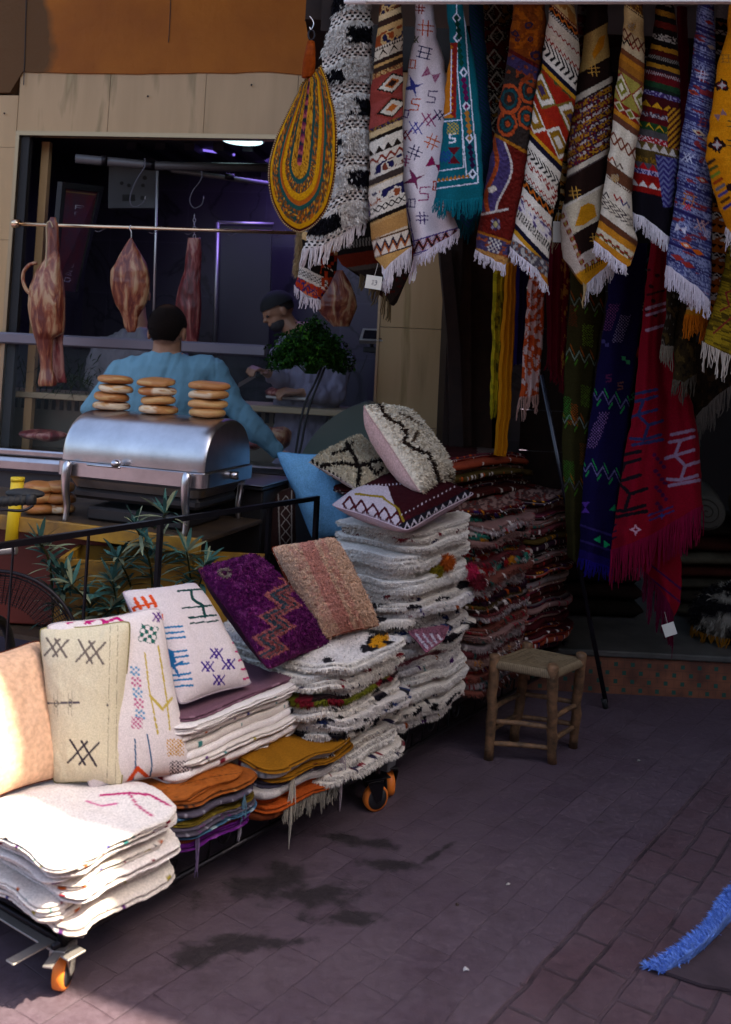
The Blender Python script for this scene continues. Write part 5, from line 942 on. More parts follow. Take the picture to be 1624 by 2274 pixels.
def castor(s, c, yaw=0., twin=False, plate=None):
    R = .047; a = math.atan2(AX[1], AX[0])+yaw; u = np.array([math.cos(a), math.sin(a), 0]); n_ = np.array([-u[1], u[0], 0]); k = np.array([0, 0, 1.]); base = WV(s, c, 0)+u*.02; base[2] = R+.001
    B = MB(); N = 32; prof = [(R-.009, -.016), (R-.001, -.013), (R, 0), (R-.001, .013), (R-.009, .016)]
    vs = [base+(u*math.cos(t)+k*math.sin(t))*r+n_*w_ for t in np.linspace(0, 2*math.pi, N, endpoint=False) for r, w_ in prof]
    B.add(vs, [tuple(x) for x in (grid_faces(N, 5).tolist())]+[((N-1)*5+j, (N-1)*5+j+1, j+1, j) for j in range(4)])
    wh = B.make('wheel', m_or, cart, True)
    B = MB(); B.tube([base-n_*.0155, base+n_*.0155], R-.009, 28); B.tube([base-n_*.019, base+n_*.019], .013, 16); 
    o = B.make('hub', mplain('hub_plastic', (.03, .03, .035), .4), None, True); o.parent = wh; o.location = (np.array(o['_w'])-np.array(wh['_w'])).tolist()
    B = MB()
    for sgn in (-1, 1):
        p = base+n_*.021*sgn; B.add([p-u*.012-k*.008, p+u*.012-k*.008, p+u*.02-u*.03+k*(R+.012)+u*.03, p-u*.045+k*(R+.012), p-u*.012-k*.008+n_*.003*sgn, p+u*.012-k*.008+n_*.003*sgn, p+u*.02+k*(R+.012)+n_*.003*sgn, p-u*.045+k*(R+.012)+n_*.003*sgn], [(0, 1, 2, 3), (7, 6, 5, 4), (0, 4, 5, 1), (1, 5, 6, 2), (2, 6, 7, 3), (3, 7, 4, 0)])
    B.box(base-u*.045-n_*.024+k*(R+.0121), u*.065, n_*.048, k*.006, bev=.002)
    B.box(base-u*.05-n_*.02+k*(R+.02), u*.10, n_*.04, k*.004, bev=.001)
    if plate: B.box(base+u*.045-n_*.03+k*(R+.004), u*.055, n_*.055, k*.006, bev=.002); B.box(base-u*.11-n_*.012+k*(R+.018), u*.07, n_*.024, k*.005, bev=.001)
    B.make('castor_fork', m_plate if plate else m_dark, cart)
castor(.03, 0, .5, plate=True); castor(1.36, -.03, -.45); castor(1.5, -.02, .9); castor(3.10, 0, .3); castor(.03, .7, .2); castor(1.42, .7, 1.); castor(3.1, .7, .1)
B = MB(); q = WV(1.46, -.035, .105); B.box(q, WV(.055, 0, 0)-WV(0, 0, 0), (WV(0, .05, 0)-WV(0, 0, 0)), (0, 0, .05), bev=.004); B.make('brake_block', mplain('grey_plastic', (.10, .10, .11), .4), cart)
B = MB(); cbx_ = lambda s0, s1, c0, c1, z0, z1: B.box(W(s0, c0, z0), W(s1, 0, 0)-W(s0, 0, 0), W(0, c1, 0)-W(0, c0, 0), (0, 0, z1-z0), bev=.001)
cbx_(.0, .055, -.06, .5, .112, .117); cbx_(-.10, .10, .02, .05, .118, .122); B.make('base_plate', m_plate, cart)
LIT = 'bits of litter on the paving'
for i, (px, py, r, c, lb) in enumerate(((1243, 2588, .010, '#b8b0b0', 'white scrap of paper nearest the bottom edge'), (1420, 1690, .012, '#8a8078', 'pale scrap on the slabs right of the stool'), (1015, 2010, .008, '#3a2a20', 'dark crumb on the slabs below the stool'), (1290, 2300, .009, '#4a3c34', 'brown crumb left of the blue mat edge'), (1128, 1965, .007, '#a09890', 'tiny pale crumb in the middle of the paving'))):
    q = Zp(px*.8328 if px < 1300 and i == 0 else px, py*.8328 if i == 0 else py, .001); B = MB(); R = np.random.RandomState(i); vs = [q+np.array([r*math.cos(a)*R.uniform(.5, 1.2), r*math.sin(a)*R.uniform(.5, 1.2), R.uniform(.0, .005)]) for a in np.linspace(0, 6.28, 8)[:-1]]
    B.add([q+np.array([0, 0, .007])]+vs+[q], [(0, j+1, (j+1) % 7+1) for j in range(7)]+[(8, (j+1) % 7+1, j+1) for j in range(7)]); tag(B.make('litter', mplain('litter'+str(i), tuple(lin(c)), .8)), lb, 'litter', LIT)
# ================= FOLDED TEXTILES =================
ORD = ['topmost', 'second', 'third', 'fourth', 'fifth', 'sixth', 'seventh', 'eighth', 'ninth', 'tenth', 'eleventh', 'twelfth', 'thirteenth', 'fourteenth', 'fifteenth', 'sixteenth', 'seventeenth', 'eighteenth', 'nineteenth', 'twentieth', 'twenty-first', 'twenty-second', 'twenty-third', 'twenty-fourth', 'twenty-fifth', 'twenty-sixth', 'twenty-seventh', 'twenty-eighth']
def layer(name, label, group, s0, s1, c0, c1, z0, z1, und, side, top=None, lips=2, rad=.06, seed=0, mat=None, tufts=None, grow=0., fringe=None, lipd=None, dens=1., topt=None):
    R = np.random.RandomState(seed); hs, hc = (s1-s0)/2, (c1-c0)/2; sc_, cc_ = (s0+s1)/2, (c0+c1)/2; th = z1-z0
    per = 4*(hs+hc)-8*rad+2*math.pi*rad; N = int(per/.0055*dens); u = np.linspace(0, per, N, endpoint=False)
    # rounded rectangle perimeter, starting at the near-right corner
    segs = [(2*(hs-rad), 0), (math.pi*rad/2, 1)]*0
    pts = np.zeros((N, 2)); nor = np.zeros((N, 2)); L1, L2, La = 2*(hs-rad), 2*(hc-rad), math.pi*rad/2
    cors = [((hs-rad), -(hc-rad), -90), ((hs-rad), (hc-rad), 0), (-(hs-rad), (hc-rad), 90), (-(hs-rad), -(hc-rad), 180)]
    bounds = [L1, La, L2, La, L1, La, L2, La]; acc = np.concatenate([[0], np.cumsum(bounds)])
    starts = [(-(hs-rad), -hc, 1, 0, 0, -1), None, (hs, -(hc-rad), 0, 1, 1, 0), None, ((hs-rad), hc, -1, 0, 0, 1), None, (-hs, (hc-rad), 0, -1, -1, 0), None]
    for i in range(8):
        m = (u >= acc[i]) & (u < acc[i+1]+1e-9); q = u[m]-acc[i]
        if starts[i]:
            x, y, dx, dy, nx, ny = starts[i]; pts[m] = np.stack([x+dx*q, y+dy*q], 1); nor[m] = (nx, ny)
        else:
            cx, cy, a0_ = cors[i//2]; a = np.radians(a0_)+q/rad; pts[m] = np.stack([cx+rad*np.cos(a), cy+rad*np.sin(a)], 1); nor[m] = np.stack([np.cos(a), np.sin(a)], 1)
    M_ = max(6, int(th/.0032)); 
    if lips*5 > M_: M_ = lips*5
    t = np.linspace(0, 1, M_+1)
    ld = lipd if lipd else th/lips*.55
    k = np.minimum((t*lips).astype(int), lips-1); f = t*lips-k
    lo = R.uniform(-.008, .008, lips+1)
    bul = np.sqrt(np.clip(1-(2*f-1)**2, 0, 1))*ld
    wob = np.stack([.010*(fb(u*5+seed*3.1, u*0+kk*7, seed % 97)-.5)*2 for kk in range(lips)], 1)   # (N,lips)
    off = bul[None]+(.0035*(fb(u*55, u*0+seed, 7)-.5)[:, None]*2*np.clip(bul/ld, 0, 1)[None])+wob[:, k]*np.clip(bul/ld*1.5, .2, 1)[None]+lo[k][None]*np.clip(bul/ld*1.5, 0, 1)[None]+grow*(t[None]-.5)
    XY = pts[:, None]+nor[:, None]*off[..., None]
    ringsin = [.97, .9, .75, .5, .22]
    ringsin = list(np.concatenate([[.985], np.linspace(.96, .06, 44 if top is not None else 7)])); gq = [min(1, (1-q)*5) for q in ringsin]; NR = len(ringsin); top_xy = [XY[:, -1]*q*(1-g)+pts*q*g for q, g in zip(ringsin, gq)]; bot_xy = [XY[:, 0]*q for q in (.6, .93)]
    allxy = np.concatenate([np.stack(bot_xy, 1), XY, np.stack(top_xy, 1)], 1)      # N, m, 2
    tz = np.concatenate([[0, 0], t, [1.0]*NR]); m = allxy.shape[1]
    dome = np.concatenate([[0]*2, 0*t, np.array([.12*min(1, (1-q)*3) for q in ringsin])*th*1.5])
    S = allxy[..., 0]+sc_; C_ = allxy[..., 1]+cc_
    zed = z0+th*tz[None]+dome[None]+und(S, C_, (z0+z1)/2)
    damp = np.concatenate([[0, 0], np.ones(M_+1), [max(0, 1-g*1.3) for g in gq]])[None]; zed = zed+.005*(fb(u[:, None]*16, tz[None]*3+seed, 5)-.5)*damp; inn = np.concatenate([np.zeros(M_+3), gq])[None]; zed = zed+(.006*(fb(S*22, C_*22, seed)-.5)+.010*(fb(S*8, C_*8, seed+2)-.5))*inn
    V = W(S, C_, zed); us = u[:, None]+0*tz[None]; TT = tz[None]+0*us
    ct = np.zeros((N, m, 3)); sidec = side(us*100, TT, np.concatenate([[0, 0], k, [lips-1]*NR])[None]+0*us.astype(int), seed); ct[:] = sidec.reshape(N, m, 3)
    seam = np.concatenate([[0, 0], (np.abs((t*lips) % 1-.0) < .14) & (t > .02), [0]*NR]).astype(bool)
    if top is not None:
        X, Y = proj(V[:, -NR-1:].reshape(-1, 3)); pt = Pt(X, Y, '#888888'); top(pt); ct[:, -NR-1:] = pt.out().reshape(N, NR+1, 3)
    vs = V.reshape(-1, 3); cs = ct.reshape(-1, 3); fs = grid_faces(N, m).tolist()
    j = np.arange(m-1); fs += np.stack([(N-1)*m+j, (N-1)*m+j+1, j+1, j], -1).tolist()[::1]
    fs = [q[::-1] for q in fs]
    vs = np.concatenate([vs, [V[:, -1].mean(0)+[0, 0, .0], V[:, 0].mean(0)]]); cs = np.concatenate([cs, [ct[:, -1].mean(0)]*2]); n_ = len(vs)
    fs += [(i*m+m-1, ((i+1) % N)*m+m-1, n_-2) for i in range(N)]+[(((i+1) % N)*m, i*m, n_-1) for i in range(N)]
    if tufts or topt:
        B = MB()
        nn3 = np.stack([nor[:, 0]*AX[0]-nor[:, 1]*AX[1], nor[:, 0]*AX[1]+nor[:, 1]*AX[0], 0*nor[:, 0]], 1)
        vis = (u < acc[3]*0+acc[1]) | (u > acc[6]-La)          # near long side and left end
        if tufts:
            NN, L_, wd = tufts; idx = np.where(vis)[0]; i = idx[R.randint(0, len(idx), NN)]; jj = 2+R.randint(1, M_, NN); blades(B, V[i, jj], nn3[i], ct[i, jj], L_, wd, .7, seed)
        if topt:
            NN, L_, wd = topt; i = R.randint(0, N, NN); jj = m-1-R.randint(0, NR, NN); fr_ = R.uniform(0, 1, NN)[:, None]; q = V[i, jj]*fr_+V[i, np.maximum(jj-1, 0)]*(1-fr_)
            blades(B, q, np.tile([0, 0, 1.], (NN, 1)), ct[i, jj], L_, wd, .1, seed+1)
        o_ = len(vs); vs = np.concatenate([vs, np.array(B.v)]); fs = fs+[tuple(q+o_ for q in f_) for f_ in B.f]; cs = np.concatenate([cs, np.array(B.c)])
    cen = W(sc_, cc_, z0)
    if fringe:
        par = thing(name, cen, label, 'cushion cover', group); mesh('cloth', vs, fs, mat or m_cloth, par, cs)
        for (ua, ub, c, L_, n2) in fringe:
            ii = np.where((u >= ua*acc[1]) & (u <= ub*acc[1]))[0][::3]; fringe_mesh('fringe', V[ii, 2+M_//2], par, c, L_, n2, seed, r=.0017, clump=3, spread=.006)
        return par
    o = mesh(name, vs, fs, mat or m_cloth, None, cs, True, cen); tag(o, label, 'cushion cover', group); return o
def mkside(base, accents, p=.12, seam=None, fx=5., big=False, lipcols=None, dirty=.2):
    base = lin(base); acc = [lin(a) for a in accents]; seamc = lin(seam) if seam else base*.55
    def f(u, t, k, seed):
        sh = u.shape; u = u.ravel(); t = t.ravel(); k = k.ravel()
        C_ = np.tile(base, (u.size, 1)); C_ = C_*(1-dirty/2+dirty*fb(u/6, k*5.+seed, 3))[:, None]
        if lipcols:
            r = np.random.RandomState(seed); lc = [lin(lipcols[r.randint(len(lipcols))]) for _ in range(8)]
            for kk in range(8): C_[k == kk] = lc[kk]
        fxx = fx*(.6+.9*hsh(k.astype(np.int64), k.astype(np.int64)*0+seed, 9)); uw = u+2.5*vn(u/4., k*7., seed); cell = np.floor(uw/fxx+k*3.3).astype(np.int64); h = hsh(cell, k.astype(np.int64)+seed*13, seed); on = h < p; fr = (uw/fxx+k*3.3) % 1; wd_ = hsh(cell, k.astype(np.int64), seed+8); loc = on & (fr > .15) & (fr < .25+.5*wd_) & (np.abs(((t*(k.max()+1)) % 1)-.5) < .2+.3*wd_)
        if big: loc = fb(u/fx, t*2+seed*5, seed) > 1-p*1.2-.30
        hi = hsh(cell, k.astype(np.int64)+5, seed+3)
        for i, a in enumerate(acc): mm = loc & (np.floor(hi*len(acc)) == i); C_[mm] = a
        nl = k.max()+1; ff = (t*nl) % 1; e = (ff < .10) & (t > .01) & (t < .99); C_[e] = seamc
        return C_.reshape(*sh, 3)
    return f
def stack(gname, place, s0, s1, c0, c1, z0, z1, n, und, sides, topfn=None, seed=0, name='folded_cover', jit=.014, lips=(1, 2), thr=(.8, 1.2), tuft=None, mats=None, rad=.06, desc=None, grow=0, skip=0, fringes={}, topt=None, lipd=None, shift=None, dens=1.):
    R = np.random.RandomState(seed); hts = R.uniform(*thr, n); hts = hts/hts.sum()*(z1-z0); z = z0
    for i in range(n):
        j = n-1-i; k = i % len(sides) if not isinstance(sides[0], tuple) else 0
        si, de = sides[R.randint(len(sides))] if isinstance(sides[0], tuple) else (sides[k], '')
        if isinstance(sides, dict): pass
        if desc and j in desc: si, de = desc[j]
        a, b, c, d = R.uniform(-jit, jit, 4); sh = shift(i/(n-1.)) if shift else (0, 0)
        lb = f'{de} folded cover, {ORD[j]} {"" if j == 0 else "from the top "}of {place}'
        layer(name, lb, gname, s0+a+sh[0], s1+b+sh[0], c0+c+sh[1], c1+d+sh[1], z, z+hts[i]*.97, und, si, topfn if j == 0 else None, lips[R.randint(len(lips))] if j else lips[-1], rad, seed*100+i, (mats or m_cloth), tuft, grow, fringes.get(j), lipd, dens, topt if j == 0 else None)
        z += hts[i]
def U(a, fx, fy, ph, droop=0., s0=0, c0=0, zf=.0):
    return lambda s, c, z: a*(fb(s*fx+ph, c*fy+z*1.2, int(ph*7) % 50, 2)-.5)*2-droop*np.clip(((s0-s)+(c0-c)*.9)/.2, 0, 2)**1.5*.1
wht = ['#3a7a78', '#7a2030', '#3c3a70', '#1d1a22', '#9a8a2a', '#5a2a6a', '#a8501e']
S_w = (mkside('#e0d8d4', wht, .10, '#6a5f5c', 3.5), 'white wool'); S_w2 = (mkside('#d8cfc8', wht, .16, '#57494c', 2.6), 'off-white embroidered'); S_w3 = (mkside('#e2dad8', ['#1b1820', '#7a2030'], .08, '#7a6c6a', 3.), 'plain white')
# S1 : nearest stack
u1 = lambda s, c, z: .024*(fb(s*7+1, c*6+z*2, 3, 2)-.5)*2-.10*np.clip((-.02-s), 0, .2)*0-(.55*np.clip(-.0-c, 0, .2)**1.15+.30*np.clip(.03-s, 0, .3)**1.2)*(.45-z)*4.2
def top1(p):
    p.put(slice(None), '#e0d8d4'); p.line([(223, 1766), (287, 1761), (333, 1765), (379, 1790)], 5, '#b32a6a'); p.line([(287, 1761), (303, 1787), (338, 1812)], 5, '#b32a6a'); p.line([(190, 1778), (225, 1790), (262, 1784)], 4, '#c86a94'); p.abrash(.08)
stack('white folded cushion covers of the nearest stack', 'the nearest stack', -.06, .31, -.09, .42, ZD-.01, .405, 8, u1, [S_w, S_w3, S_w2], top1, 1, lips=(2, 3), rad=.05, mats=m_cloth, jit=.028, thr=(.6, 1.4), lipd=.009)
# S2 : orange leathery top, violet bottom
S_o = (mkside('#8a4a1e', ['#2a1712', '#b07a4a'], .12, '#20120d', 4), 'rust orange'); S_v = (mkside('#5a1c6e', ['#7a3c8a'], .2, '#2a1030', 4), 'violet'); S_ol = (mkside('#5a4a16', ['#7a6a26'], .2, '#20180a', 4), 'olive'); S_g = (mkside('#4a4450', ['#8a8690', '#5a2a5a'], .4, '#1d1920', 1.5), 'grey violet'); S_bl = (mkside('#3a5a74', ['#8a9aa6'], .2, '#18222c', 3), 'dusty blue'); S_br = (mkside('#5c2c18', ['#8a4a2a'], .2, '#1a0e0a', 4), 'brown')
def top2(p): p.put(slice(None), '#9a5522'); p.line([(395, 1745), (470, 1725), (560, 1712)], 1.5, '#5a2c14'); p.abrash(.25, 20, 10); n = fb(p.X/5, p.Y/3, 3); p.put(n < .2, '#5c3016'); p.put(fb(p.X/26, p.Y/14, 8) > .62, '#8a4616', .6)
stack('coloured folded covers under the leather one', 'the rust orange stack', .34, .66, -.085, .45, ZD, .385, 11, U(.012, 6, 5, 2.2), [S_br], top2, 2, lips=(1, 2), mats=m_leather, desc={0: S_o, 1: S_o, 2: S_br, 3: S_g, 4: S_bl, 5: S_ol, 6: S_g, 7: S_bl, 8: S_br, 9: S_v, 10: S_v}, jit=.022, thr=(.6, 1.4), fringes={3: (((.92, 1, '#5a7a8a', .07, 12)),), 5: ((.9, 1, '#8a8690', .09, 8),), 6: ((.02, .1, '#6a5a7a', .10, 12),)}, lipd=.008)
# S4 : ochre pile with orange fringe
S_oc = (mkside('#8a5a14', ['#5a2c14', '#a8782a'], .2, '#2a1a10', 5), 'ochre'); S_wh = (mkside('#a8a09c', ['#6a2a4a', '#5a5a60'], .2, '#3a3434', 3), 'shaggy white edged'); S_or = (mkside('#9a4418', ['#8a3c14'], .2, '#3a1c10', 8), 'burnt orange')
stack('folded covers under the thin white stack', 'the fringed orange stack', .71, 1.12, -.10, .45, ZD-.03, .375, 8, U(.022, 6, 5, 4.1), [S_br], None, 4, lips=(1, 2), mats=m_cloth, jit=.022, thr=(.6, 1.4), desc={0: S_oc, 1: S_wh, 2: S_oc, 3: S_g, 4: S_wh, 5: S_or, 6: S_or, 7: S_br}, fringes={6: ((.0, 1, '#8a8478', .055, 130),), 2: ((0, .08, '#b0a89a', .16, 10), (.9, 1, '#a89aa0', .14, 10))}, lipd=.009)
# S3 : thin white covers, mauve on top
S_m = (mkside('#6a4a58', ['#8a6a78'], .2, '#4a3440', 6), 'mauve striped')
def top3(p):
    p.put(slice(None), '#6e4f5c'); [p.line([(x, y), (x+22, y-16), (x+48, y-28)], 4, '#b9aeb6') for x, y in ((560, 1552), (585, 1546), (612, 1538), (640, 1528), (668, 1518))]; p.abrash(.2, 12, 8)
stack('thin white folded covers in the flat stack', 'the thin white stack', .42, .99, .02, .62, .375, .565, 12, U(.014, 5, 4, 6.3), [S_w, S_w2, S_w3], top3, 3, lips=(1, 2), mats=m_fine, desc={0: S_m}, jit=.028, thr=(.6, 1.5), lipd=.008)
# S5 / S6 shaggy stacks
shc = '#dcd2c6'
S_s1 = (mkside(shc, ['#1a1416', '#1d1820'], .10, '#8a7f78', 6, True), 'shaggy white and black'); S_s2 = (mkside('#d6ccc0', ['#7a1a26', '#2a2440'], .03, '#7a706c', 4, True), 'shaggy cream with coloured spots'); S_s3 = (mkside('#e0d8ce', ['#c9c0ba'], .0, '#6f6560', 5), 'plain shaggy white'); S_s4 = (mkside('#d2c8c0', ['#2a3a6a', '#26242c'], .06, '#6a605c', 5, True), 'shaggy white with blue spots')
S_pk = (mkside('#9a5a62', ['#c0b4b0'], .2, '#5a343c', 6), 'dusty pink'); S_mg = (mkside('#8a0c3c', ['#3a1040'], .2, '#4a0a24', 9), 'magenta')
def top5(p):
    p.put(slice(None), '#ddd5d0'); 
    for (x, y, z) in ((838, 1428, 26), (870, 1436, 16), (812, 1440, 12), (730, 1470, 12), (668, 1420, 20), (700, 1418, 20)): p.motif('blob', x, y, z, '#17131a')
    for (x, y, z) in ((838, 1420, 12), (858, 1416, 7), (848, 1434, 9), (826, 1432, 7)): p.motif('blob', x, y, z, '#c8880e')
    p.abrash(.1)
stack('shaggy covers in the low woolly stack', 'the low shaggy stack', .97, 1.43, -.10, .50, ZD-.02, .615, 12, U(.026, 6, 5, 8.2), [S_s2, S_s1, S_s3, S_s4], top5, 5, lips=(2, 3), mats=m_pile, tuft=(3600, .010, .003), topt=(3500, .010, .003), desc={0: S_s3, 3: S_s2, 4: (mkside('#a89c96', ['#2a1a1a', '#6a6a1c', '#7a1a26'], .5, '#6a605c', 4, True), 'shaggy white with dark flowers')}, jit=.03, thr=(.6, 1.5), lipd=.014, rad=.07)
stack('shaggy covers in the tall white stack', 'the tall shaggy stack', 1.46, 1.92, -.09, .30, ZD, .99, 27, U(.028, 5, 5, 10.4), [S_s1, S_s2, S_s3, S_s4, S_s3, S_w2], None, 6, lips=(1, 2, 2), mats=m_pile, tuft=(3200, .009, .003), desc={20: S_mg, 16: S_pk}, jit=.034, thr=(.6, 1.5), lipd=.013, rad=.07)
# S7 / S8 dark red stacks
dr = ['#6a1a16', '#3a0f12', '#8a3a24', '#2a1420', '#5a2430', '#4a3a1a', '#2a1614', '#7a2a1c', '#8a6a60', '#4a1216']
S_r1 = (mkside('#4a1614', ['#d0c4bc', '#a8481a', '#14100f'], .5, '#8a7e7c', 3.2, False, dr), 'dark red patterned'); S_r2 = (mkside('#5a2420', ['#d8ccc4', '#2a1a4a', '#b8741c'], .5, '#a89c96', 1.8, False, dr), 'red and white flecked'); S_r3 = (mkside('#7a5a54', ['#8a1a2a', '#c8bcb4', '#1a4a44'], .45, '#b8aca6', 2.6, False, ['#7a5a54', '#5a2a2c', '#8a7a78', '#6a3a30']), 'faded rose'); S_r4 = (mkside('#1d1210', ['#b0a498', '#7a1c18'], .5, '#6a605c', 2, False, ['#1d1210', '#3a1410', '#2a1420']), 'near black patterned'); S_r5 = (mkside('#a0948c', ['#8a1a1a', '#1d1a22', '#2a6a5a', '#b0701c'], .3, '#5a4e4a', 5, True), 'pale flecked')
def top7(p): p.put(slice(None), '#4a3430'); n = fb(p.X/5, p.Y/5, 3); p.put(n > .55, '#8a6a60'); p.put(n < .35, '#6a2018')
stack('red folded covers in the third tall stack', 'the third tall stack', 1.96, 2.50, -.08, .34, ZD+.02, 1.0, 27, U(.024, 5, 5, 12.6), [S_r3, S_r1, S_r5, S_r2, S_r3], top7, 7, lips=(1, 2, 2), mats=m_cloth, tuft=(900, .012, .003), jit=.036, thr=(.6, 1.5), lipd=.013, rad=.08)
stack('dark red folded covers in the farthest stack', 'the farthest stack', 2.53, 2.98, -.08, .34, ZD+.05, 1.02, 26, U(.024, 5, 5, 14.8), [S_r4, S_r1, S_r2, S_r4, S_r3], top7, 8, lips=(1, 2, 2), mats=m_cloth, jit=.03, lipd=.013, rad=.08)
stack('dark red kilim covers lying on the two red stacks', 'the pile across the far stacks', 1.98, 2.95, .12, .72, 1.0, 1.20, 8, lambda s, c, z: .03*(fb(s*5, c*5+z*2, 9)-.5)-.12*np.clip(s-2.65, 0, 1), [S_r4, S_r1, S_r4], lambda p: (p.put(slice(None), '#2e0f0d'), p.motif('grid', 1120, 1010, 60, '#6a5a50', 3)), 9, lips=(1, 2), mats=m_cloth, jit=.05, lipd=.012, rad=.12)
# pompoms and a pink mat sticking out
def pom(px, py, d, r, c, label, grp='wool pompoms on the corners of the covers'):
    B = MB(); q = P(px, py, d); R = np.random.RandomState(px); B.ball(q, r*.7, lin(c), 10); N = 700; a = R.normal(0, 1, (N, 3)); a /= np.linalg.norm(a, axis=1)[:, None]; blades(B, q+a*r*.5, a, np.tile(lin(c), (N, 1)), r*.6, .003, .2, px)
    o = B.make('pompom', m_pile, None, True, True); tag(o, label, 'pompom', grp)
pom(993, 1248, 3.86, .034, '#b0561a', 'orange wool pompom on the corner of the tall white stack')
pom(970, 1268, 3.84, .028, '#8a7a1c', 'mustard wool pompom below the orange one'); pom(952, 1288, 3.84, .026, '#a8601a', 'small amber wool pompom lowest on the white stack')
pom(1046, 1270, 4.0, .034, '#b02448', 'raspberry wool pompom on the red stack'); pom(1062, 1292, 4.0, .036, '#6a1a24', 'dark red wool pompom below the raspberry one')
# ================= CUSHIONS =================
def dz(px, py, z): return float(Zp(px, py, z)[1])
def cushion(name, label, cor, th, front, backc, seed=0, mat=None, rough=0., tufts=None, N=140, group=None, pinch=.025, pw=2.8, edgec=None, wr=.006, backth=None):
    q = [PA(x, y, d) for x, y, d in cor]   # TL TR BR BL
    u = np.linspace(0, 1, N); U_, V_ = np.meshgrid(u, u)
    def bil(a, b, c, d): return a*((1-U_)*(1-V_))[..., None]+b*(U_*(1-V_))[..., None]+c*(U_*V_)[..., None]+d*((1-U_)*V_)[..., None]
    # edges curve in between the four corner ears
    cu = U_+pinch*(U_-.5)*-1*np.sin(np.pi*V_)*2*abs(2*U_-1); cv = V_+pinch*(V_-.5)*-1*np.sin(np.pi*U_)*2*abs(2*V_-1)
    cu = .5+(cu-.5)*(1-.04*abs(2*V_-1)**8); cv = .5+(cv-.5)*(1-.04*abs(2*U_-1)**8)
    w_ = [(1-cu)*(1-cv), cu*(1-cv), cu*cv, (1-cu)*cv]
    pos = sum(q[i]*w_[i][..., None] for i in range(4))
    nm = np.cross(q[1]-q[0], q[3]-q[0]); nm /= np.linalg.norm(nm)
    if nm[1] > 0: nm = -nm
    a = np.clip(1-abs(2*U_-1)**pw, 0, 1)*np.clip(1-abs(2*V_-1)**pw, 0, 1); h = a**.55
    R_ = lambda s: fb(U_*7+seed, V_*7, s)-.5
    edge = 1-np.clip(h*1.6, 0, 1)
    wrk = wr*(fb(U_*16+seed, V_*16, 3)-.5)*2*(.3+edge)+wr*1.6*(fb(U_*5+seed, V_*5, 31)-.5)
    F_ = pos+nm*(th*.5*h+(wrk+rough*(hsh((U_*60).astype(np.int64), (V_*60).astype(np.int64), seed)-.5))*np.clip(h*2, 0, 1))[..., None]
    Bk = pos-nm*((backth or th*.5)*h+wrk*np.clip(h*2, 0, 1))[..., None]
    X, Y = proj((pos+nm*(th*.5*h)[..., None]).reshape(-1, 3)); pt = Pt(X, Y, '#888888'); front(pt); cf = pt.out(); bc = lin(backc)*(1-.1+.2*fb(U_*9, V_*9, 9)).ravel()[:, None]
    f1 = grid_faces(N, N).tolist(); f2 = [g_[::-1] for g_ in grid_faces(N, N, False, N*N).tolist()]
    if edgec is not None: pass
    vs = np.concatenate([F_.reshape(-1, 3), Bk.reshape(-1, 3)]); cs = np.concatenate([cf, bc]); fs = f1+f2
    if tufts:
        B = MB(); R = np.random.RandomState(seed); NN, L_, wd = tufts; i = R.randint(0, N, NN); j = R.randint(0, N, NN); k = i*N+j
        blades(B, F_.reshape(-1, 3)[k], np.tile(nm, (NN, 1)), cf[k], L_, wd, .6, seed); o = len(vs); vs = np.concatenate([vs, np.array(B.v)]); fs = fs+[tuple(g_+o for g_ in f) for f in B.f]; cs = np.concatenate([cs, np.array(B.c)])
    base = pos.reshape(-1, 3).mean(0); base = np.array([base[0], base[1], vs[:, 2].min()])
    t = thing(name, base, label, 'cushion', group)
    mesh('cover', vs, fs, mat or m_cloth, t, cs)
    # seam cord round the rim
    ring = list(pos[0])+list(pos[1:, -1])+list(pos[-1, -2::-1])+list(pos[-2:0:-1, 0]); B = MB(); B.tube(ring[::2]+[ring[0]], .0028, 6, lin(edgec or backc), cap=False)
    B.make('piping', m_fine, t, True, True)
    return t
GC = 'display cushions standing on the folded covers'
zb1 = .415
def cor(TL, TR, BR, BL, zb, lean=.1): return [TL+(dz(*BL, zb)+lean,), TR+(dz(*BR, zb)+lean,), BR+(dz(*BR, zb),), BL+(dz(*BL, zb),)]
def f1(p): p.put(slice(None), '#d6ae90'); p.abrash(.12, 20, 20); p.line([(92, 1420), (150, 1722)], 3, '#6a3a22')
cushion('cushion', 'tan leather cushion at the left edge, half in the sun', cor((-120, 1476), (92, 1418), (150, 1722), (-70, 1796), .42, .12), .15, f1, '#7a3c20', 1, m_leather, group=GC, edgec='#5a2a18')
def f3(p):
    p.put(slice(None), '#d8cdcc'); x, y = p.X, p.Y
    for k in range(3): p.line([(150+k*40, 1384), (180+k*40, 1372), (200+k*40, 1384)], 6, '#b3186a')
    p.motif('grid', 330, 1408, 20, '#1d5a50', 9, .2); p.motif('x#', 352, 1370, 12, '#5a2a7a', 3)
    p.line([(322, 1450), (332, 1530), (352, 1630)], 3.5, '#b8a24a'); p.line([(352, 1435), (372, 1560), (378, 1620)], 3.5, '#b8a24a'); p.line([(334, 1545), (362, 1575), (382, 1550)], 6, '#b8a24a')
    for k in range(5): p.motif('grid', 300+k*3, 1490+k*24, 11, ['#5a8ab0', '#b05a80'][k % 2], 5.5)
    p.motif('grid', 305, 1605, 13, '#b05a80', 5)
    p.line([(300, 1640), (302, 1700), (290, 1765)], 3.5, '#1d4f74'); p.line([(328, 1630), (338, 1700), (326, 1765)], 3.5, '#1d4f74'); p.line([(282, 1742), (306, 1706), (334, 1732)], 9, '#c8451c')
    p.motif('grid', 390, 1660, 19, '#b8862a', 4); p.motif('grid', 398, 1712, 22, '#241a2c', 4); p.motif('blob', 425, 1705, 7, '#b9b0c0'); p.abrash(.06)
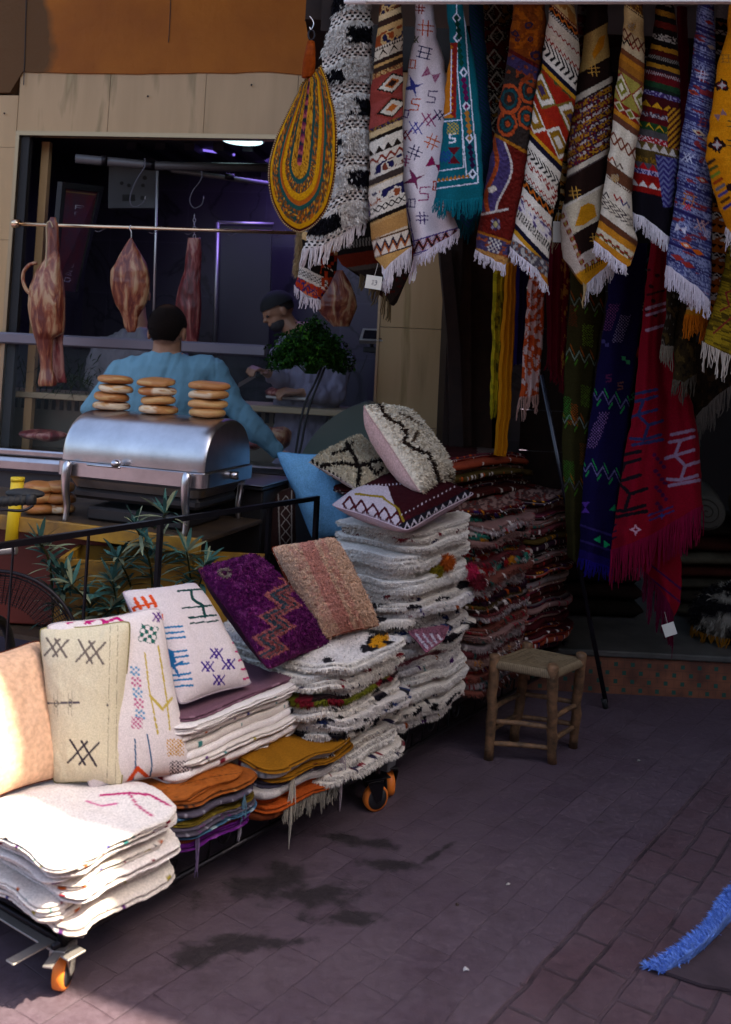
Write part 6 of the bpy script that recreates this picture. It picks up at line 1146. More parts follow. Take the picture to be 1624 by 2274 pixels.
cushion('cushion', 'white cushion with coloured checks, yellow lines and an orange arrow, behind the beige one', cor((100, 1384), (357, 1346), (430, 1718), (200, 1760), .40, .10), .15, f3, '#c0b5b5', 3, m_fine, group=GC, edgec='#b9aeb0')
def f2(p):
    p.put(slice(None), '#cfc4a8')
    for (x, y, z, c) in ((126, 1438, 24, '#6a5f58'), (202, 1448, 30, '#6a5f58'), (185, 1672, 32, '#38303a')): p.motif('x#', x, y, z, c, 5, .1)
    p.line([(105, 1562), (176, 1560)], 4, '#4a4450'); p.motif('diao', 125, 1562, 8, '#6a6250', 2); p.motif('diao', 156, 1561, 8, '#6a6250', 2)
    for x in (124, 156): p.line([(x-4, 1540), (x-4, 1585)], 1.2, '#9a8f80'); p.line([(x+4, 1535), (x+4, 1592)], 1.2, '#9a8f80')
    p.line([(245, 1390), (238, 1740)], 1.2, '#8a8272'); p.line([(262, 1390), (256, 1740)], 1.2, '#8a8272'); p.motif('dia', 238, 1566, 4, '#3a3440'); p.abrash(.08, 10, 60)
cushion('cushion', 'beige cushion with three grey hash marks and a tied corner', cor((86, 1392), (292, 1376), (272, 1748), (118, 1742), .41, .09), .14, f2, '#a89a6a', 2, m_fine, group=GC, edgec='#8a8058')
def f4(p):
    p.put(slice(None), '#cfc3c4')
    for k in range(3): p.line([(300+k*17, 1330-k*3), (312+k*17, 1352-k*3)], 8, '#c8451c')
    p.line([(286, 1352), (345, 1340)], 5, '#c8451c'); p.motif('blob', 292, 1355, 9, '#c8451c'); p.motif('bow', 352, 1370, 10, '#c8451c')
    p.line([(396, 1312), (450, 1308)], 4.5, '#123a38'); p.line([(420, 1372), (480, 1366)], 4.5, '#123a38'); p.line([(424, 1384), (484, 1378)], 3.5, '#123a38'); p.line([(405, 1350), (470, 1345)], 4, '#123a38'); p.line([(425, 1310), (428, 1330), (450, 1345), (456, 1370)], 6, '#123a38')
    for k, y in enumerate((1396, 1408, 1420, 1450, 1462, 1478, 1500, 1512, 1526)): p.line([(355+k*3, y), (405+k*3, y-5)], 4.5, '#1f6a9a')
    p.poly([(362, 1432), (385, 1448), (392, 1470), (372, 1490), (364, 1460)], '#1f5f92'); p.line([(400, 1500), (385, 1480), (405, 1470)], 6, '#1f5f92')
    for (x, y) in ((482, 1450), (508, 1475), (462, 1480), (487, 1510)): p.motif('x#', x, y, 13, '#3a1a7a', 3.5); 
    for k in range(8): p.line([(500+k*6, 1368+k*20), (512+k*6, 1364+k*20)], 4.5, '#b82a6a')
    p.abrash(.08)
cushion('cushion', 'white cushion with blue comb, green ladder and purple cross motifs', cor((268, 1312), (436, 1292), (562, 1520), (400, 1568), .58, .16), .15, f4, '#8a7f86', 4, m_fine, group=GC, edgec='#a89aa4')
def f5(p):
    p.put(slice(None), '#4d0c46'); n = fb(p.X/6, p.Y/6, 5); p.put(n > .52, '#5e1852'); p.put(n > .66, '#742c66'); z = lambda t, o: (585+t*.02+o+24*(abs(((t/62) % 1)*2-1)-.5)*2)
    t = p.Y-1262; cx = 640-(p.Y-1290)*.28+20*(abs(((p.Y/48) % 1)*2-1)-.5)*2; q = np.round((p.X-cx)/6)*6; m = (p.Y > 1285) & (p.Y < 1462)
    p.put(m & (abs(q) < 22), '#7c3440'); p.put(m & (abs(q+12) < 8), '#3a4650'); p.put(m & (abs(q-4) < 6), '#8a4a4a'); p.put(m & (abs(q-16) < 5), '#35424c'); p.put(m & (abs(abs(q)-21) < 4), '#a05a58')
    p.motif('blob', 500, 1272, 15, '#7a6a60'); p.motif('blob', 500, 1272, 7, '#4a1a3c'); p.put((p.X+ (p.Y-1262)*-.2 < 452) & (n > .45), '#8a4a4a'); p.abrash(.35, 7, 7)
cushion('cushion', 'deep purple pile cushion with a pink and grey stepped zigzag', [(436, 1262, 3.42), (565, 1229, 3.55), (736, 1430, 3.50), (596, 1490, 3.22)], .20, f5, '#3a1630', 5, m_pile, rough=.012, tufts=(9000, .010, .003), group=GC, edgec='#4a1a38')
def f6(p):
    p.put(slice(None), '#d2ac90'); T = p.X-.47*(p.Y-1190); n = fb(p.X/9, p.Y/6, 5)
    p.put((T > 655) & (T < 690), '#c28676'); p.put((T > 700) & (T < 716) & (n > .35), '#c89480'); p.put((T > 628) & (T < 655) & (n > .5), '#cb9c86'); p.abrash(.12, 8, 6)
cushion('cushion', 'peach pile cushion with faded pink bands beside the shaggy covers', [(600, 1214, 3.60), (744, 1191, 3.70), (845, 1390, 3.66), (705, 1426, 3.46)], .21, f6, '#8a3a1c', 6, m_pile, rough=.012, tufts=(9000, .010, .003), group=GC, edgec='#7a3018')
def f7(p): p.put(slice(None), '#7ab2d8'); p.abrash(.18, 14, 14, 4)
cushion('cushion', 'plain sky blue velvet cushion leaning on the tall white stack', [(612, 1002, 4.78), (745, 1008, 4.75), (792, 1188, 4.6), (694, 1198, 4.66)], .10, f7, '#356f9c', 7, m_cloth, group=GC, edgec='#5f9ac4')
def f8(p):
    p.put(slice(None), '#c2b498'); dkc = '#1d1410'
    p.line([(770, 985), (790, 1020), (800, 1045), (795, 1080)], 9, dkc); p.line([(715, 1035), (760, 1030), (795, 1035), (860, 1022)], 8, dkc); p.line([(815, 1030), (835, 1055), (850, 1040)], 7, dkc); p.line([(740, 1010), (770, 1000), (785, 985)], 6, dkc)
    U_ = (p.Y-1020)-(p.X-690)*.66; p.put((U_ > -4) & (U_ < 14) & (((p.X/9) % 1) < .55), dkc); p.abrash(.2, 6, 6)
cushion('cushion', 'small cream shaggy cushion with dark brown lattice', [(684, 1026, 4.12), (802, 965, 4.3), (884, 1048, 4.05), (802, 1093, 3.86)], .10, f8, '#a8958c', 8, m_pile, rough=.014, tufts=(7000, .013, .0036), group=GC)
def f10(p):
    p.put(slice(None), '#2c0a10'); T = (p.Y-1180)-(p.X-912)*-.60; A = p.X
    L = (p.X-735)*.33+1122; s_ = p.X+ (p.Y-1130)*.9
    # white end with a row of dark red diamonds
    m = (p.X-(p.Y-1070)*.35 < 858); p.put(m & (p.Y > 1078), '#a79ca4')
    for k in range(6): p.motif('diao', 775+k*26, 1120+k*8.5, 17, '#3c0a14', 5, .1)
    p.line([(790, 1098), (850, 1104), (885, 1130), (900, 1165)], 5, '#7a641c'); 
    q = (p.Y-1090)+(p.X-900)*.25
    m = (p.X > 885); U_ = (p.Y-1162)+(p.X-920)*.52; p.put(m & (abs(U_) < 14), '#15121a'); p.put(m & (abs(U_-8*(abs(((p.X/16) % 1)*2-1)-.5)*2) < 3), '#a79ca4'); p.put(m & (abs(U_-15) < 2.5), '#a79ca4')
    p.put((abs(p.Y-(1078-.05*(p.X-800))) < 2) & (((p.X/8) % 1) < .3), '#a79ca4'); p.put((abs(U_+34) < 2) & (((p.X/9) % 1) < .3), '#a79ca4'); p.yarn(.2)
cushion('cushion', 'dark red kilim cushion with white diamond end, lying on the tall white stack', [(862, 1040, 4.22), (1058, 1096, 4.0), (905, 1180, 3.53), (733, 1122, 3.8)], .12, f10, '#a8949c', 10, m_cloth, group=GC, edgec='#a8949c', backth=.075)
def f9(p):
    p.put(slice(None), '#d2c6b0'); dkc = '#2a1c14'
    p.line([(841, 902), (855, 925), (888, 944), (901, 962), (897, 981), (915, 995), (948, 1008), (961, 1036), (973, 1068), (976, 1090)], 8, dkc); p.line([(885, 918), (935, 948)], 4, '#5a4a3a')
    p.line([(925, 960), (918, 978)], 7, '#4a3a2c'); p.put((p.X > 985) & (p.Y > 1040) & (fb(p.X/5, p.Y/5, 2) > .5), '#6a5a48'); p.abrash(.14, 6, 6)
cushion('cushion', 'large cream shaggy cushion with one dark zigzag and pink back, topmost', [(804, 899, 3.98), (884, 912, 4.24), (1009, 1072, 4.10), (934, 1097, 3.76)], .17, f9, '#c8a49c', 9, m_pile, rough=.014, tufts=(9000, .014, .0036), group=GC, edgec='#b5938c', pw=3, backth=.10)
def f11(p): p.put(slice(None), '#33201c'); p.line([(618, 1098), (622, 1220)], 3, '#8a7e74'); p.line([(648, 1090), (648, 1220)], 3, '#8a7e74'); [p.motif('diao', 635, 1115+k*26, 14, '#8a7e74', 2) for k in range(5)]
cushion('cushion', 'narrow dark brown woven cushion standing behind the guard rail', [(594, 1094, 4.7), (656, 1080, 4.75), (658, 1215, 4.65), (594, 1230, 4.6)], .14, f11, '#241412', 11, m_cloth, group=GC, edgec='#5a4a44')
# pale pink mat end hanging out of the woolly stack
def pm(p): p.put(slice(None), '#8f5a68'); [p.line([(925+k*16, 1410), (950+k*14, 1440)], 5, '#c4b8c0') for k in range(4)]; p.abrash(.2)
cushion('folded_cover', 'dusty pink cover with white streaks sticking out over the shaggy covers', [(905, 1402, 3.72), (998, 1392, 3.78), (985, 1420, 3.62), (948, 1450, 3.52)], .03, pm, '#8a5260', 12, m_pile, tufts=(1500, .008, .003), N=50)
# ================= STOOL =================
st = thing('wooden_stool', (float(Zp(1190, 1670, 0)[0]), float(Zp(1190, 1670, 0)[1]), 0), 'small rough wooden stool with a woven rope seat standing beside the cart', 'stool')
m_sw = mplain('weathered_wood', (.25, .125, .055), .7, 0, 60, .6, c2=(.06, .034, .015), vscale=22, dist=.005)
zs = .43
tops = [Zp(1099, 1460, zs), Zp(1229, 1484, zs), Zp(1291, 1458, zs), Zp(1172, 1434, zs)]
bots = [Zp(1085, 1686, 0), Zp(1226, 1694, 0), Zp(1272, 1660, 0), Zp(1142, 1645, 0)]
for a, b in zip(tops, bots):
    B = MB(); R = np.random.RandomState(int(a[0]*100) % 97); pts = []; rr_ = []
    for k in range(9):
        t = k/8; q = a*(1-t)+b*t; q = q+np.array([R.normal(0, .0022), R.normal(0, .0022), 0]); pts.append(q); rr_.append(.0225*(1-.12*t)*R.uniform(.94, 1.06))
    pts[0] = a+(a-b)*.02; B.tube([pts[0]+np.array([0, 0, .006])]+pts, [.016]+rr_, 12); B.make('leg', m_sw, st, True)
def at(i, t): return tops[i]*(1-t)+bots[i]*t
for (i, j, ts) in ((0, 1, (.62, .84)), (1, 2, (.52, .76)), (2, 3, (.50, .74)), (3, 0, (.50, .72))):
    for t in ts:
        B = MB(); a, b = at(i, t), at(j, t); m_ = (a+b)/2+np.array([0, 0, .003]); B.tube([a, a*.7+m_*.3, m_, b*.7+m_*.3, b], [.009, .0105, .011, .0105, .009], 8); B.make('stretcher', m_sw, st, True)
N = 120; uu, vv = np.meshgrid(np.linspace(0, 1, N), np.linspace(0, 1, N)); w_ = [(1-uu)*(1-vv), uu*(1-vv), uu*vv, (1-uu)*vv]; tp = sum(tops[i]*w_[i][..., None] for i in range(4))
dd = np.minimum(np.minimum(uu, 1-uu), np.minimum(vv, 1-vv)); str_ = np.where(np.minimum(vv, 1-vv) < np.minimum(uu, 1-uu), np.minimum(vv, 1-vv), np.minimum(uu, 1-uu))
rid = np.abs(np.sin(str_*math.pi*34)); tp[..., 2] += -.008-.018*np.sin(np.pi*uu)*np.sin(np.pi*vv)+.003*rid
cen_ = tp.mean((0, 1)); tp[..., :2] = cen_[:2]+(tp[..., :2]-cen_[:2])*1.03
cs = lin('#75644c')*(.55+.6*rid)[..., None]*(.8+.4*hsh((str_*34).astype(np.int64), (uu*5).astype(np.int64), 1))[..., None]
bt = tp.copy(); bt[..., 2] -= .036
edge_pts = np.concatenate([tp[0], tp[1:, -1], tp[-1, -2::-1], tp[-2:0:-1, 0]]); ne = len(edge_pts)
tt_ = np.linspace(0, math.pi, 7); ctr2 = cen_; ov = []
for t in tt_: q = edge_pts.copy(); q[:, 2] -= .018*(1-math.cos(t)); q[:, :2] += (q[:, :2]-ctr2[:2])*.07*math.sin(t); ov.append(q)
ov = np.array(ov).transpose(1, 0, 2); rope = .55+.6*np.abs(np.sin(np.arange(ne)*.9))
cs2 = np.repeat((lin('#84735a')*rope[:, None])[:, None], 7, 1)
vs = np.concatenate([tp.reshape(-1, 3), ov.reshape(-1, 3)]); fs = grid_faces(N, N).tolist()+(grid_faces(ne, 7, False, N*N)).tolist()
mesh('woven_seat', vs, fs, m_vcol, st, np.concatenate([cs.reshape(-1, 3), cs2.reshape(-1, 3)]))
# ================= POLE, RAG =================
pl = thing('display_pole', Zp(1345, 1576, 0), 'long black metal pole leaning into the shawls, its foot on the paving', 'pole')
a, b = P(1203, 832, 4.55), Zp(1345, 1573, 0); B = MB(); B.tube([a, b+np.array([0, 0, .03])], .0115, 14); B.make('shaft', mplain('gloss_black_steel', (.015, .015, .022), .22, .3), pl, True)
B = MB(); B.tube([b+(a-b)*.03, b+np.array([0, 0, .004])], .014, 14); B.make('rubber_foot', m_black, pl, True)
rg = thing('blue_fringed_mat', Zp(1580, 2110, 0), 'bright blue frayed edge of a dark mat lying on the paving at the right', 'mat')
up = [(1700, 1915), (1628, 1975), (1606, 2002), (1584, 2040), (1546, 2078), (1500, 2112), (1440, 2148)]; lo = [(1700, 1995), (1650, 2022), (1618, 2052), (1588, 2084), (1556, 2114), (1524, 2138), (1474, 2162)]
n = 90; ts = np.linspace(0, 1, n); ui = np.array(catmull([np.array(q+(0,)) for q in up], 15))[:, :2]; li = np.array(catmull([np.array(q+(0,)) for q in lo], 15))[:, :2]
ui = np.stack([np.interp(ts, np.linspace(0, 1, len(ui)), ui[:, k]) for k in (0, 1)], 1); li = np.stack([np.interp(ts, np.linspace(0, 1, len(li)), li[:, k]) for k in (0, 1)], 1)
m = 14; vv = []
for j in range(m):
    w0 = j/(m-1); row = []
    for i in range(n):
        q = ui[i]*(1-w0)+li[i]*w0; z = .006+.035*math.sin(math.pi*w0)*min(1, (n-i)/20)+.006*vn(i/6., j/3., 4); row.append(Zp(q[0], q[1], float(z)))
    vv.append(row)
vv = np.array(vv); cb = lin('#6c90e0')*(.8+.35*fb(np.arange(n)[None]/5., np.arange(m)[:, None]/2., 3))[..., None]
B = MB(); R = np.random.RandomState(3); NN = 2600; i = R.randint(0, m, NN); j = R.randint(0, n, NN); blades(B, vv[i, j], np.tile([-.5, .2, .8], (NN, 1)), cb[i, j]*1.1, .014, .003, .3, 5)
i = np.zeros(900, int); j = R.randint(0, n, 900); blades(B, vv[i, j], np.tile([-.8, .5, .25], (900, 1)), cb[i, j]*1.2, .022, .0025, .3, 6)
o = m*n; mesh('frayed_edge', np.concatenate([vv.reshape(-1, 3), np.array(B.v)]), grid_faces(m, n).tolist()+[tuple(q+o for q in f) for f in B.f], m_pile, rg, np.concatenate([cb.reshape(-1, 3), np.array(B.c)]))
B = MB(); pts = [Zp(x, y, .004) for x, y in ((1478, 2164), (1560, 2120), (1620, 2068), (1720, 2000), (1800, 2260), (1624, 2203), (1560, 2192))]; v = pts+[q+np.array([0, 0, .008]) for q in pts]; k = len(pts)
B.add(v, [tuple(range(k, 2*k))[::-1]]+[(i, i+k, (i+1) % k+k, (i+1) % k) for i in range(k)]); B.make('mat', mplain('dark_mat', (.06, .036, .046), .8, 0, 40, .5, var=.4), rg)
# ================= TABLE, CHAFING DISH, BREAD =================
def Wt(s, c, z):
    ds, dc = s-1.21, c-.79; dc = dc+.02; return W(1.27+ds*.96-dc*.28, .765+ds*.28+dc*.96, z)
TZ = .87
tb = thing('snack_table', Wt(1.35, 1.0, 0), 'yellow painted metal table with a dark worn top behind the guard rail', 'table')
m_yel = mplain('yellow_paint', (.44, .22, .012), .5, 0, 60, .15, c2=(.16, .08, .015), vscale=5)
m_ytop = mplain('burnt_table_top', (.09, .055, .03), .5, .2, 40, .3, c2=(.035, .022, .015), vscale=9)
def cbx(B, s0, s1, c0, c1, z0, z1, c=None, bev=0): B.box(Wt(s0, c0, z0), Wt(s1, 0, 0)-Wt(s0, 0, 0), Wt(0, c1, 0)-Wt(0, c0, 0), (0, 0, z1-z0), c, bev)
B = MB(); cbx(B, 1.16, 1.82, .76, 2.4, TZ-.02, TZ, bev=.003); B.make('table_top', m_ytop, tb)
B = MB(); cbx(B, 1.135, 1.158, .76, 2.4, TZ-.055, TZ+.006, bev=.003); B.make('front_rail', m_yel, tb)
for (s, c) in ((1.16, .80), (1.78, .80), (1.16, 2.3), (1.78, 2.3)): B = MB(); cbx(B, s, s+.03, c, c+.03, 0, TZ-.021); B.make('leg', m_yel, tb)
B = MB(); cbx(B, 1.2, 1.77, .84, 2.3, .35, .37); B.make('shelf', m_ytop, tb)
yp = thing('yellow_post', P(28, 1215, 4.25), 'short yellow painted round post at the left end of the table', 'post')
q0, q1 = P(40, 1062, 4.25), P(24, 1222, 4.25); B = MB(); B.tube([q0, q1], .027, 20); B.make('pipe', mplain('yellow_pipe', (.75, .50, .01), .5), yp, True)
B = MB(); B.tube([q0+np.array([0, 0, .004]), q0-np.array([0, 0, .012])], .029, 20); B.make('pipe_cap', mplain('yellow_pipe', (.75, .50, .01), .5), yp, True)
dish = thing('chafing_dish', Wt(1.33, 1.02, TZ), 'steel roll top chafing dish with stacks of bread on its lid', 'serving dish')
S0, S1, C0, C1 = 1.21, 1.67, .79, 1.50; ZR0, ZR1 = 1.06, 1.122
def rrect(s0, s1, c0, c1, r, n=6):
    o = []
    for (cx, cy, a0_) in ((s1-r, c1-r, 0), (s0+r, c1-r, 90), (s0+r, c0+r, 180), (s1-r, c0+r, 270)):
        for k in range(n+1): a = math.radians(a0_+90*k/n); o.append((cx+r*math.cos(a), cy+r*math.sin(a)))
    return o
def loftrr(B, secs, n=6, cap=True):    # secs : (s0,s1,c0,c1,r,z)
    k = 0; vs = []
    for sct in secs: o = rrect(*sct[:5], n=n); k = len(o); vs += [Wt(a, b, sct[5]) for a, b in o]
    fs = [(i*k+j, i*k+(j+1) % k, (i+1)*k+(j+1) % k, (i+1)*k+j) for i in range(len(secs)-1) for j in range(k)]
    if cap: fs += [tuple(range(k))[::-1], tuple((len(secs)-1)*k+j for j in range(k))]
    B.add(vs, fs)
B = MB(); loftrr(B, [(S0+.05, S1-.05, C0+.05, C1-.05, .04, ZR0-.05), (S0+.03, S1-.03, C0+.03, C1-.03, .05, ZR0-.015), (S0, S1, C0, C1, .035, ZR0), (S0-.004, S1+.004, C0-.004, C1+.004, .038, ZR0+.002), (S0-.004, S1+.004, C0-.004, C1+.004, .038, ZR1-.003), (S0+.002, S1-.002, C0+.002, C1-.002, .036, ZR1)]); B.make('water_pan', m_steel, dish, False)
# lid : half round roll top with soft end edges
nA, nC = 40, 40; vs = []; a0_, b0_ = (S1-S0)/2-.012, .208; cs_ = []
es = [0, .004, .012, .022, .034, .05]
cl = [C0+.012+e for e in es]+list(np.linspace(C0+.07, C1-.07, 8))+[C1-.012-e for e in es[::-1]]; sh = [1-.075, 1-.045, 1-.022, 1-.009, 1-.002, 1]+[1]*8+[1, 1-.002, 1-.009, 1-.022, 1-.045, 1-.075]
for c_, k in zip(cl, sh):
    for i in range(nA+1):
        t = math.pi*i/nA; x = -math.cos(t); y = math.sin(t); e = 2/2.5; x = math.copysign(abs(x)**e, x); y = y**.86; vs.append(Wt((S0+S1)/2+a0_*x*(1-(1-k)*.5), c_, ZR1+.002+b0_*y*k))
k = nA+1; fs = grid_faces(len(cl), k).tolist(); fs += [tuple(range(k)), tuple((len(cl)-1)*k+j for j in range(k))[::-1]]
lid = mesh('lid', vs, fs, m_steel, dish, None, True)
md = lid.modifiers.new('e', 'EDGE_SPLIT'); md.split_angle = math.radians(50)
def sball(par, name, p, r, mat=None): B = MB(); B.ball(p, r, n=14); return B.make(name, mat or m_steel, par, True)
kn = Zp(276, 1030, ZR1+.01); kn = Wt(S0-.03, 1.19, ZR1+.012)
sball(dish, 'lid_knob', kn, (.022, .022, .017)); B = MB(); B.tube([Wt(S0-.028, 1.33, ZR1-.004), Wt(S0-.028, 1.17, ZR1-.004)], .0045, 8); B.make('lid_handle', m_steel, dish, True)
B = MB(); q = Wt((S0+S1)/2, C0, ZR0+.035); B.tube([q, q+(Wt(0, -.035, 0)-Wt(0, 0, 0))], [.016, .018], 16); B.make('side_knob', m_steel, dish, True)
for (s, c, fr) in ((S0, C1-.07, 1), (S0, C0+.07, 1), (S1, C0+.07, 0), (S1, C1-.07, 0)):
    sg = -1 if s == S0 else 1; B = MB(); pts = [Wt(s+sg*.012, c, ZR1-.006), Wt(s+sg*.024, c, ZR1-.02), Wt(s+sg*.03, c, ZR1-.07), Wt(s+sg*.026, c, ZR0-.06), Wt(s+sg*.008, c, ZR0-.13), Wt(s+sg*.016, c, TZ)]
    B.tube(catmull(pts, 5), list(np.interp(np.linspace(0, 1, 26), [0, .08, .3, .7, 1], [.010, .019, .021, .015, .011])), 12); B.make('leg', m_steel, dish, True)
B = MB(); cbx(B, S0+.06, S1-.06, C0+.12, C1-.12, TZ+.002, TZ+.06, bev=.01); B.make('burner_tray', mplain('sooty_steel', (.05, .045, .045), .5, .7), dish)
B = MB(); cbx(B, S0+.05, S1-.05, C0+.05, C1-.05, ZR0-.10, ZR0-.052, bev=.015); B.make('food_pan', mplain('sooty_steel', (.05, .045, .045), .5, .7), dish)
# black griddle to the right
gr = thing('griddle', Wt(1.85, 1.0, .45), 'black griddle cabinet with a steel edge right of the chafing dish', 'griddle')
B = MB(); cbx(B, 1.72, 2.02, .76, 1.25, .45, 1.0, bev=.008); B.make('cabinet', mplain('black_enamel', (.012, .010, .010), .35), gr)
B = MB(); cbx(B, 1.69, 2.05, .75, 1.27, 1.001, 1.02, bev=.006); B.make('hot_plate', mplain('hot_plate', (.08, .08, .085), .3, .8), gr)
B = MB(); cbx(B, 1.68, 2.06, .745, 1.28, 1.0205, 1.026, bev=.003); B.make('steel_lip', m_steel, gr)
def msh(*a): pass
def bread_mat():
    m, t, b = nmat('crust'); N_ = t.nodes.new; L = t.links.new
    a = N_('ShaderNodeAttribute'); a.attribute_name = 'Col'; tc, n = bump(t, b, 70, .4, .003, 6); L(a.outputs['Color'], b.inputs['Base Color']); b.inputs['Roughness'].default_value = .5; return m
m_bread = bread_mat()
def bread(p, r, h, seed, label, tone=.5, grp='round breads stacked on the dish lid'):
    n, m = 36, 14; vs = []; cs = []; R = np.random.RandomState(seed); r = r*R.uniform(.93, 1.05); h = h*R.uniform(.9, 1.02); ph = R.uniform(0, 6); tl = R.normal(0, .03, 2); fl = R.uniform(0, 6.3)
    for i in range(m+1):
        t = math.pi*i/m
        for k in range(n):
            a = 2*math.pi*k/n; rr_ = r*(1+.05*math.sin(2*a+ph)+.02*math.sin(3*a+ph*2))*abs(math.sin(t))**.55; z = h*.56*math.copysign(abs(math.cos(t))**.8, math.cos(t))*(1 if math.cos(t) > 0 else .85)+h*.06*math.sin(3*a+ph)*math.sin(t)
            x, y = rr_*math.cos(a), rr_*math.sin(a); vs.append((p[0]+x, p[1]+y, p[2]+h*.45+z+tl[0]*x+tl[1]*y))
            g_ = fb(a*1.4+seed, t*2.2, seed); top = math.cos(t); c = lin('#a0561a')*(1-tone)+lin('#d8a566')*tone
            c = c*(1-.5*g_)+lin('#8a4a12')*.5*g_
            fd = math.cos(a-fl); flo = (fb(a*2+seed, t*3, 7) > .40) and fd > -.1 and abs(top) < .9
            if flo and seed % 2: c = lin('#e0cfae')*.75+c*.25
            elif abs(top) < .35 and g_ > .5: c = c*.4+lin('#d0a868')*.6
            cs.append(c)
    B = MB(); B.add(vs, [(i*n+k, (i+1)*n+k, (i+1)*n+(k+1) % n, i*n+(k+1) % n) for i in range(m) for k in range(n)], np.array(cs)); o = B.make('bread', m_bread, None, True, True); tag(o, label, 'bread', grp)
def onS(px, py, s):
    def g(d):
        p = P(px, py, d)[:2]-OO; a = p@AX; c = -p[0]*AX[1]+p[1]*AX[0]; return (a-1.27)*.96+(c-.765)*.28-(s-1.21)
    g0, g1 = g(4.), g(5.); return P(px, py, 4.-g0/(g1-g0))
oc_ = ['topmost', 'second from the top', 'third from the top', 'lowest']
for (nm_, L) in (('left', [(257, 853), (257, 872), (248, 890), (247, 910)]), ('middle', [(347, 862), (350, 882), (352, 901), (351, 919)]), ('right', [(464, 877), (463, 896), (461, 913), (460, 930)])):
    x0, y0 = L[3]; base = onS(x0, y0+9, (S0+S1)/2); zt = ZR1+.002+b0_
    for j in range(3, -1, -1):
        q = onS(L[j][0], L[j][1], (S0+S1)/2); zc = zt+(3-j)*.0395; bread((q[0], q[1], zc), .084, .041, len(nm_)*10+j+(nm_ == 'right')*2, f'round bread, {oc_[j]} of the {nm_} stack on the lid', [.35, .85, .3, .15][j] if nm_ == 'left' else [.45, .2, .8, .5][j] if nm_ == 'middle' else [.4, .7, .85, .7][j])
for (nm_, xs) in (('left', (84, 86, 88)), ('right', (128, 130, 132))):
    for j in range(3):
        q = Zp(xs[2], 1138, TZ+.004); bread((q[0]+(2-j)*-.003, q[1], TZ+.001+(2-j)*.046), .072, .048, 50+j+len(nm_), f'round bread, {["topmost", "middle", "lowest"][j]} of the {nm_} pile on the yellow table', .3, 'round breads on the yellow table')
# ================= PLANTER, OLEANDER, CRATE, BICYCLE =================
pb = thing('planter', P(345, 1300, 4.02), 'yellow metal planter box under the table', 'planter')
a = P(128, 1238, 3.95); b = P(572, 1262, 3.95); zt = float(a[2]+b[2])/2-.005
B = MB(); x0, x1 = float(a[0]), float(b[0]); 
for (p_, ex, ey) in (((x0, 3.95, .15), (x1-x0, 0, 0), (0, .018, 0)), ((x0, 4.23, .15), (x1-x0, 0, 0), (0, .018, 0)), ((x0, 3.969, .15), (.018, 0, 0), (0, .26, 0)), ((x1-.018, 3.969, .15), (.018, 0, 0), (0, .26, 0))): B.box(p_, ex, ey, (0, 0, zt-.15))
B.make('trough', m_yel, pb); B = MB(); B.box((x0+.02, 3.97, .16), (x1-x0-.04, 0, 0), (0, .255, 0), (0, 0, zt-.22)); B.make('soil', mplain('soil', (.02, .014, .01), .95, 0, 60, .8), pb)
B = MB()
for xx in (x0+.04, x1-.06): B.box((xx, 4.0, 0), (.025, 0, 0), (0, .025, 0), (0, 0, .149)); B.box((xx, 4.2, 0), (.025, 0, 0), (0, .025, 0), (0, 0, .149))
B.make('stand', m_yel, pb)
rc = thing('red_crate', P(110, 1330, 4.35), 'orange red box standing under the yellow table', 'box'); B = MB(); q = P(-60, 1178, 4.42); q2 = P(242, 1185, 4.42)
B.box((q[0], 4.42, .38), (q2[0]-q[0], 0, 0), (0, .3, 0), (0, 0, float(q2[2])-.38), bev=.006); B.make('body', mplain('orange_red_paint', (.12, .014, .006), .5, 0, 40, .2), rc); B = MB(); B.box((q[0]+.05, 4.413, .5), (q2[0]-q[0]-.1, 0, 0), (0, .006, 0), (0, 0, .03)); B.make('ridge', mplain('orange_red_paint', (.42, .05, .015), .5, 0, 40, .2), rc)
m_leaf = mcloth('oleander_leaf', .55, 60, .15, .001, 0)
def leafstrip(B, p, d, up, L_, w_, c, n=5, bend=.35):
    d = np.array(d)/np.linalg.norm(d); sd = np.cross(d, up); sd /= np.linalg.norm(sd)+1e-9; vs = []
    for i in range(n+1):
        t = i/n; q = p+d*L_*t+np.array([0, 0, -bend*L_*t*t]); ww = w_*math.sin(math.pi*min(.97, t*.93+.05))**.8*.5
        vs += [q-sd*ww, q+np.array([0, 0, -.15*ww]), q+sd*ww]
    B.add(vs, [(3*i+k, 3*i+k+1, 3*i+k+4, 3*i+k+3) for i in range(n) for k in (0, 1)], c)
GO = 'oleander stems in the yellow planter'
def oleander(label, stems, seed):
    R = np.random.RandomState(seed); t = thing('oleander', (float(P(*stems[0][0][:2], stems[0][0][2])[0]), 4.1, zt-.06), label, 'plant', GO); B = MB(); BL = MB()
    for st_ in stems:
        pts = catmull([P(x, y, d) for x, y, d in st_], 6); B.tube(pts, list(np.linspace(.006, .003, len(pts))), 6, lin('#3a3a20'))
        m_ = len(pts)
        for w in range(11):
            k = int(m_*(.25+.75*w/10.))-1; p = pts[min(k, m_-1)]; nn = 5 if w < 10 else 10
            for i in range(nn):
                a = R.uniform(0, 6.28); el = R.uniform(-.1, .9) if w < 10 else R.uniform(.2, 1.3); d = (math.cos(a)*math.cos(el), math.sin(a)*math.cos(el), math.sin(el))
                c = lin('#3a5c54')*R.uniform(.5, 1.3) if R.rand() > .35 else lin('#7d8468')*R.uniform(.6, 1.1); leafstrip(BL, p, d, np.array([R.normal(0, .3), R.normal(0, .3), 1]), R.uniform(.08, .14), R.uniform(.012, .020), c, bend=R.uniform(.05, .45))
    B.make('stem', m_vcol, t, True, True); BL.make('leaves', m_leaf, t, True, True)
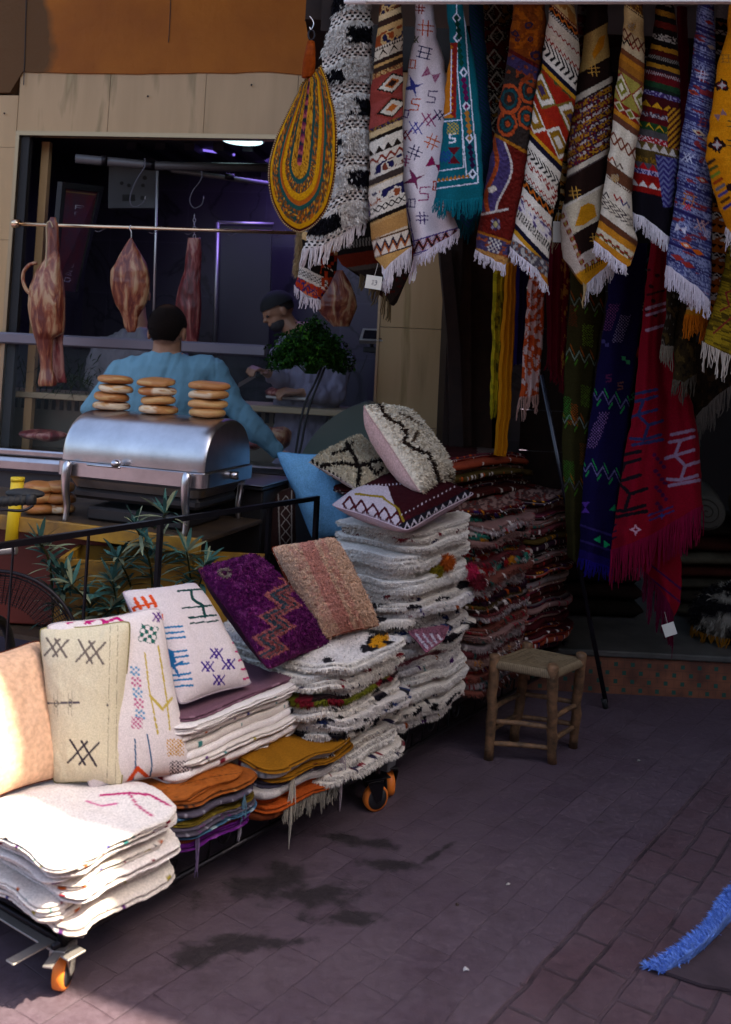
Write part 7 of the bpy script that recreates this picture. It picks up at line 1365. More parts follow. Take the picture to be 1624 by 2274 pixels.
oleander('oleander with grey green leaves, leftmost in the planter', [[(150, 1420, 4.05), (145, 1330, 3.95), (140, 1275, 3.85)], [(120, 1420, 4.0), (112, 1260, 3.9), (88, 1205, 3.85)], [(170, 1420, 4.0), (200, 1350, 3.9), (160, 1300, 3.8)]], 1)
oleander('oleander reaching above the guard rail, in the middle of the planter', [[(340, 1400, 4.05), (335, 1260, 3.9), (300, 1165, 3.8)], [(300, 1400, 4.1), (290, 1300, 3.95), (262, 1240, 3.85)], [(345, 1420, 4.1), (350, 1230, 3.9), (366, 1140, 3.8)]], 2)
oleander('oleander below the guard rail, rightmost in the planter', [[(430, 1400, 4.1), (425, 1300, 3.95), (415, 1225, 3.85)], [(400, 1420, 4.1), (440, 1310, 3.95), (455, 1255, 3.9)]], 3)
oleander('thin bare oleander stems near the cushion tops', [[(270, 1420, 4.0), (262, 1350, 3.9), (250, 1290, 3.85)], [(215, 1430, 4.0), (230, 1370, 3.9), (252, 1350, 3.85)]], 4)
bk = thing('parked_bicycle', P(-30, 1700, 3.55)*np.array([1, 1, 0]), 'black bicycle with rubber grip and wire basket cut by the left edge', 'bicycle')
B = MB(); a, b = P(-60, 1118, 3.45), P(62, 1110, 3.45); B.tube([a, b], .017, 14); B.tube([b, P(78, 1109, 3.45)], [.021, .019], 14)
for k in range(9): q = a*(1-k/9.)+b*k/9.; B.tube([q, q+(b-a)*.03], .0185, 14)
B.make('grip', m_black, bk, True)
B = MB(); B.tube(catmull([P(-60, 1134, 3.42), P(0, 1132, 3.40), P(50, 1134, 3.42), P(74, 1122, 3.44)], 6), [.005]*19, 8); B.make('brake_lever', m_dark, bk, True)
B = MB(); B.ball(P(56, 1096, 3.5), (.07, .04, .018), n=16); B.make('mirror', m_black, bk, True)
B = MB(); B.tube([P(-80, 1228, 3.5), P(30, 1220, 3.5)], .016, 14); B.tube([P(30, 1220, 3.5), P(36, 1219, 3.5)], .019, 14); B.make('handlebar', m_alu, bk, True)
B = MB(); cx, cy = -10, 1450
def bp(a, k, dd): return P(cx+188*k*math.cos(a), cy-182*k*math.sin(a), dd)
for (k, dd, r) in ((1, 3.5, .007), (.95, 3.52, .004)): B.tube([bp(a, k, dd) for a in np.linspace(-.6, 3.7, 50)], r, 8)
B.make('basket_rim', m_dark, bk, True); B = MB()
for a in np.linspace(-.5, 3.6, 60): B.tube([bp(a, .97, 3.5), bp(a, .78, 3.62), bp(a, .6, 3.72)], .0017, 4)
for k in np.linspace(.62, .95, 12): B.tube([bp(a, k, 3.5+.22*(1-k)/.4) for a in np.linspace(-.5, 3.6, 40)], .0014, 4)
B.make('basket_wire', m_dark, bk, True)
B = MB(); B.tube([P(-40, 1240, 3.5), P(-35, 1500, 3.52), P(-30, 1800, 3.6)], .018, 12); B.make('frame_tube', m_dark, bk, True)
B = MB(); wc = P(-60, 1850, 3.6); wc[2] = .318; B.tube([wc+np.array([0, .3*math.cos(a), .3*math.sin(a)+.0]) for a in np.linspace(0, 6.2832, 40)], .018, 8); B.make('wheel', m_black, bk, True)
# ================= PEOPLE =================
def remesh(B, voxel, smooth=2, fac=.5):
    me = bpy.data.meshes.new('tmp'); me.from_pydata(B.v, [], B.f); o = bpy.data.objects.new('tmp', me); col.objects.link(o)
    m = o.modifiers.new('r', 'REMESH'); m.mode = 'VOXEL'; m.voxel_size = voxel
    if smooth: s = o.modifiers.new('s', 'SMOOTH'); s.iterations = smooth; s.factor = fac
    dg = bpy.context.evaluated_depsgraph_get(); dg.update(); e = o.evaluated_get(dg); r = e.to_mesh(); n = len(r.vertices); v = np.empty(n*3); r.vertices.foreach_get('co', v); nn = np.empty(n*3); r.vertices.foreach_get('normal', nn)
    fs = [tuple(p.vertices) for p in r.polygons]; e.to_mesh_clear(); bpy.data.objects.remove(o, do_unlink=True); bpy.data.meshes.remove(me)
    return v.reshape(-1, 3), nn.reshape(-1, 3), fs
def chain(B, pts, rr, n=14, smooth=4):
    P_ = [np.array(p, float) for p in pts]
    if smooth and len(P_) > 2:
        pp = catmull(P_, smooth); rr = np.interp(np.linspace(0, len(P_)-1, len(pp)), range(len(P_)), rr)
    else: pp = P_
    B.tube(pp, list(rr), n); B.ball(pp[0], rr[0], n=12); B.ball(pp[-1], rr[-1], n=12)
def ell(B, c, r, n=18): B.ball(c, r, n=n)
def loft(B, secs, n=28):      # secs (x,y,z,rx,ry)
    vs = [(x+rx*math.copysign(abs(math.cos(a))**.85, math.cos(a)), y+ry*math.copysign(abs(math.sin(a))**.85, math.sin(a)), z) for x, y, z, rx, ry in secs for a in np.linspace(0, 2*math.pi, n, endpoint=False)]
    k = len(secs); B.add(vs, [(i*n+j, i*n+(j+1) % n, (i+1)*n+(j+1) % n, (i+1)*n+j) for i in range(k-1) for j in range(n)]+[tuple(range(n))[::-1], tuple((k-1)*n+j for j in range(n))])
def hand(B, w, d, nrm, side=1, curl=.5, sc_=1.):
    w = np.array(w, float); d = np.array(d, float); d /= np.linalg.norm(d); nrm = np.array(nrm, float); nrm -= d*(nrm@d); nrm /= np.linalg.norm(nrm); s = np.cross(d, nrm)*side
    k = sc_; 
    for q in (-.03, -.01, .01, .03): chain(B, [w+s*q*.6*k, w+d*.045*k+s*q*k, w+d*.09*k+s*q*1.05*k], [.014*k, .0145*k, .012*k], 10, 3)
    for q, L_, r in ((-.031, .062, .0078), (-.0105, .072, .0086), (.0105, .078, .0088), (.031, .070, .0085)):
        b = w+d*.09*k+s*q*k; c1, c2, c3 = curl*.7, curl*1.7, curl*2.4; pts = [b]
        for c, f in ((c1, .45), (c2, .30), (c3, .25)): pts.append(pts[-1]+(d*math.cos(c)-nrm*math.sin(c)+s*q*1.5)*L_*f*k)
        chain(B, pts, [r*k, r*.97*k, r*.9*k, r*.75*k], 10, 3)
    b = w+d*.03*k+s*.03*k; t = d*.65+s*.75-nrm*.3; chain(B, [b, b+t*.035*k, b+(t*.055+d*.02)*k, b+(t*.06+d*.045)*k], [.0125*k, .011*k, .0105*k, .008*k], 10, 3)
def head(B, c, f, r=.078, h=.115, up=(0, 0, 1), k_=1.):
    """head centred at c, facing f"""
    c = np.array(c, float); f = np.array(f, float); f /= np.linalg.norm(f); u = np.array(up, float); u -= f*(u@f); u /= np.linalg.norm(u); s = np.cross(f, u)
    R_ = np.stack([s, f, u], 1)
    def E_(p, rad):
        b = MB(); b.ball((0, 0, 0), rad, n=18); v = (np.array(b.v)@R_.T+R_@np.array(p))*k_+c; B.add(v, b.f)
    E_((0, -.012, .018), (r, .097, .092)); E_((0, .022, -.045), (.056, .062, .062)); E_((0, .05, -.085), (.026, .022, .02)); E_((0, .062, .012), (.052, .03, .03))
    E_((0, .092, -.028), (.014, .020, .016)); E_((0, .085, -.012), (.010, .016, .03)); E_((0, .078, -.060), (.026, .012, .006)); E_((0, .077, -.068), (.022, .011, .006))
    for k in (-1, 1): E_((k*(r+.002), -.008, -.016), (.008, .020, .032)); E_((k*.033, .072, -.005), (.016, .012, .008))
    return R_
def skinmat(): 
    return mplain('skin', (.36, .18, .10), .5, 0, 90, .15, var=.25, vscale=12)
m_skin = skinmat(); m_hair = mplain('black_hair', (.012, .009, .008), .55, 0, 260, 1., dist=.004)
def person(label, loc): return thing('person', loc, label, 'person')
# --- the customer in the blue tunic, seen from behind
dm = 4.95; pm_ = lambda x, y, dd=0.: P(x, y, dm+dd)
hc_ = pm_(373, 734); nk = pm_(374, 778); xm = hc_[0]; zf = .0
man = person('man seen from behind in a sky blue tunic, leaning an arm to the counter', (xm, dm, 0))
B = MB(); head(B, hc_, (.12, 1, -.12), k_=1.13)
sl_, sr_ = pm_(272, 826), pm_(474, 826); el, er = pm_(203, 908, -.02), pm_(540, 925, .02); wl_ = pm_(262, 960, .32); wr_ = pm_(618, 1003, .12)
def torso(B, g=1.):
    tz = lambda y: float(pm_(373, y)[2])
    loft(B, [(xm, dm, .86, .17*g, .12*g), (xm, dm, tz(1060), .165*g, .115*g), (xm, dm, tz(960), .175*g, .12*g), (xm, dm, tz(890), .195*g, .125*g), (xm, dm, tz(840), .205*g, .12*g), (xm, dm, tz(812), .175*g, .10*g), (xm, dm+.005, tz(796), .125*g, .08*g), (xm, dm+.01, tz(782), .085*g, .068*g)])
loft(B, [(xm, dm+.01, nk[2]-.06, .072, .068), (xm, dm+.01, nk[2]+.06, .068, .068)]); torso(B, .93)
for (a, b, c) in ((sl_, el, wl_), (sr_, er, wr_)): chain(B, [a, (a+b)/2, b], [.05, .045, .038]); chain(B, [b, (b+c)/2, c], [.038, .036, .026])
hand(B, wl_, (.5, .8, -.1), (0, 0, 1), 1, .6); hand(B, wr_, (.85, .35, -.25), (0.1, 0, 1), -1, .45)
for k in (-1, 1): chain(B, [(xm+k*.09, dm, .9), (xm+k*.10, dm+.01, .5), (xm+k*.10, dm, .1)], [.085, .062, .042]); chain(B, [(xm+k*.10, dm-.02, .05), (xm+k*.11, dm+.14, .04)], [.045, .038])
v, nn, fs = remesh(B, .0065, 4); mesh('body', v, fs, m_skin, man)
B = MB(); torso(B, 1.1)
for (a, b, c) in ((sl_, el, wl_), (sr_, er, wr_)):
    c2 = b+(c-b)*.93; chain(B, [a+(np.array([xm, dm, a[2]])-a)*.35, a, (a+b)/2+np.array([0, 0, -.01]), b], [.085, .072, .066, .056]); chain(B, [b, (b+c2)/2, c2], [.056, .055, .042])
B.tube([(xm, dm+.012, nk[2]-.035), (xm, dm+.006, nk[2]+.002)], [.092, .080], 24)
loft(B, [(xm, dm, .45, .26, .20), (xm, dm, .9, .20, .15), (xm, dm, 1.0, .19, .14)])
v, nn, fs = remesh(B, .0075, 5)
X, Y = proj(v)
fold = .013*(fb(X/22+Y*.016, Y/80, 3)-.5)*2+.010*(fb((X+Y*.5)/30, (Y-X*.3)/26, 13)-.5)+.002*np.sin(X/9.+Y/60)*np.clip((Y-800)/60, 0, 1)*np.clip((960-Y)/60, .3, 1)+.010*(fb((X-Y*.9)/14, (X*.9+Y)/60, 6)-.5)*np.clip((X-500)/30, 0, 1)
seam = -.004*np.exp(-((X-(478+.04*(Y-800)))/2.5)**2)-.004*np.exp(-((X-(283-.03*(Y-800)))/2.5)**2)
v = v+nn*(fold+seam)[:, None]; mesh('tunic', v, fs, mplain('blue_cotton', (.125, .27, .35), .85, 0, 260, .3, var=.12, vscale=5, dist=.001), man)
B = MB(); R_ = head(MB(), hc_, (.12, 1, -.12))
def hairshell(hc, R_, zlim, grow=.006, r=.078, thin=None, k_=1.):
    N1, N2 = 60, 50; vs = []; cs = []
    for i in range(N2):
        th = i/(N2-1)
        for k in range(N1):
            a = 2*math.pi*k/N1; ca, sa = math.cos(a), math.sin(a)    # a=0 right, pi/2 front
            lim = zlim(sa); t = th*lim; p = np.array([(r+grow)*math.sin(t)*ca, -.012+(.097+grow)*math.sin(t)*sa, .018+(.092+grow)*math.cos(t)])
            p *= 1+.012*(vn(a*9+th*20, th*30, 3)-.5); vs.append(hc+R_@p*k_)
    b = MB(); b.add(vs, grid_faces(N2, N1, True).tolist()); return b
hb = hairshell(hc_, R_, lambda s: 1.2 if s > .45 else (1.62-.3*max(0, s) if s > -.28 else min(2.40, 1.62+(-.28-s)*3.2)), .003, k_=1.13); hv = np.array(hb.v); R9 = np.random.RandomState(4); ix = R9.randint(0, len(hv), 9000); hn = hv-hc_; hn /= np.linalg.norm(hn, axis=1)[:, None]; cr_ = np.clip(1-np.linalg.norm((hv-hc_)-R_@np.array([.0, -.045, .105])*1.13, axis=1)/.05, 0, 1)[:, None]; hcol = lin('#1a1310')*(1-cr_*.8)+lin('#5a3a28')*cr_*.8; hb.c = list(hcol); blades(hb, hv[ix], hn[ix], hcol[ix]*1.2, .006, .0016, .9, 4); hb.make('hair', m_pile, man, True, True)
# --- butcher behind the hanging shoulder of meat
def butcher(label, d, hx, hy, facing, sh, arms, coatc, cap, beard, tilt=(0, 0, 1), rscale=1.):
    Pq = lambda x, y, dd=0.: P(x, y, d+dd); hc = Pq(hx, hy); x0 = float(Pq(sh[0], sh[1])[0]); zs_ = float(Pq(sh[0], sh[1])[2]); t = person(label, (x0, d, 0))
    B = MB(); R_ = head(B, hc, facing, up=tilt); nk_ = np.array([x0, d+.02, zs_+.02]); chain(B, [hc-R_@np.array([0, .02, .06]), (hc+nk_)/2-np.array([0, 0, .05]), nk_], [.055, .058, .065])
    hwid = .19
    def tor(B, g): loft(B, [(x0, d, .8, .17*g, .13*g), (x0, d, 1.0, .17*g, .13*g), (x0, d, zs_-.22, .185*g, .13*g), (x0, d, zs_-.08, .20*g, .125*g), (x0, d, zs_-.02, .16*g, .10*g), (x0, d, zs_+.03, .07*g, .07*g)])
    tor(B, .92); A = []
    for (s, e, w) in arms: s, e, w = Pq(*s), Pq(*e), Pq(*w); A.append((s, e, w)); chain(B, [s, (s+e)/2, e], [.05, .044, .038]); chain(B, [e, (e+w)/2, w], [.038, .034, .026])
    for i, (s, e, w) in enumerate(A): hand(B, w, w-e, (0, -.3, 1), 1 if i else -1, .8)
    for k in (-1, 1): chain(B, [(x0+k*.09, d, .85), (x0+k*.10, d, .5), (x0+k*.10, d, .08)], [.085, .06, .042]); chain(B, [(x0+k*.10, d, .045), (x0+k*.11, d-.13, .04)], [.042, .036])
    v, nn, fs = remesh(B, .007, 3); mesh('body', v, fs, m_skin, t)
    B = MB(); tor(B, 1.12)
    for (s, e, w) in A: w2 = e+(w-e)*.7; chain(B, [s+(np.array([x0, d, s[2]])-s)*.3, s, (s+e)/2, e], [.085, .075, .068, .062]); chain(B, [e, (e+w2)/2, w2], [.062, .058, .05])
    loft(B, [(x0, d, .35, .22, .18), (x0, d, .9, .20, .15), (x0, d, 1.0, .19, .145)])
    v, nn, fs = remesh(B, .009, 4); X, Y = proj(v); v = v+nn*(.018*(fb(X/16, Y/40, 8)-.5)*2+.01*(fb((X+Y)/14, (X-Y)/40, 9)-.5))[:, None]
    mesh('coat', v, fs, mplain(coatc[0], coatc[1], .8, 0, 200, .2, dist=.001), t)
    if cap: hairshell(hc, R_, lambda s: 1.45, .012).make('cap', mplain('black_knit', (.008, .008, .009), .9, 0, 200, .8), t, True)
    hairshell(hc, R_, lambda s: .9 if s > .3 else 1.95-.9*max(0, s+.3), .004).make('hair', m_hair, t, True)
    if beard:
        B = MB(); b = MB(); b.ball((0, 0, 0), (.058, .058, .05), n=18); v = np.array(b.v); v = v*(1+.05*(vn(v[:, 0]*90, v[:, 2]*90, 3)-.5))[:, None]; v = v@R_.T+hc+R_@np.array([0, .027, -.072]); B.add(v, b.f); B.make('beard', mplain('grey_beard', (.035, .032, .032), .9, 0, 200, 1., dist=.005), t, True)
    for k in (-1, 1): sball(t, 'eye', hc+R_@np.array([k*.03, .083, -.008]), .009, mplain('eye_dark', (.02, .015, .015), .3))
    return t
butcher('butcher in a pale coat standing behind the hanging meat, left of the blue tunic', 6.1, 303, 652, (.1, -1, -.15), (308, 740), [((232, 775), (205, 850, -.05), (258, 868, -.22)), ((388, 770), (400, 850, 0), (360, 880, -.2))], ('pale_coat', (.17, .17, .19)), False, False)
b2 = butcher('bearded butcher in a black cap bending over the chopping board', 5.95, 616, 690, (-.85, -.45, -.45), (690, 745), [((622, 790), (640, 850, -.1), (592, 828, -.25)), ((760, 800), (745, 880, -.1), (665, 872, -.2))], ('lilac_white_coat', (.18, .165, .23)), True, True, tilt=(-.2, 0, 1))
kn_ = thing('knife', P(548, 842, 5.7), 'dark handled knife held by the bearded butcher', 'knife'); B = MB(); a = P(590, 827, 5.68); b = P(568, 838, 5.66); B.tube([a, b], [.012, .010], 10); B.make('handle', m_black, kn_, True)
B = MB(); c = P(528, 862, 5.62); B.box(b, c-b, (0, .002, 0), (.004, 0, .03)); B.make('blade', m_steel, kn_)
# ================= HANGING MEAT =================
def meatmat(name, c1, c2, c3, rough=.35):
    m, t, b = nmat(name); N_ = t.nodes.new; L = t.links.new; tc = N_('ShaderNodeTexCoord'); mp = N_('ShaderNodeMapping'); mp.inputs['Scale'].default_value = (1.5, 1.5, .38); L(tc.outputs['Object'], mp.inputs[0])
    n = N_('ShaderNodeTexNoise'); n.inputs['Scale'].default_value = 9; n.inputs['Detail'].default_value = 8; n.inputs['Roughness'].default_value = .6; n.inputs['Distortion'].default_value = 1.2; L(mp.outputs[0], n.inputs[0])
    r = N_('ShaderNodeValToRGB'); e = r.color_ramp.elements; e[0].position = .42; e[0].color = (*c1, 1); e[1].position = .57; e[1].color = (*c3, 1); q = e.new(.5); q.color = (*c2, 1); L(n.outputs['Fac'], r.inputs[0]); L(r.outputs[0], b.inputs['Base Color'])
    bp = N_('ShaderNodeBump'); bp.inputs['Strength'].default_value = .8; bp.inputs['Distance'].default_value = .016; L(n.outputs['Fac'], bp.inputs['Height']); L(bp.outputs[0], b.inputs['Normal']); b.inputs['Roughness'].default_value = rough; return m
m_meat = meatmat('meat_and_fat', (.11, .014, .007), (.26, .07, .028), (.42, .24, .12)); m_dmeat = meatmat('dark_meat', (.10, .012, .012), (.22, .03, .03), (.38, .16, .12))
def lump(name, rows, d, mat, parent, thick=.6, seed=0, bumps=.02, n=48):
    rows = np.array(rows, float); ys = np.linspace(rows[0, 0], rows[-1, 0], 70); xl = np.interp(ys, rows[:, 0], rows[:, 1]); xr = np.interp(ys, rows[:, 0], rows[:, 2]); k = np.ones(5)/5
    vs = []
    for i, y in enumerate(ys):
        cx, r = (xl[i]+xr[i])/2, (xr[i]-xl[i])/2
        for j in range(n):
            a = 2*math.pi*j/n; g_ = 1+bumps*8*(fb(math.cos(a)*1.6+seed, y/26.+math.sin(a)*1.6, seed)-.5); x = cx+r*math.cos(a)*(1+(g_-1)*.3); dd = d+r*thick*math.sin(a)*d/F*g_; vs.append(P(x, y, dd))
    fs = grid_faces(70, n, True).tolist()+[tuple(range(n))[::-1], tuple(69*n+j for j in range(n))]; return mesh(name, vs, fs, mat, parent)
GM = 'joints of meat hanging from the rail'; dr_ = 5.32
def mth_(label, x, y, d): t = thing('hanging_meat', P(x, y, d), label, 'meat', GM); return t
t = mth_('lamb leg with a loop of cord, leftmost on the brass rail', 110, 855, dr_-.05)
lump('leg_joint', [(482, 112, 124), (500, 106, 130), (540, 104, 132), (575, 100, 134), (600, 80, 136), (640, 64, 142), (680, 62, 146), (710, 66, 146), (740, 74, 144), (752, 78, 120), (790, 88, 116), (820, 90, 118), (848, 84, 128), (858, 86, 126)], dr_-.05, m_meat, t, .75, 3)
lump('shank', [(600, 120, 138), (660, 122, 146), (710, 118, 146), (760, 116, 140), (820, 118, 144), (850, 128, 150)], dr_+.03, m_dmeat, t, .8, 5)
B = MB(); B.tube(catmull([P(x, y, dr_-.06) for x, y in ((82, 584), (66, 588), (53, 604), (52, 625), (60, 645), (72, 655))], 6), .010, 8); B.make('tail', m_meat, t, True)
B = MB(); B.tube(catmull([P(x, y, dr_-.09) for x, y in ((102, 600), (104, 540), (104, 500), (112, 492), (118, 505))], 6), .004, 6); B.make('cord', mplain('cord', (.45, .34, .2), .8), t, True)
t = mth_('large shoulder of meat hanging in the middle, in front of the butcher', 292, 738, dr_-.05)
lump('shoulder_joint', [(528, 289, 293), (545, 278, 302), (565, 266, 314), (585, 256, 326), (600, 246, 331), (625, 244, 333), (650, 248, 332), (675, 256, 326), (690, 266, 316), (705, 272, 308), (725, 276, 306), (738, 284, 300)], dr_-.05, m_meat, t, .55, 7, .03)
B = MB(); B.tube(catmull([P(x, y, dr_-.05) for x, y in ((291, 500), (288, 507), (292, 515), (292, 530))], 5), .003, 6); B.make('hook', m_steel, t, True)
t = mth_('thin dark joint hanging from a chain, deeper in the shop', 430, 750, 5.9)
lump('joint', [(528, 418, 446), (560, 414, 448), (600, 410, 446), (640, 396, 446), (680, 388, 448), (720, 396, 446), (760, 404, 440)], 5.9, m_dmeat, t, .6, 9, .03)
B = MB()
for k in range(6): q = P(432, 480+k*9, 5.88); B.tube([q+np.array([.008*math.cos(a)*(k % 2), .008*math.cos(a)*((k+1) % 2), .012*math.sin(a)]) for a in np.linspace(0, 6.28, 12)], .002, 5)
B.make('chain', m_steel, t, True)
t = mth_('cut piece of ribs and meat, rightmost, above the parsley', 750, 715, 5.7)
lump('joint', [(600, 730, 762), (625, 712, 776), (655, 704, 790), (680, 702, 794), (700, 716, 786), (725, 740, 776)], 5.7, m_meat, t, .5, 12, .05)
# rails, hooks, pipes
rl = thing('meat_rail', P(300, 505, dr_), 'polished brass coloured rail across the butcher shop opening', 'rail')
B = MB(); B.tube([P(34, 497, dr_+.0), P(700, 519, dr_-.06)], .010, 14); B.make('bar', mplain('polished_rail', (.80, .58, .38), .22, 1.), rl, True)
B = MB(); B.tube([P(28, 496, dr_), P(44, 497, dr_)], .022, 16); B.make('end_bracket', mplain('polished_rail', (.80, .58, .38), .22, 1.), rl, True)
pp_ = thing('ceiling_pipe', P(400, 365, 5.9), 'thick grey pipe running under the butcher shop ceiling', 'pipe'); B = MB(); B.tube([P(168, 352, 5.8), P(345, 368, 5.9), P(740, 376, 6.1)], .027, 16); B.make('pipe', mplain('grey_pipe', (.10, .095, .10), .45, .3), pp_, True)
B = MB(); B.tube([P(320, 366, 5.89), P(345, 368, 5.9)], .031, 16); B.tube([P(225, 356, 5.83), P(238, 357, 5.84)], .031, 16); B.make('pipe_clamp', m_dark, pp_, True)
p2 = thing('second_pipe', P(500, 400, 6.3), 'thin violet lit pipe behind the thick grey one', 'pipe'); B = MB(); B.tube([P(380, 378, 6.2), P(740, 428, 6.5)], .016, 12); B.make('pipe', mplain('grey_pipe', (.10, .095, .10), .45, .3), p2, True)
B = MB(); B.tube([P(500, 391, 6.29), P(520, 394, 6.3)], .02, 12); B.make('pipe_clamp', m_dark, p2, True)
vp = thing('upright_tube', P(344, 760, 5.8), 'thin steel upright between ceiling and counter in the butcher shop', 'tube'); B = MB(); B.tube([P(350, 380, 5.8), P(340, 760, 5.8)], .007, 10); B.make('tube', m_alu, vp, True); B = MB(); B.tube([P(340, 752, 5.8), P(340, 760, 5.8)], .014, 12); B.make('foot_plate', m_alu, vp, True)
m_hook = mplain('dull_hook', (.12, .11, .13), .5, .8)
def hook(pts, d, label, r=.0035):
    t = thing('meat_hook', P(*pts[-1], d), label, 'hook', 'empty meat hooks'); B = MB(); B.tube(catmull([P(x, y, d) for x, y in pts], 6), r, 7); B.make('shaft', m_hook, t, True); B = MB(); q = P(*pts[-1], d); B.tube([q, q+np.array([.002, 0, .02])], [r, .0006], 7); B.make('point', m_steel, t, True)
hook([(316, 370), (322, 358), (321, 352), (322, 370), (306, 395), (291, 430), (290, 452), (300, 460), (316, 452), (322, 442)], 5.8, 'large S hook hanging from the thick pipe, left one')
hook([(444, 384), (449, 382), (446, 400), (428, 425), (422, 448), (432, 462), (448, 455), (452, 442)], 5.88, 'large S hook hanging from the pipe above the chained joint')
for i, x in enumerate((225, 345, 425, 520, 622)): hook([(x-14, 505+x*.03), (x-6, 508+x*.03), (x+4, 503+x*.03), (x+12, 500+x*.03)], dr_-.012, f'small hook lying on the brass rail, number {["one", "two", "three", "four", "five"][i]} from the left', .0025)
# poster in a black frame on the side, meter box
fr = thing('framed_poster', P(172, 665, 5.6), 'black framed dark poster with a column of small white lettering', 'poster')
pc = [P(139, 404, 5.6), P(232, 414, 6.1), P(174, 664, 6.1), P(117, 655, 5.6)]
def quadbox(B, q, th, n_=None, c=None):
    n_ = np.cross(q[1]-q[0], q[3]-q[0]) if n_ is None else n_; n_ = n_/np.linalg.norm(n_); n_ = n_ if n_[1] > 0 else -n_; v = list(q)+[p+n_*th for p in q]; B.add(v, [(3, 2, 1, 0), (4, 5, 6, 7), (0, 1, 5, 4), (1, 2, 6, 5), (2, 3, 7, 6), (3, 0, 4, 7)], c)
def sub(q, a, b, c, d): L_ = lambda u, v: (q[0]*(1-u)+q[1]*u)*(1-v)+(q[3]*(1-u)+q[2]*u)*v; return [L_(a, b), L_(c, b), L_(c, d), L_(a, d)]
nrm_ = np.cross(pc[1]-pc[0], pc[3]-pc[0]); nrm_ /= np.linalg.norm(nrm_); nrm_ = nrm_ if nrm_[1] > 0 else -nrm_
B = MB(); [quadbox(B, sub(pc, *k), .03) for k in ((0, 0, 1, .055), (0, .945, 1, 1), (0, .056, .1, .944), (.9, .056, 1, .944))]; B.make('frame', m_black, fr)
B = MB(); quadbox(B, [p+nrm_*.012 for p in sub(pc, .1, .056, .9, .944)], .01); B.make('print', mplain('poster_print', (.07, .045, .06), .4, 0, 0, 0, c2=(.16, .02, .02), vscale=6), fr)
B = MB(); quadbox(B, [p+nrm_*.009 for p in sub(pc, .14, .075, .86, .085)], .002); B.make('gold_line', mplain('gold_line', (.35, .22, .08), .5), fr)
ml = mplain('poster_lettering', (.42, .40, .46), .6)
def strokes(q, L_, w_=.004):
    B = MB()
    for (a, b, c, d) in L_: u = sub(q, a, b, a, b)[0]; v_ = sub(q, c, d, c, d)[0]; B.tube([u+nrm_*.008, v_+nrm_*.008], w_, 4)
    return B
glyph = {'R': [(0, 0, 0, 1), (0, 0, 1, 0), (1, 0, 1, .5), (0, .5, 1, .5), (.4, .5, 1, 1)], 'E': [(0, 0, 0, 1), (0, 0, 1, 0), (0, .5, .8, .5), (0, 1, 1, 1)], 'S': [(0, 0, 1, 0), (0, 0, 0, .5), (0, .5, 1, .5), (1, .5, 1, 1), (0, 1, 1, 1)], 'T': [(0, 0, 1, 0), (.5, 0, .5, 1)], 'A': [(0, 1, 0, 0), (0, 0, 1, 0), (1, 0, 1, 1), (0, .5, 1, .5)], 'D': [(0, 0, 0, 1), (0, 0, .8, 0), (.8, 0, 1, .5), (1, .5, .8, 1), (0, 1, .8, 1)], 'B': [(0, 0, 0, 1), (0, 0, 1, 0), (1, 0, 1, 1), (0, .5, 1, .5), (0, 1, 1, 1)], 'H': [(0, 0, 0, 1), (1, 0, 1, 1), (0, .5, 1, .5)], 'M': [(0, 0, 0, 1), (0, 0, .5, .5), (.5, .5, 1, 0), (1, 0, 1, 1)]}
for i, (ch, y) in enumerate(zip('REBTSHMRBED', (.19, .25, .31, .37, .43, .50, .57, .63, .70, .77, .83))):
    L_ = [(.40+a*.2, y+b*.035, .40+c*.2, y+d*.035) for a, b, c, d in glyph[ch]]; strokes(pc, L_, .0035).make('letter', ml, fr)
mb_ = thing('meter_box', P(290, 460, 6.2), 'grey panel with round sockets on the butcher shop back wall', 'panel'); q = [P(243, 355, 6.25), P(346, 355, 6.25), P(344, 462, 6.25), P(240, 462, 6.25)]
B = MB(); quadbox(B, q, .06); B.make('panel', mplain('grey_panel', (.05, .05, .06), .5), mb_)
for (x, y, r) in ((271, 407, .012), (287, 412, .012), (318, 412, .012), (317, 440, .014), (322, 395, .014)): B = MB(); B.tube([P(x, y, 6.25)-np.array([0, .004, 0]), P(x, y, 6.25)-np.array([0, -.002, 0])], r, 16); B.make('socket', m_black, mb_, False)
B = MB(); quadbox(B, [P(272, 432, 6.245), P(300, 432, 6.245), P(300, 446, 6.245), P(272, 446, 6.245)], .02); B.make('label_slot', m_black, mb_)
dd_ = thing('cold_room_door', P(545, 760, 6.7), 'dark cold room door at the back of the butcher shop', 'door'); q = [P(490, 496, 6.75), P(604, 500, 6.75), P(596, 790, 6.75), P(482, 790, 6.75)]
B = MB(); quadbox(B, q, .05); B.make('leaf', mplain('dark_door', (.018, .015, .025), .4), dd_); B = MB(); B.tube([P(484, 494, 6.72), P(476, 790, 6.72)], .014, 8); B.tube([P(484, 494, 6.72), P(608, 498, 6.72)], .012, 8); B.make('door_frame', m_alu, dd_, True)
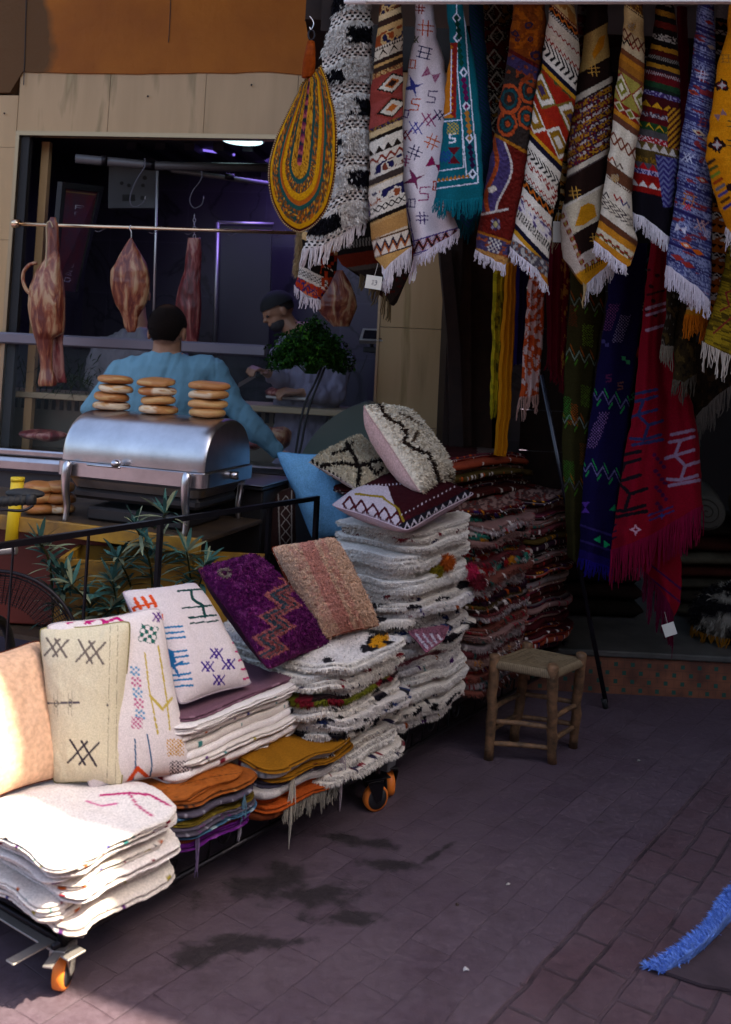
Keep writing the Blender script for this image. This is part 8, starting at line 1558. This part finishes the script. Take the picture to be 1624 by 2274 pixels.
# scale on the wall right
scl = thing('weighing_scale', P(822, 770, 5.5), 'small dark weighing scale beside the marble pier', 'scale'); q = [P(806, 729, 5.5), P(850, 731, 5.5), P(850, 757, 5.45), P(798, 755, 5.45)]
B = MB(); quadbox(B, q, .03); B.make('tray', m_alu, scl); B = MB(); quadbox(B, [p-np.array([0, .006, 0]) for p in sub(q, .12, .14, .97, .84)], .004); B.make('screen', mplain('dark_screen', (.01, .01, .015), .2), scl)
B = MB(); B.box(P(806, 782, 5.5), (.1, 0, 0), (0, .08, 0), (0, 0, .03), bev=.004); B.tube([P(826, 757, 5.52), P(826, 783, 5.54)], .012, 10); B.make('stand', m_black, scl)
B = MB(); B.tube(catmull([P(x, y, 5.5) for x, y in ((816, 788), (810, 805), (803, 822), (800, 828))], 4), .002, 5); B.make('cable_or_crack_line', m_black, scl)
# ================= REFRIGERATED COUNTER =================
ct = thing('meat_counter', FW(-.8, -.05, 0), 'steel and glass meat display counter across the butcher shop front', 'counter')
of = -.05
aE = FA(822, 900, of)[0]; aS = aL-.9
def fz(x, y, o): return FA(x, y, o)[1]
ztop = (fz(0, 758, of)+fz(590, 770, of))/2; zch = (fz(60, 995, of)+fz(600, 1035, of))/2
B = MB(); B.box(FW(aS, of-.01, ztop-.034), FW(FA(592, 775, of)[0], of-.01, 0)-FW(aS, of-.01, 0), FW(0, .05, 0)-FW(0, 0, 0), (0, 0, .066), bev=.01); B.make('top_rail', mplain('rail_aluminium', (.20, .18, .21), .45, .8), ct)
# curved glass front (side profile swept along the counter)
mg_, tg, bg_ = nmat('dark_glass'); bg_.inputs['Base Color'].default_value = (.55, .62, .60, 1); bg_.inputs['Roughness'].default_value = .06; bg_.inputs['Transmission Weight'].default_value = .0; bg_.inputs['Alpha'].default_value = .025; bg_.inputs['IOR'].default_value = 1.45
prof = [(of+.02, ztop-.036), (of-.05, ztop-.12), (of-.12, ztop-.24), (of-.17, ztop-.36), (of-.19, zch+.03)]; prof = catmull([np.array((a, b, 0.)) for a, b in prof], 5)
vs = [FW(a, p[0], p[1]) for p in prof for a in (aS, aE)]; k = len(prof); fs = [(2*i, 2*i+1, 2*i+3, 2*i+2) for i in range(k-1)]; mesh('glass_front', vs, fs, mg_, ct)
B = MB(); B.box(FW(aS, -.24, zch-.02), FW(aE, 0, 0)-FW(aS, 0, 0), FW(0, .05, 0)-FW(0, 0, 0), (0, 0, .035), bev=.008); B.box(FW(aS, -.255, zch-.11), FW(aE, 0, 0)-FW(aS, 0, 0), FW(0, .06, 0)-FW(0, 0, 0), (0, 0, .08), bev=.02); B.make('front_moulding', m_steel, ct)
B = MB(); fbox(B, aS, aE, -.2, .35, .12, zch-.112); B.make('body', mplain('charcoal_panel', (.03, .03, .034), .45), ct)
B = MB(); fbox(B, aS, aE, -.18, .36, zch-.05, zch-.03); B.make('display_floor', mplain('pale_steel_tray', (.15, .13, .10), .4, .3), ct)
zs1 = fz(660, 915, .12); 
B = MB(); B.box(FW(FA(60, 880, .1)[0]*0+aS, .16, zs1-.015), FW(aE-.02, 0, 0)-FW(aS, 0, 0), FW(0, .42, 0)-FW(0, 0, 0), (0, 0, .035), bev=.004); B.make('work_shelf', mplain('pale_board', (.34, .26, .15), .5), ct)
B = MB(); fbox(B, aS, aE-.02, .34, .36, zch-.028, zs1-.017); B.make('back_panel', mplain('pale_steel_tray', (.15, .13, .10), .4, .3), ct)
B = MB(); 
for i in range(60): fbox(B, aS+.02+i*.05, aS+.045+i*.05, .335, .339, zs1-.09, zs1-.03)
B.make('vent_grille', m_dark, ct)
# curved end panel
B = MB(); pr = [(-.20, zch-.02), (-.20, zch+.06), (-.16, zch+.18), (-.09, zch+.30), (.0, zch+.40), (.08, zch+.43), (.10, zch+.40), (.10, zch-.02)]; pr = [np.array(p) for p in pr]
cp_ = catmull([np.array((p[0], p[1], 0)) for p in pr[:6]], 5)+[np.array((.10, zch-.02, 0))]; aP = FA(800, 960, -.05)[0]
v = [FW(aP-.30, p[0], p[1]) for p in cp_]+[FW(aP+.06, p[0], p[1]) for p in cp_]; k = len(cp_)
B.add(v, [tuple(range(k)), tuple(range(k, 2*k))[::-1]]+[(i, (i+1) % k, (i+1) % k+k, i+k) for i in range(k)]); 
ep = B.make('end_cover', mplain('green_grey_cover', (.10, .13, .11), .3), None, True); bpy.data.objects.remove(ep, do_unlink=True)
cvx = [(668, 1012), (684, 985), (706, 955), (735, 930), (770, 908), (812, 893), (850, 905), (850, 1012)]
cvl = catmull([np.array((x, y, 0.)) for x, y in cvx[:6]], 5)+[np.array((850., 905, 0)), np.array((850., 1012, 0))]
B = MB(); k = len(cvl); v = [P(p[0], p[1], 5.12) for p in cvl]; v += [p+np.array([.02, .22, 0]) for p in v]; B.add(v, [tuple(range(k)), tuple(range(k, 2*k))[::-1]]+[(i, (i+1) % k, (i+1) % k+k, i+k) for i in range(k)][::1]); B.make('end_cover', mplain('green_grey_cover', (.13, .17, .15), .3), ct, False)
def cut(name, label, x, y, off, rx, rz, seed, mat=None, grp='cuts of meat in the counter'):
    q = Fc(x, y, off); B = MB(); B.ball(q, (rx, .09, rz), n=24); v = np.array(B.v); v = q+(v-q)*(1+.7*(fb(v[:, 0]*14, v[:, 2]*18+v[:, 1]*9, seed)-.5))[:, None]; o = mesh(name, v, B.f, mat or m_dmeat); tag(o, label, 'meat', grp)
cut('meat_cut', 'dark red slab of meat at the left end of the counter', 95, 966, .05, .13, .035, 1); cut('meat_cut', 'piece of meat with a fat edge under the reaching arm', 612, 970, .02, .09, .06, 2, m_meat); cut('meat_cut', 'dark red cut lying on the chopping board', 622, 872, .25, .09, .035, 3); cut('meat_cut', 'small dark cut right of the steel dish lid', 560, 985, .0, .06, .03, 4)
ht = thing('herb_bunch', Fc(190, 850, .2), 'limp dark green herbs heaped behind the hanging lamb leg', 'herbs'); BL = MB(); R = np.random.RandomState(5)
for k in range(260): q = Fc(R.uniform(0, 230), R.uniform(795, 870), R.uniform(.15, .32)); leafstrip(BL, q, R.normal(0, 1, 3)+np.array([0, 0, .2]), np.array([.1, .2, 1.]), R.uniform(.05, .12), .008, lin('#1a2a10')*R.uniform(.5, 1.3), 3)
BL.make('leaves', m_leaf, ht, True, True); B = MB()
for k in range(14): q = Fc(R.uniform(150, 230), 860, .22); B.tube([q, q+np.array([R.normal(0, .08), .02, .07])], .0025, 5, lin('#2a3a18'))
B.make('stems', m_vcol, ht, True, True)
bo = thing('chopping_board', Fc(640, 885, .25), 'white chopping board under the dark cut of meat', 'board'); B = MB(); q = Fc(590, 884, .2); B.box(q, FW(.24, 0, 0)-FW(0, 0, 0), FW(0, .16, 0)-FW(0, 0, 0), (0, 0, .015), bev=.004); B.make('board', mplain('board_white', (.50, .48, .44), .5), bo)
B = MB(); B.tube([q+np.array([.2, .13, .016]), q+np.array([.2, .13, .018])], .012, 12); B.make('hang_hole', m_black, bo)
# ================= PARSLEY =================
pa = thing('parsley_bunch', P(690, 1000, 4.98), 'big round bunch of parsley on two tall dark curved stems', 'parsley')
R = np.random.RandomState(9); BL = MB(); BS = MB(); c0 = P(692, 790, 4.98)
def fan(B, p, r, nrm, c):
    k = R.randint(3, 6); u = np.cross(nrm, R.normal(0, 1, 3)); u /= np.linalg.norm(u); w2 = np.cross(nrm, u); base = len(B.v); pts = [p]
    for i in range(2*k+1): a = (i/(2*k)-.5)*3.6; rr_ = r*(1 if i % 2 else .55); pts.append(p+(u*math.cos(a)+w2*math.sin(a))*rr_+nrm*R.normal(0, .25)*r)
    B.add(pts, [(0, i, i+1) for i in range(1, 2*k+1)], c)
for i in range(5200):
    a = R.uniform(0, 2*math.pi); q = R.normal(0, 1, 3); q /= np.linalg.norm(q); q[2] = q[2] if q[2] > -.35 else -q[2]*.3; rr_ = R.uniform(.55, 1.05)
    cl = 1+.22*(vn(q[0]*4+7, q[2]*4+q[1]*3, 5)-.5)*2
    p = c0+q*np.array([.205, .17, .165])*rr_*cl+np.array([0, 0, .01]); p[2] -= .05*abs(q[0])**2
    fan(BL, p, R.uniform(.008, .017), q*.6+R.normal(0, .5, 3), lin('#18360d')*R.uniform(.4, 1.5) if R.rand() > .2 else lin('#3d6a1c')*R.uniform(.7, 1.1))
BL.make('leaves', m_leaf, pa, True, True)
for i in range(90):
    q = R.normal(0, 1, 3); q /= np.linalg.norm(q); q[2] = abs(q[2]); e = c0+q*np.array([.19, .15, .15]); b = c0+np.array([R.normal(0, .015), R.normal(0, .015), -.09]); BS.tube([b, (b+e)/2+np.array([0, 0, .02]), e], .0018, 4, lin('#2f5a1c'))
BS.make('stalks', m_vcol, pa, True, True)
for L_ in ([(716, 812), (700, 850), (680, 890), (668, 935), (660, 985), (656, 1010)], [(722, 815), (708, 850), (690, 895), (678, 940), (670, 985), (664, 1010)]):
    B = MB(); B.tube(catmull([P(x, y, 4.98) for x, y in L_], 6), .006, 10); B.make('curved_holder', m_black, pa, True)
# ================= DARK STOCK INSIDE THE RUG SHOP =================
GI = 'textiles heaped inside the dark rug shop'
def floorstack(x0, x1, d0, d1, n, h, seed, cols, label):
    R = np.random.RandomState(seed); z = STZ+.002
    for i in range(n):
        hh = h/n*R.uniform(.8, 1.2); B = MB(); xa, xb = x0+R.uniform(-.03, .03), x1+R.uniform(-.03, .03); N_ = 40
        vs = []; prof = [(0, .5)]+[(math.cos(a)*.5, math.sin(a)*.5) for a in np.linspace(-1.57, 1.57, 9)]
        for k in range(N_+1):
            u = k/N_; x = xa+(xb-xa)*u
            for a in np.linspace(0, 2*math.pi, 14, endpoint=False):
                y = (d0+d1)/2+(d1-d0)/2*math.copysign(abs(math.cos(a))**.35, math.cos(a)); zz = z+hh*.5+hh*.5*math.sin(a)+.018*(fb(u*6, i*.8, seed)-.5)-.05*abs(u-.5)**2*(i/n); e = min(u, 1-u)*12; vs.append((x, y, z+hh*.5+(zz-z-hh*.5)*min(1, .3+e)))
        c = lin(cols[R.randint(len(cols))]); v = np.array(vs); cc = np.tile(c, (len(v), 1))*(.7+.6*fb(v[:, 0]*25, v[:, 2]*40, seed+i))[:, None]; o = mesh('folded_textile', v, grid_faces(N_+1, 14, True).tolist()+[tuple(range(14))[::-1], tuple(N_*14+j for j in range(14))], m_cloth, None, cc)
        tag(o, f'{label}, {ORD[n-1-i]}{"" if i == n-1 else " from the top"}', 'folded textile', GI); z += hh*.98
floorstack(1.86, 2.62, 5.75, 6.4, 7, .55, 3, ['#3a352a', '#2a241c', '#3a1a12', '#4a4436'], 'dull folded cloth in the shop right of the red throw')
floorstack(1.12, 1.62, 5.65, 6.2, 5, .42, 4, ['#1c1612', '#2a2018', '#201410'], 'dark folded cloth in the shop behind the leaning pole')
def roll(x, y, z, r, L_, yaw, c, label):
    B = MB(); u = np.array([math.cos(yaw), math.sin(yaw), 0]); a = np.array([x, y, z+r]); pts = [a-u*L_/2, a-u*L_/2*.98, a, a+u*L_/2*.98, a+u*L_/2]; B.tube(pts, [r*.9, r, r*1.02, r, r*.9], 22, lin(c))
    k = np.cross(u, [0, 0, 1.]); sp_ = [a-u*(L_/2+.002)+(k*math.cos(t)+np.array([0, 0, 1.])*math.sin(t))*r*t/20. for t in np.linspace(1, 18, 80)]; B.tube(sp_, .003, 5, lin('#3a352c')); o = B.make('rolled_rug', m_cloth, None, True, True); tag(o, label, 'rolled rug', 'rolled rugs on the shop floor')
roll(2.05, 5.9, .75, .10, .7, 1.3, '#4a463e', 'cream rolled rug lying highest on the dull folded cloths'); roll(2.3, 5.85, .74, .10, .7, 1.25, '#3a260c', 'ochre rolled rug lying beside the cream roll')
pf = thing('shaggy_pouffe', (2.02, 5.35, STZ), 'black and white shaggy pouffe with a yellow fringe on the marble step', 'pouffe')
B = MB(); q = np.array([2.02, 5.35, STZ+.14]); B.ball(q, (.18, .18, .13), (.5, .5, .5), 24); v = np.array(B.v); k = fb(v[:, 0]*14, v[:, 2]*16+v[:, 1]*14, 3) > .52; cc = np.where(k[:, None], lin('#8a8478'), lin('#141014')); B.c = list(cc); nn = (v-q)/np.linalg.norm(v-q, axis=1)[:, None]; idx = np.random.RandomState(2).randint(0, len(v), 3500); blades(B, v[idx]+nr.normal(0, .01, (3500, 3)), nn[idx], cc[idx], .03, .006, .6, 3); B.make('cover', m_pile, pf, True, True)
fringe_mesh('fringe', [(q[0]+.19*math.cos(a), q[1]+.19*math.sin(a), STZ+.05) for a in np.linspace(2.5, 6.9, 30)], pf, '#8a5a10', .045, 90, 3, r=.003)
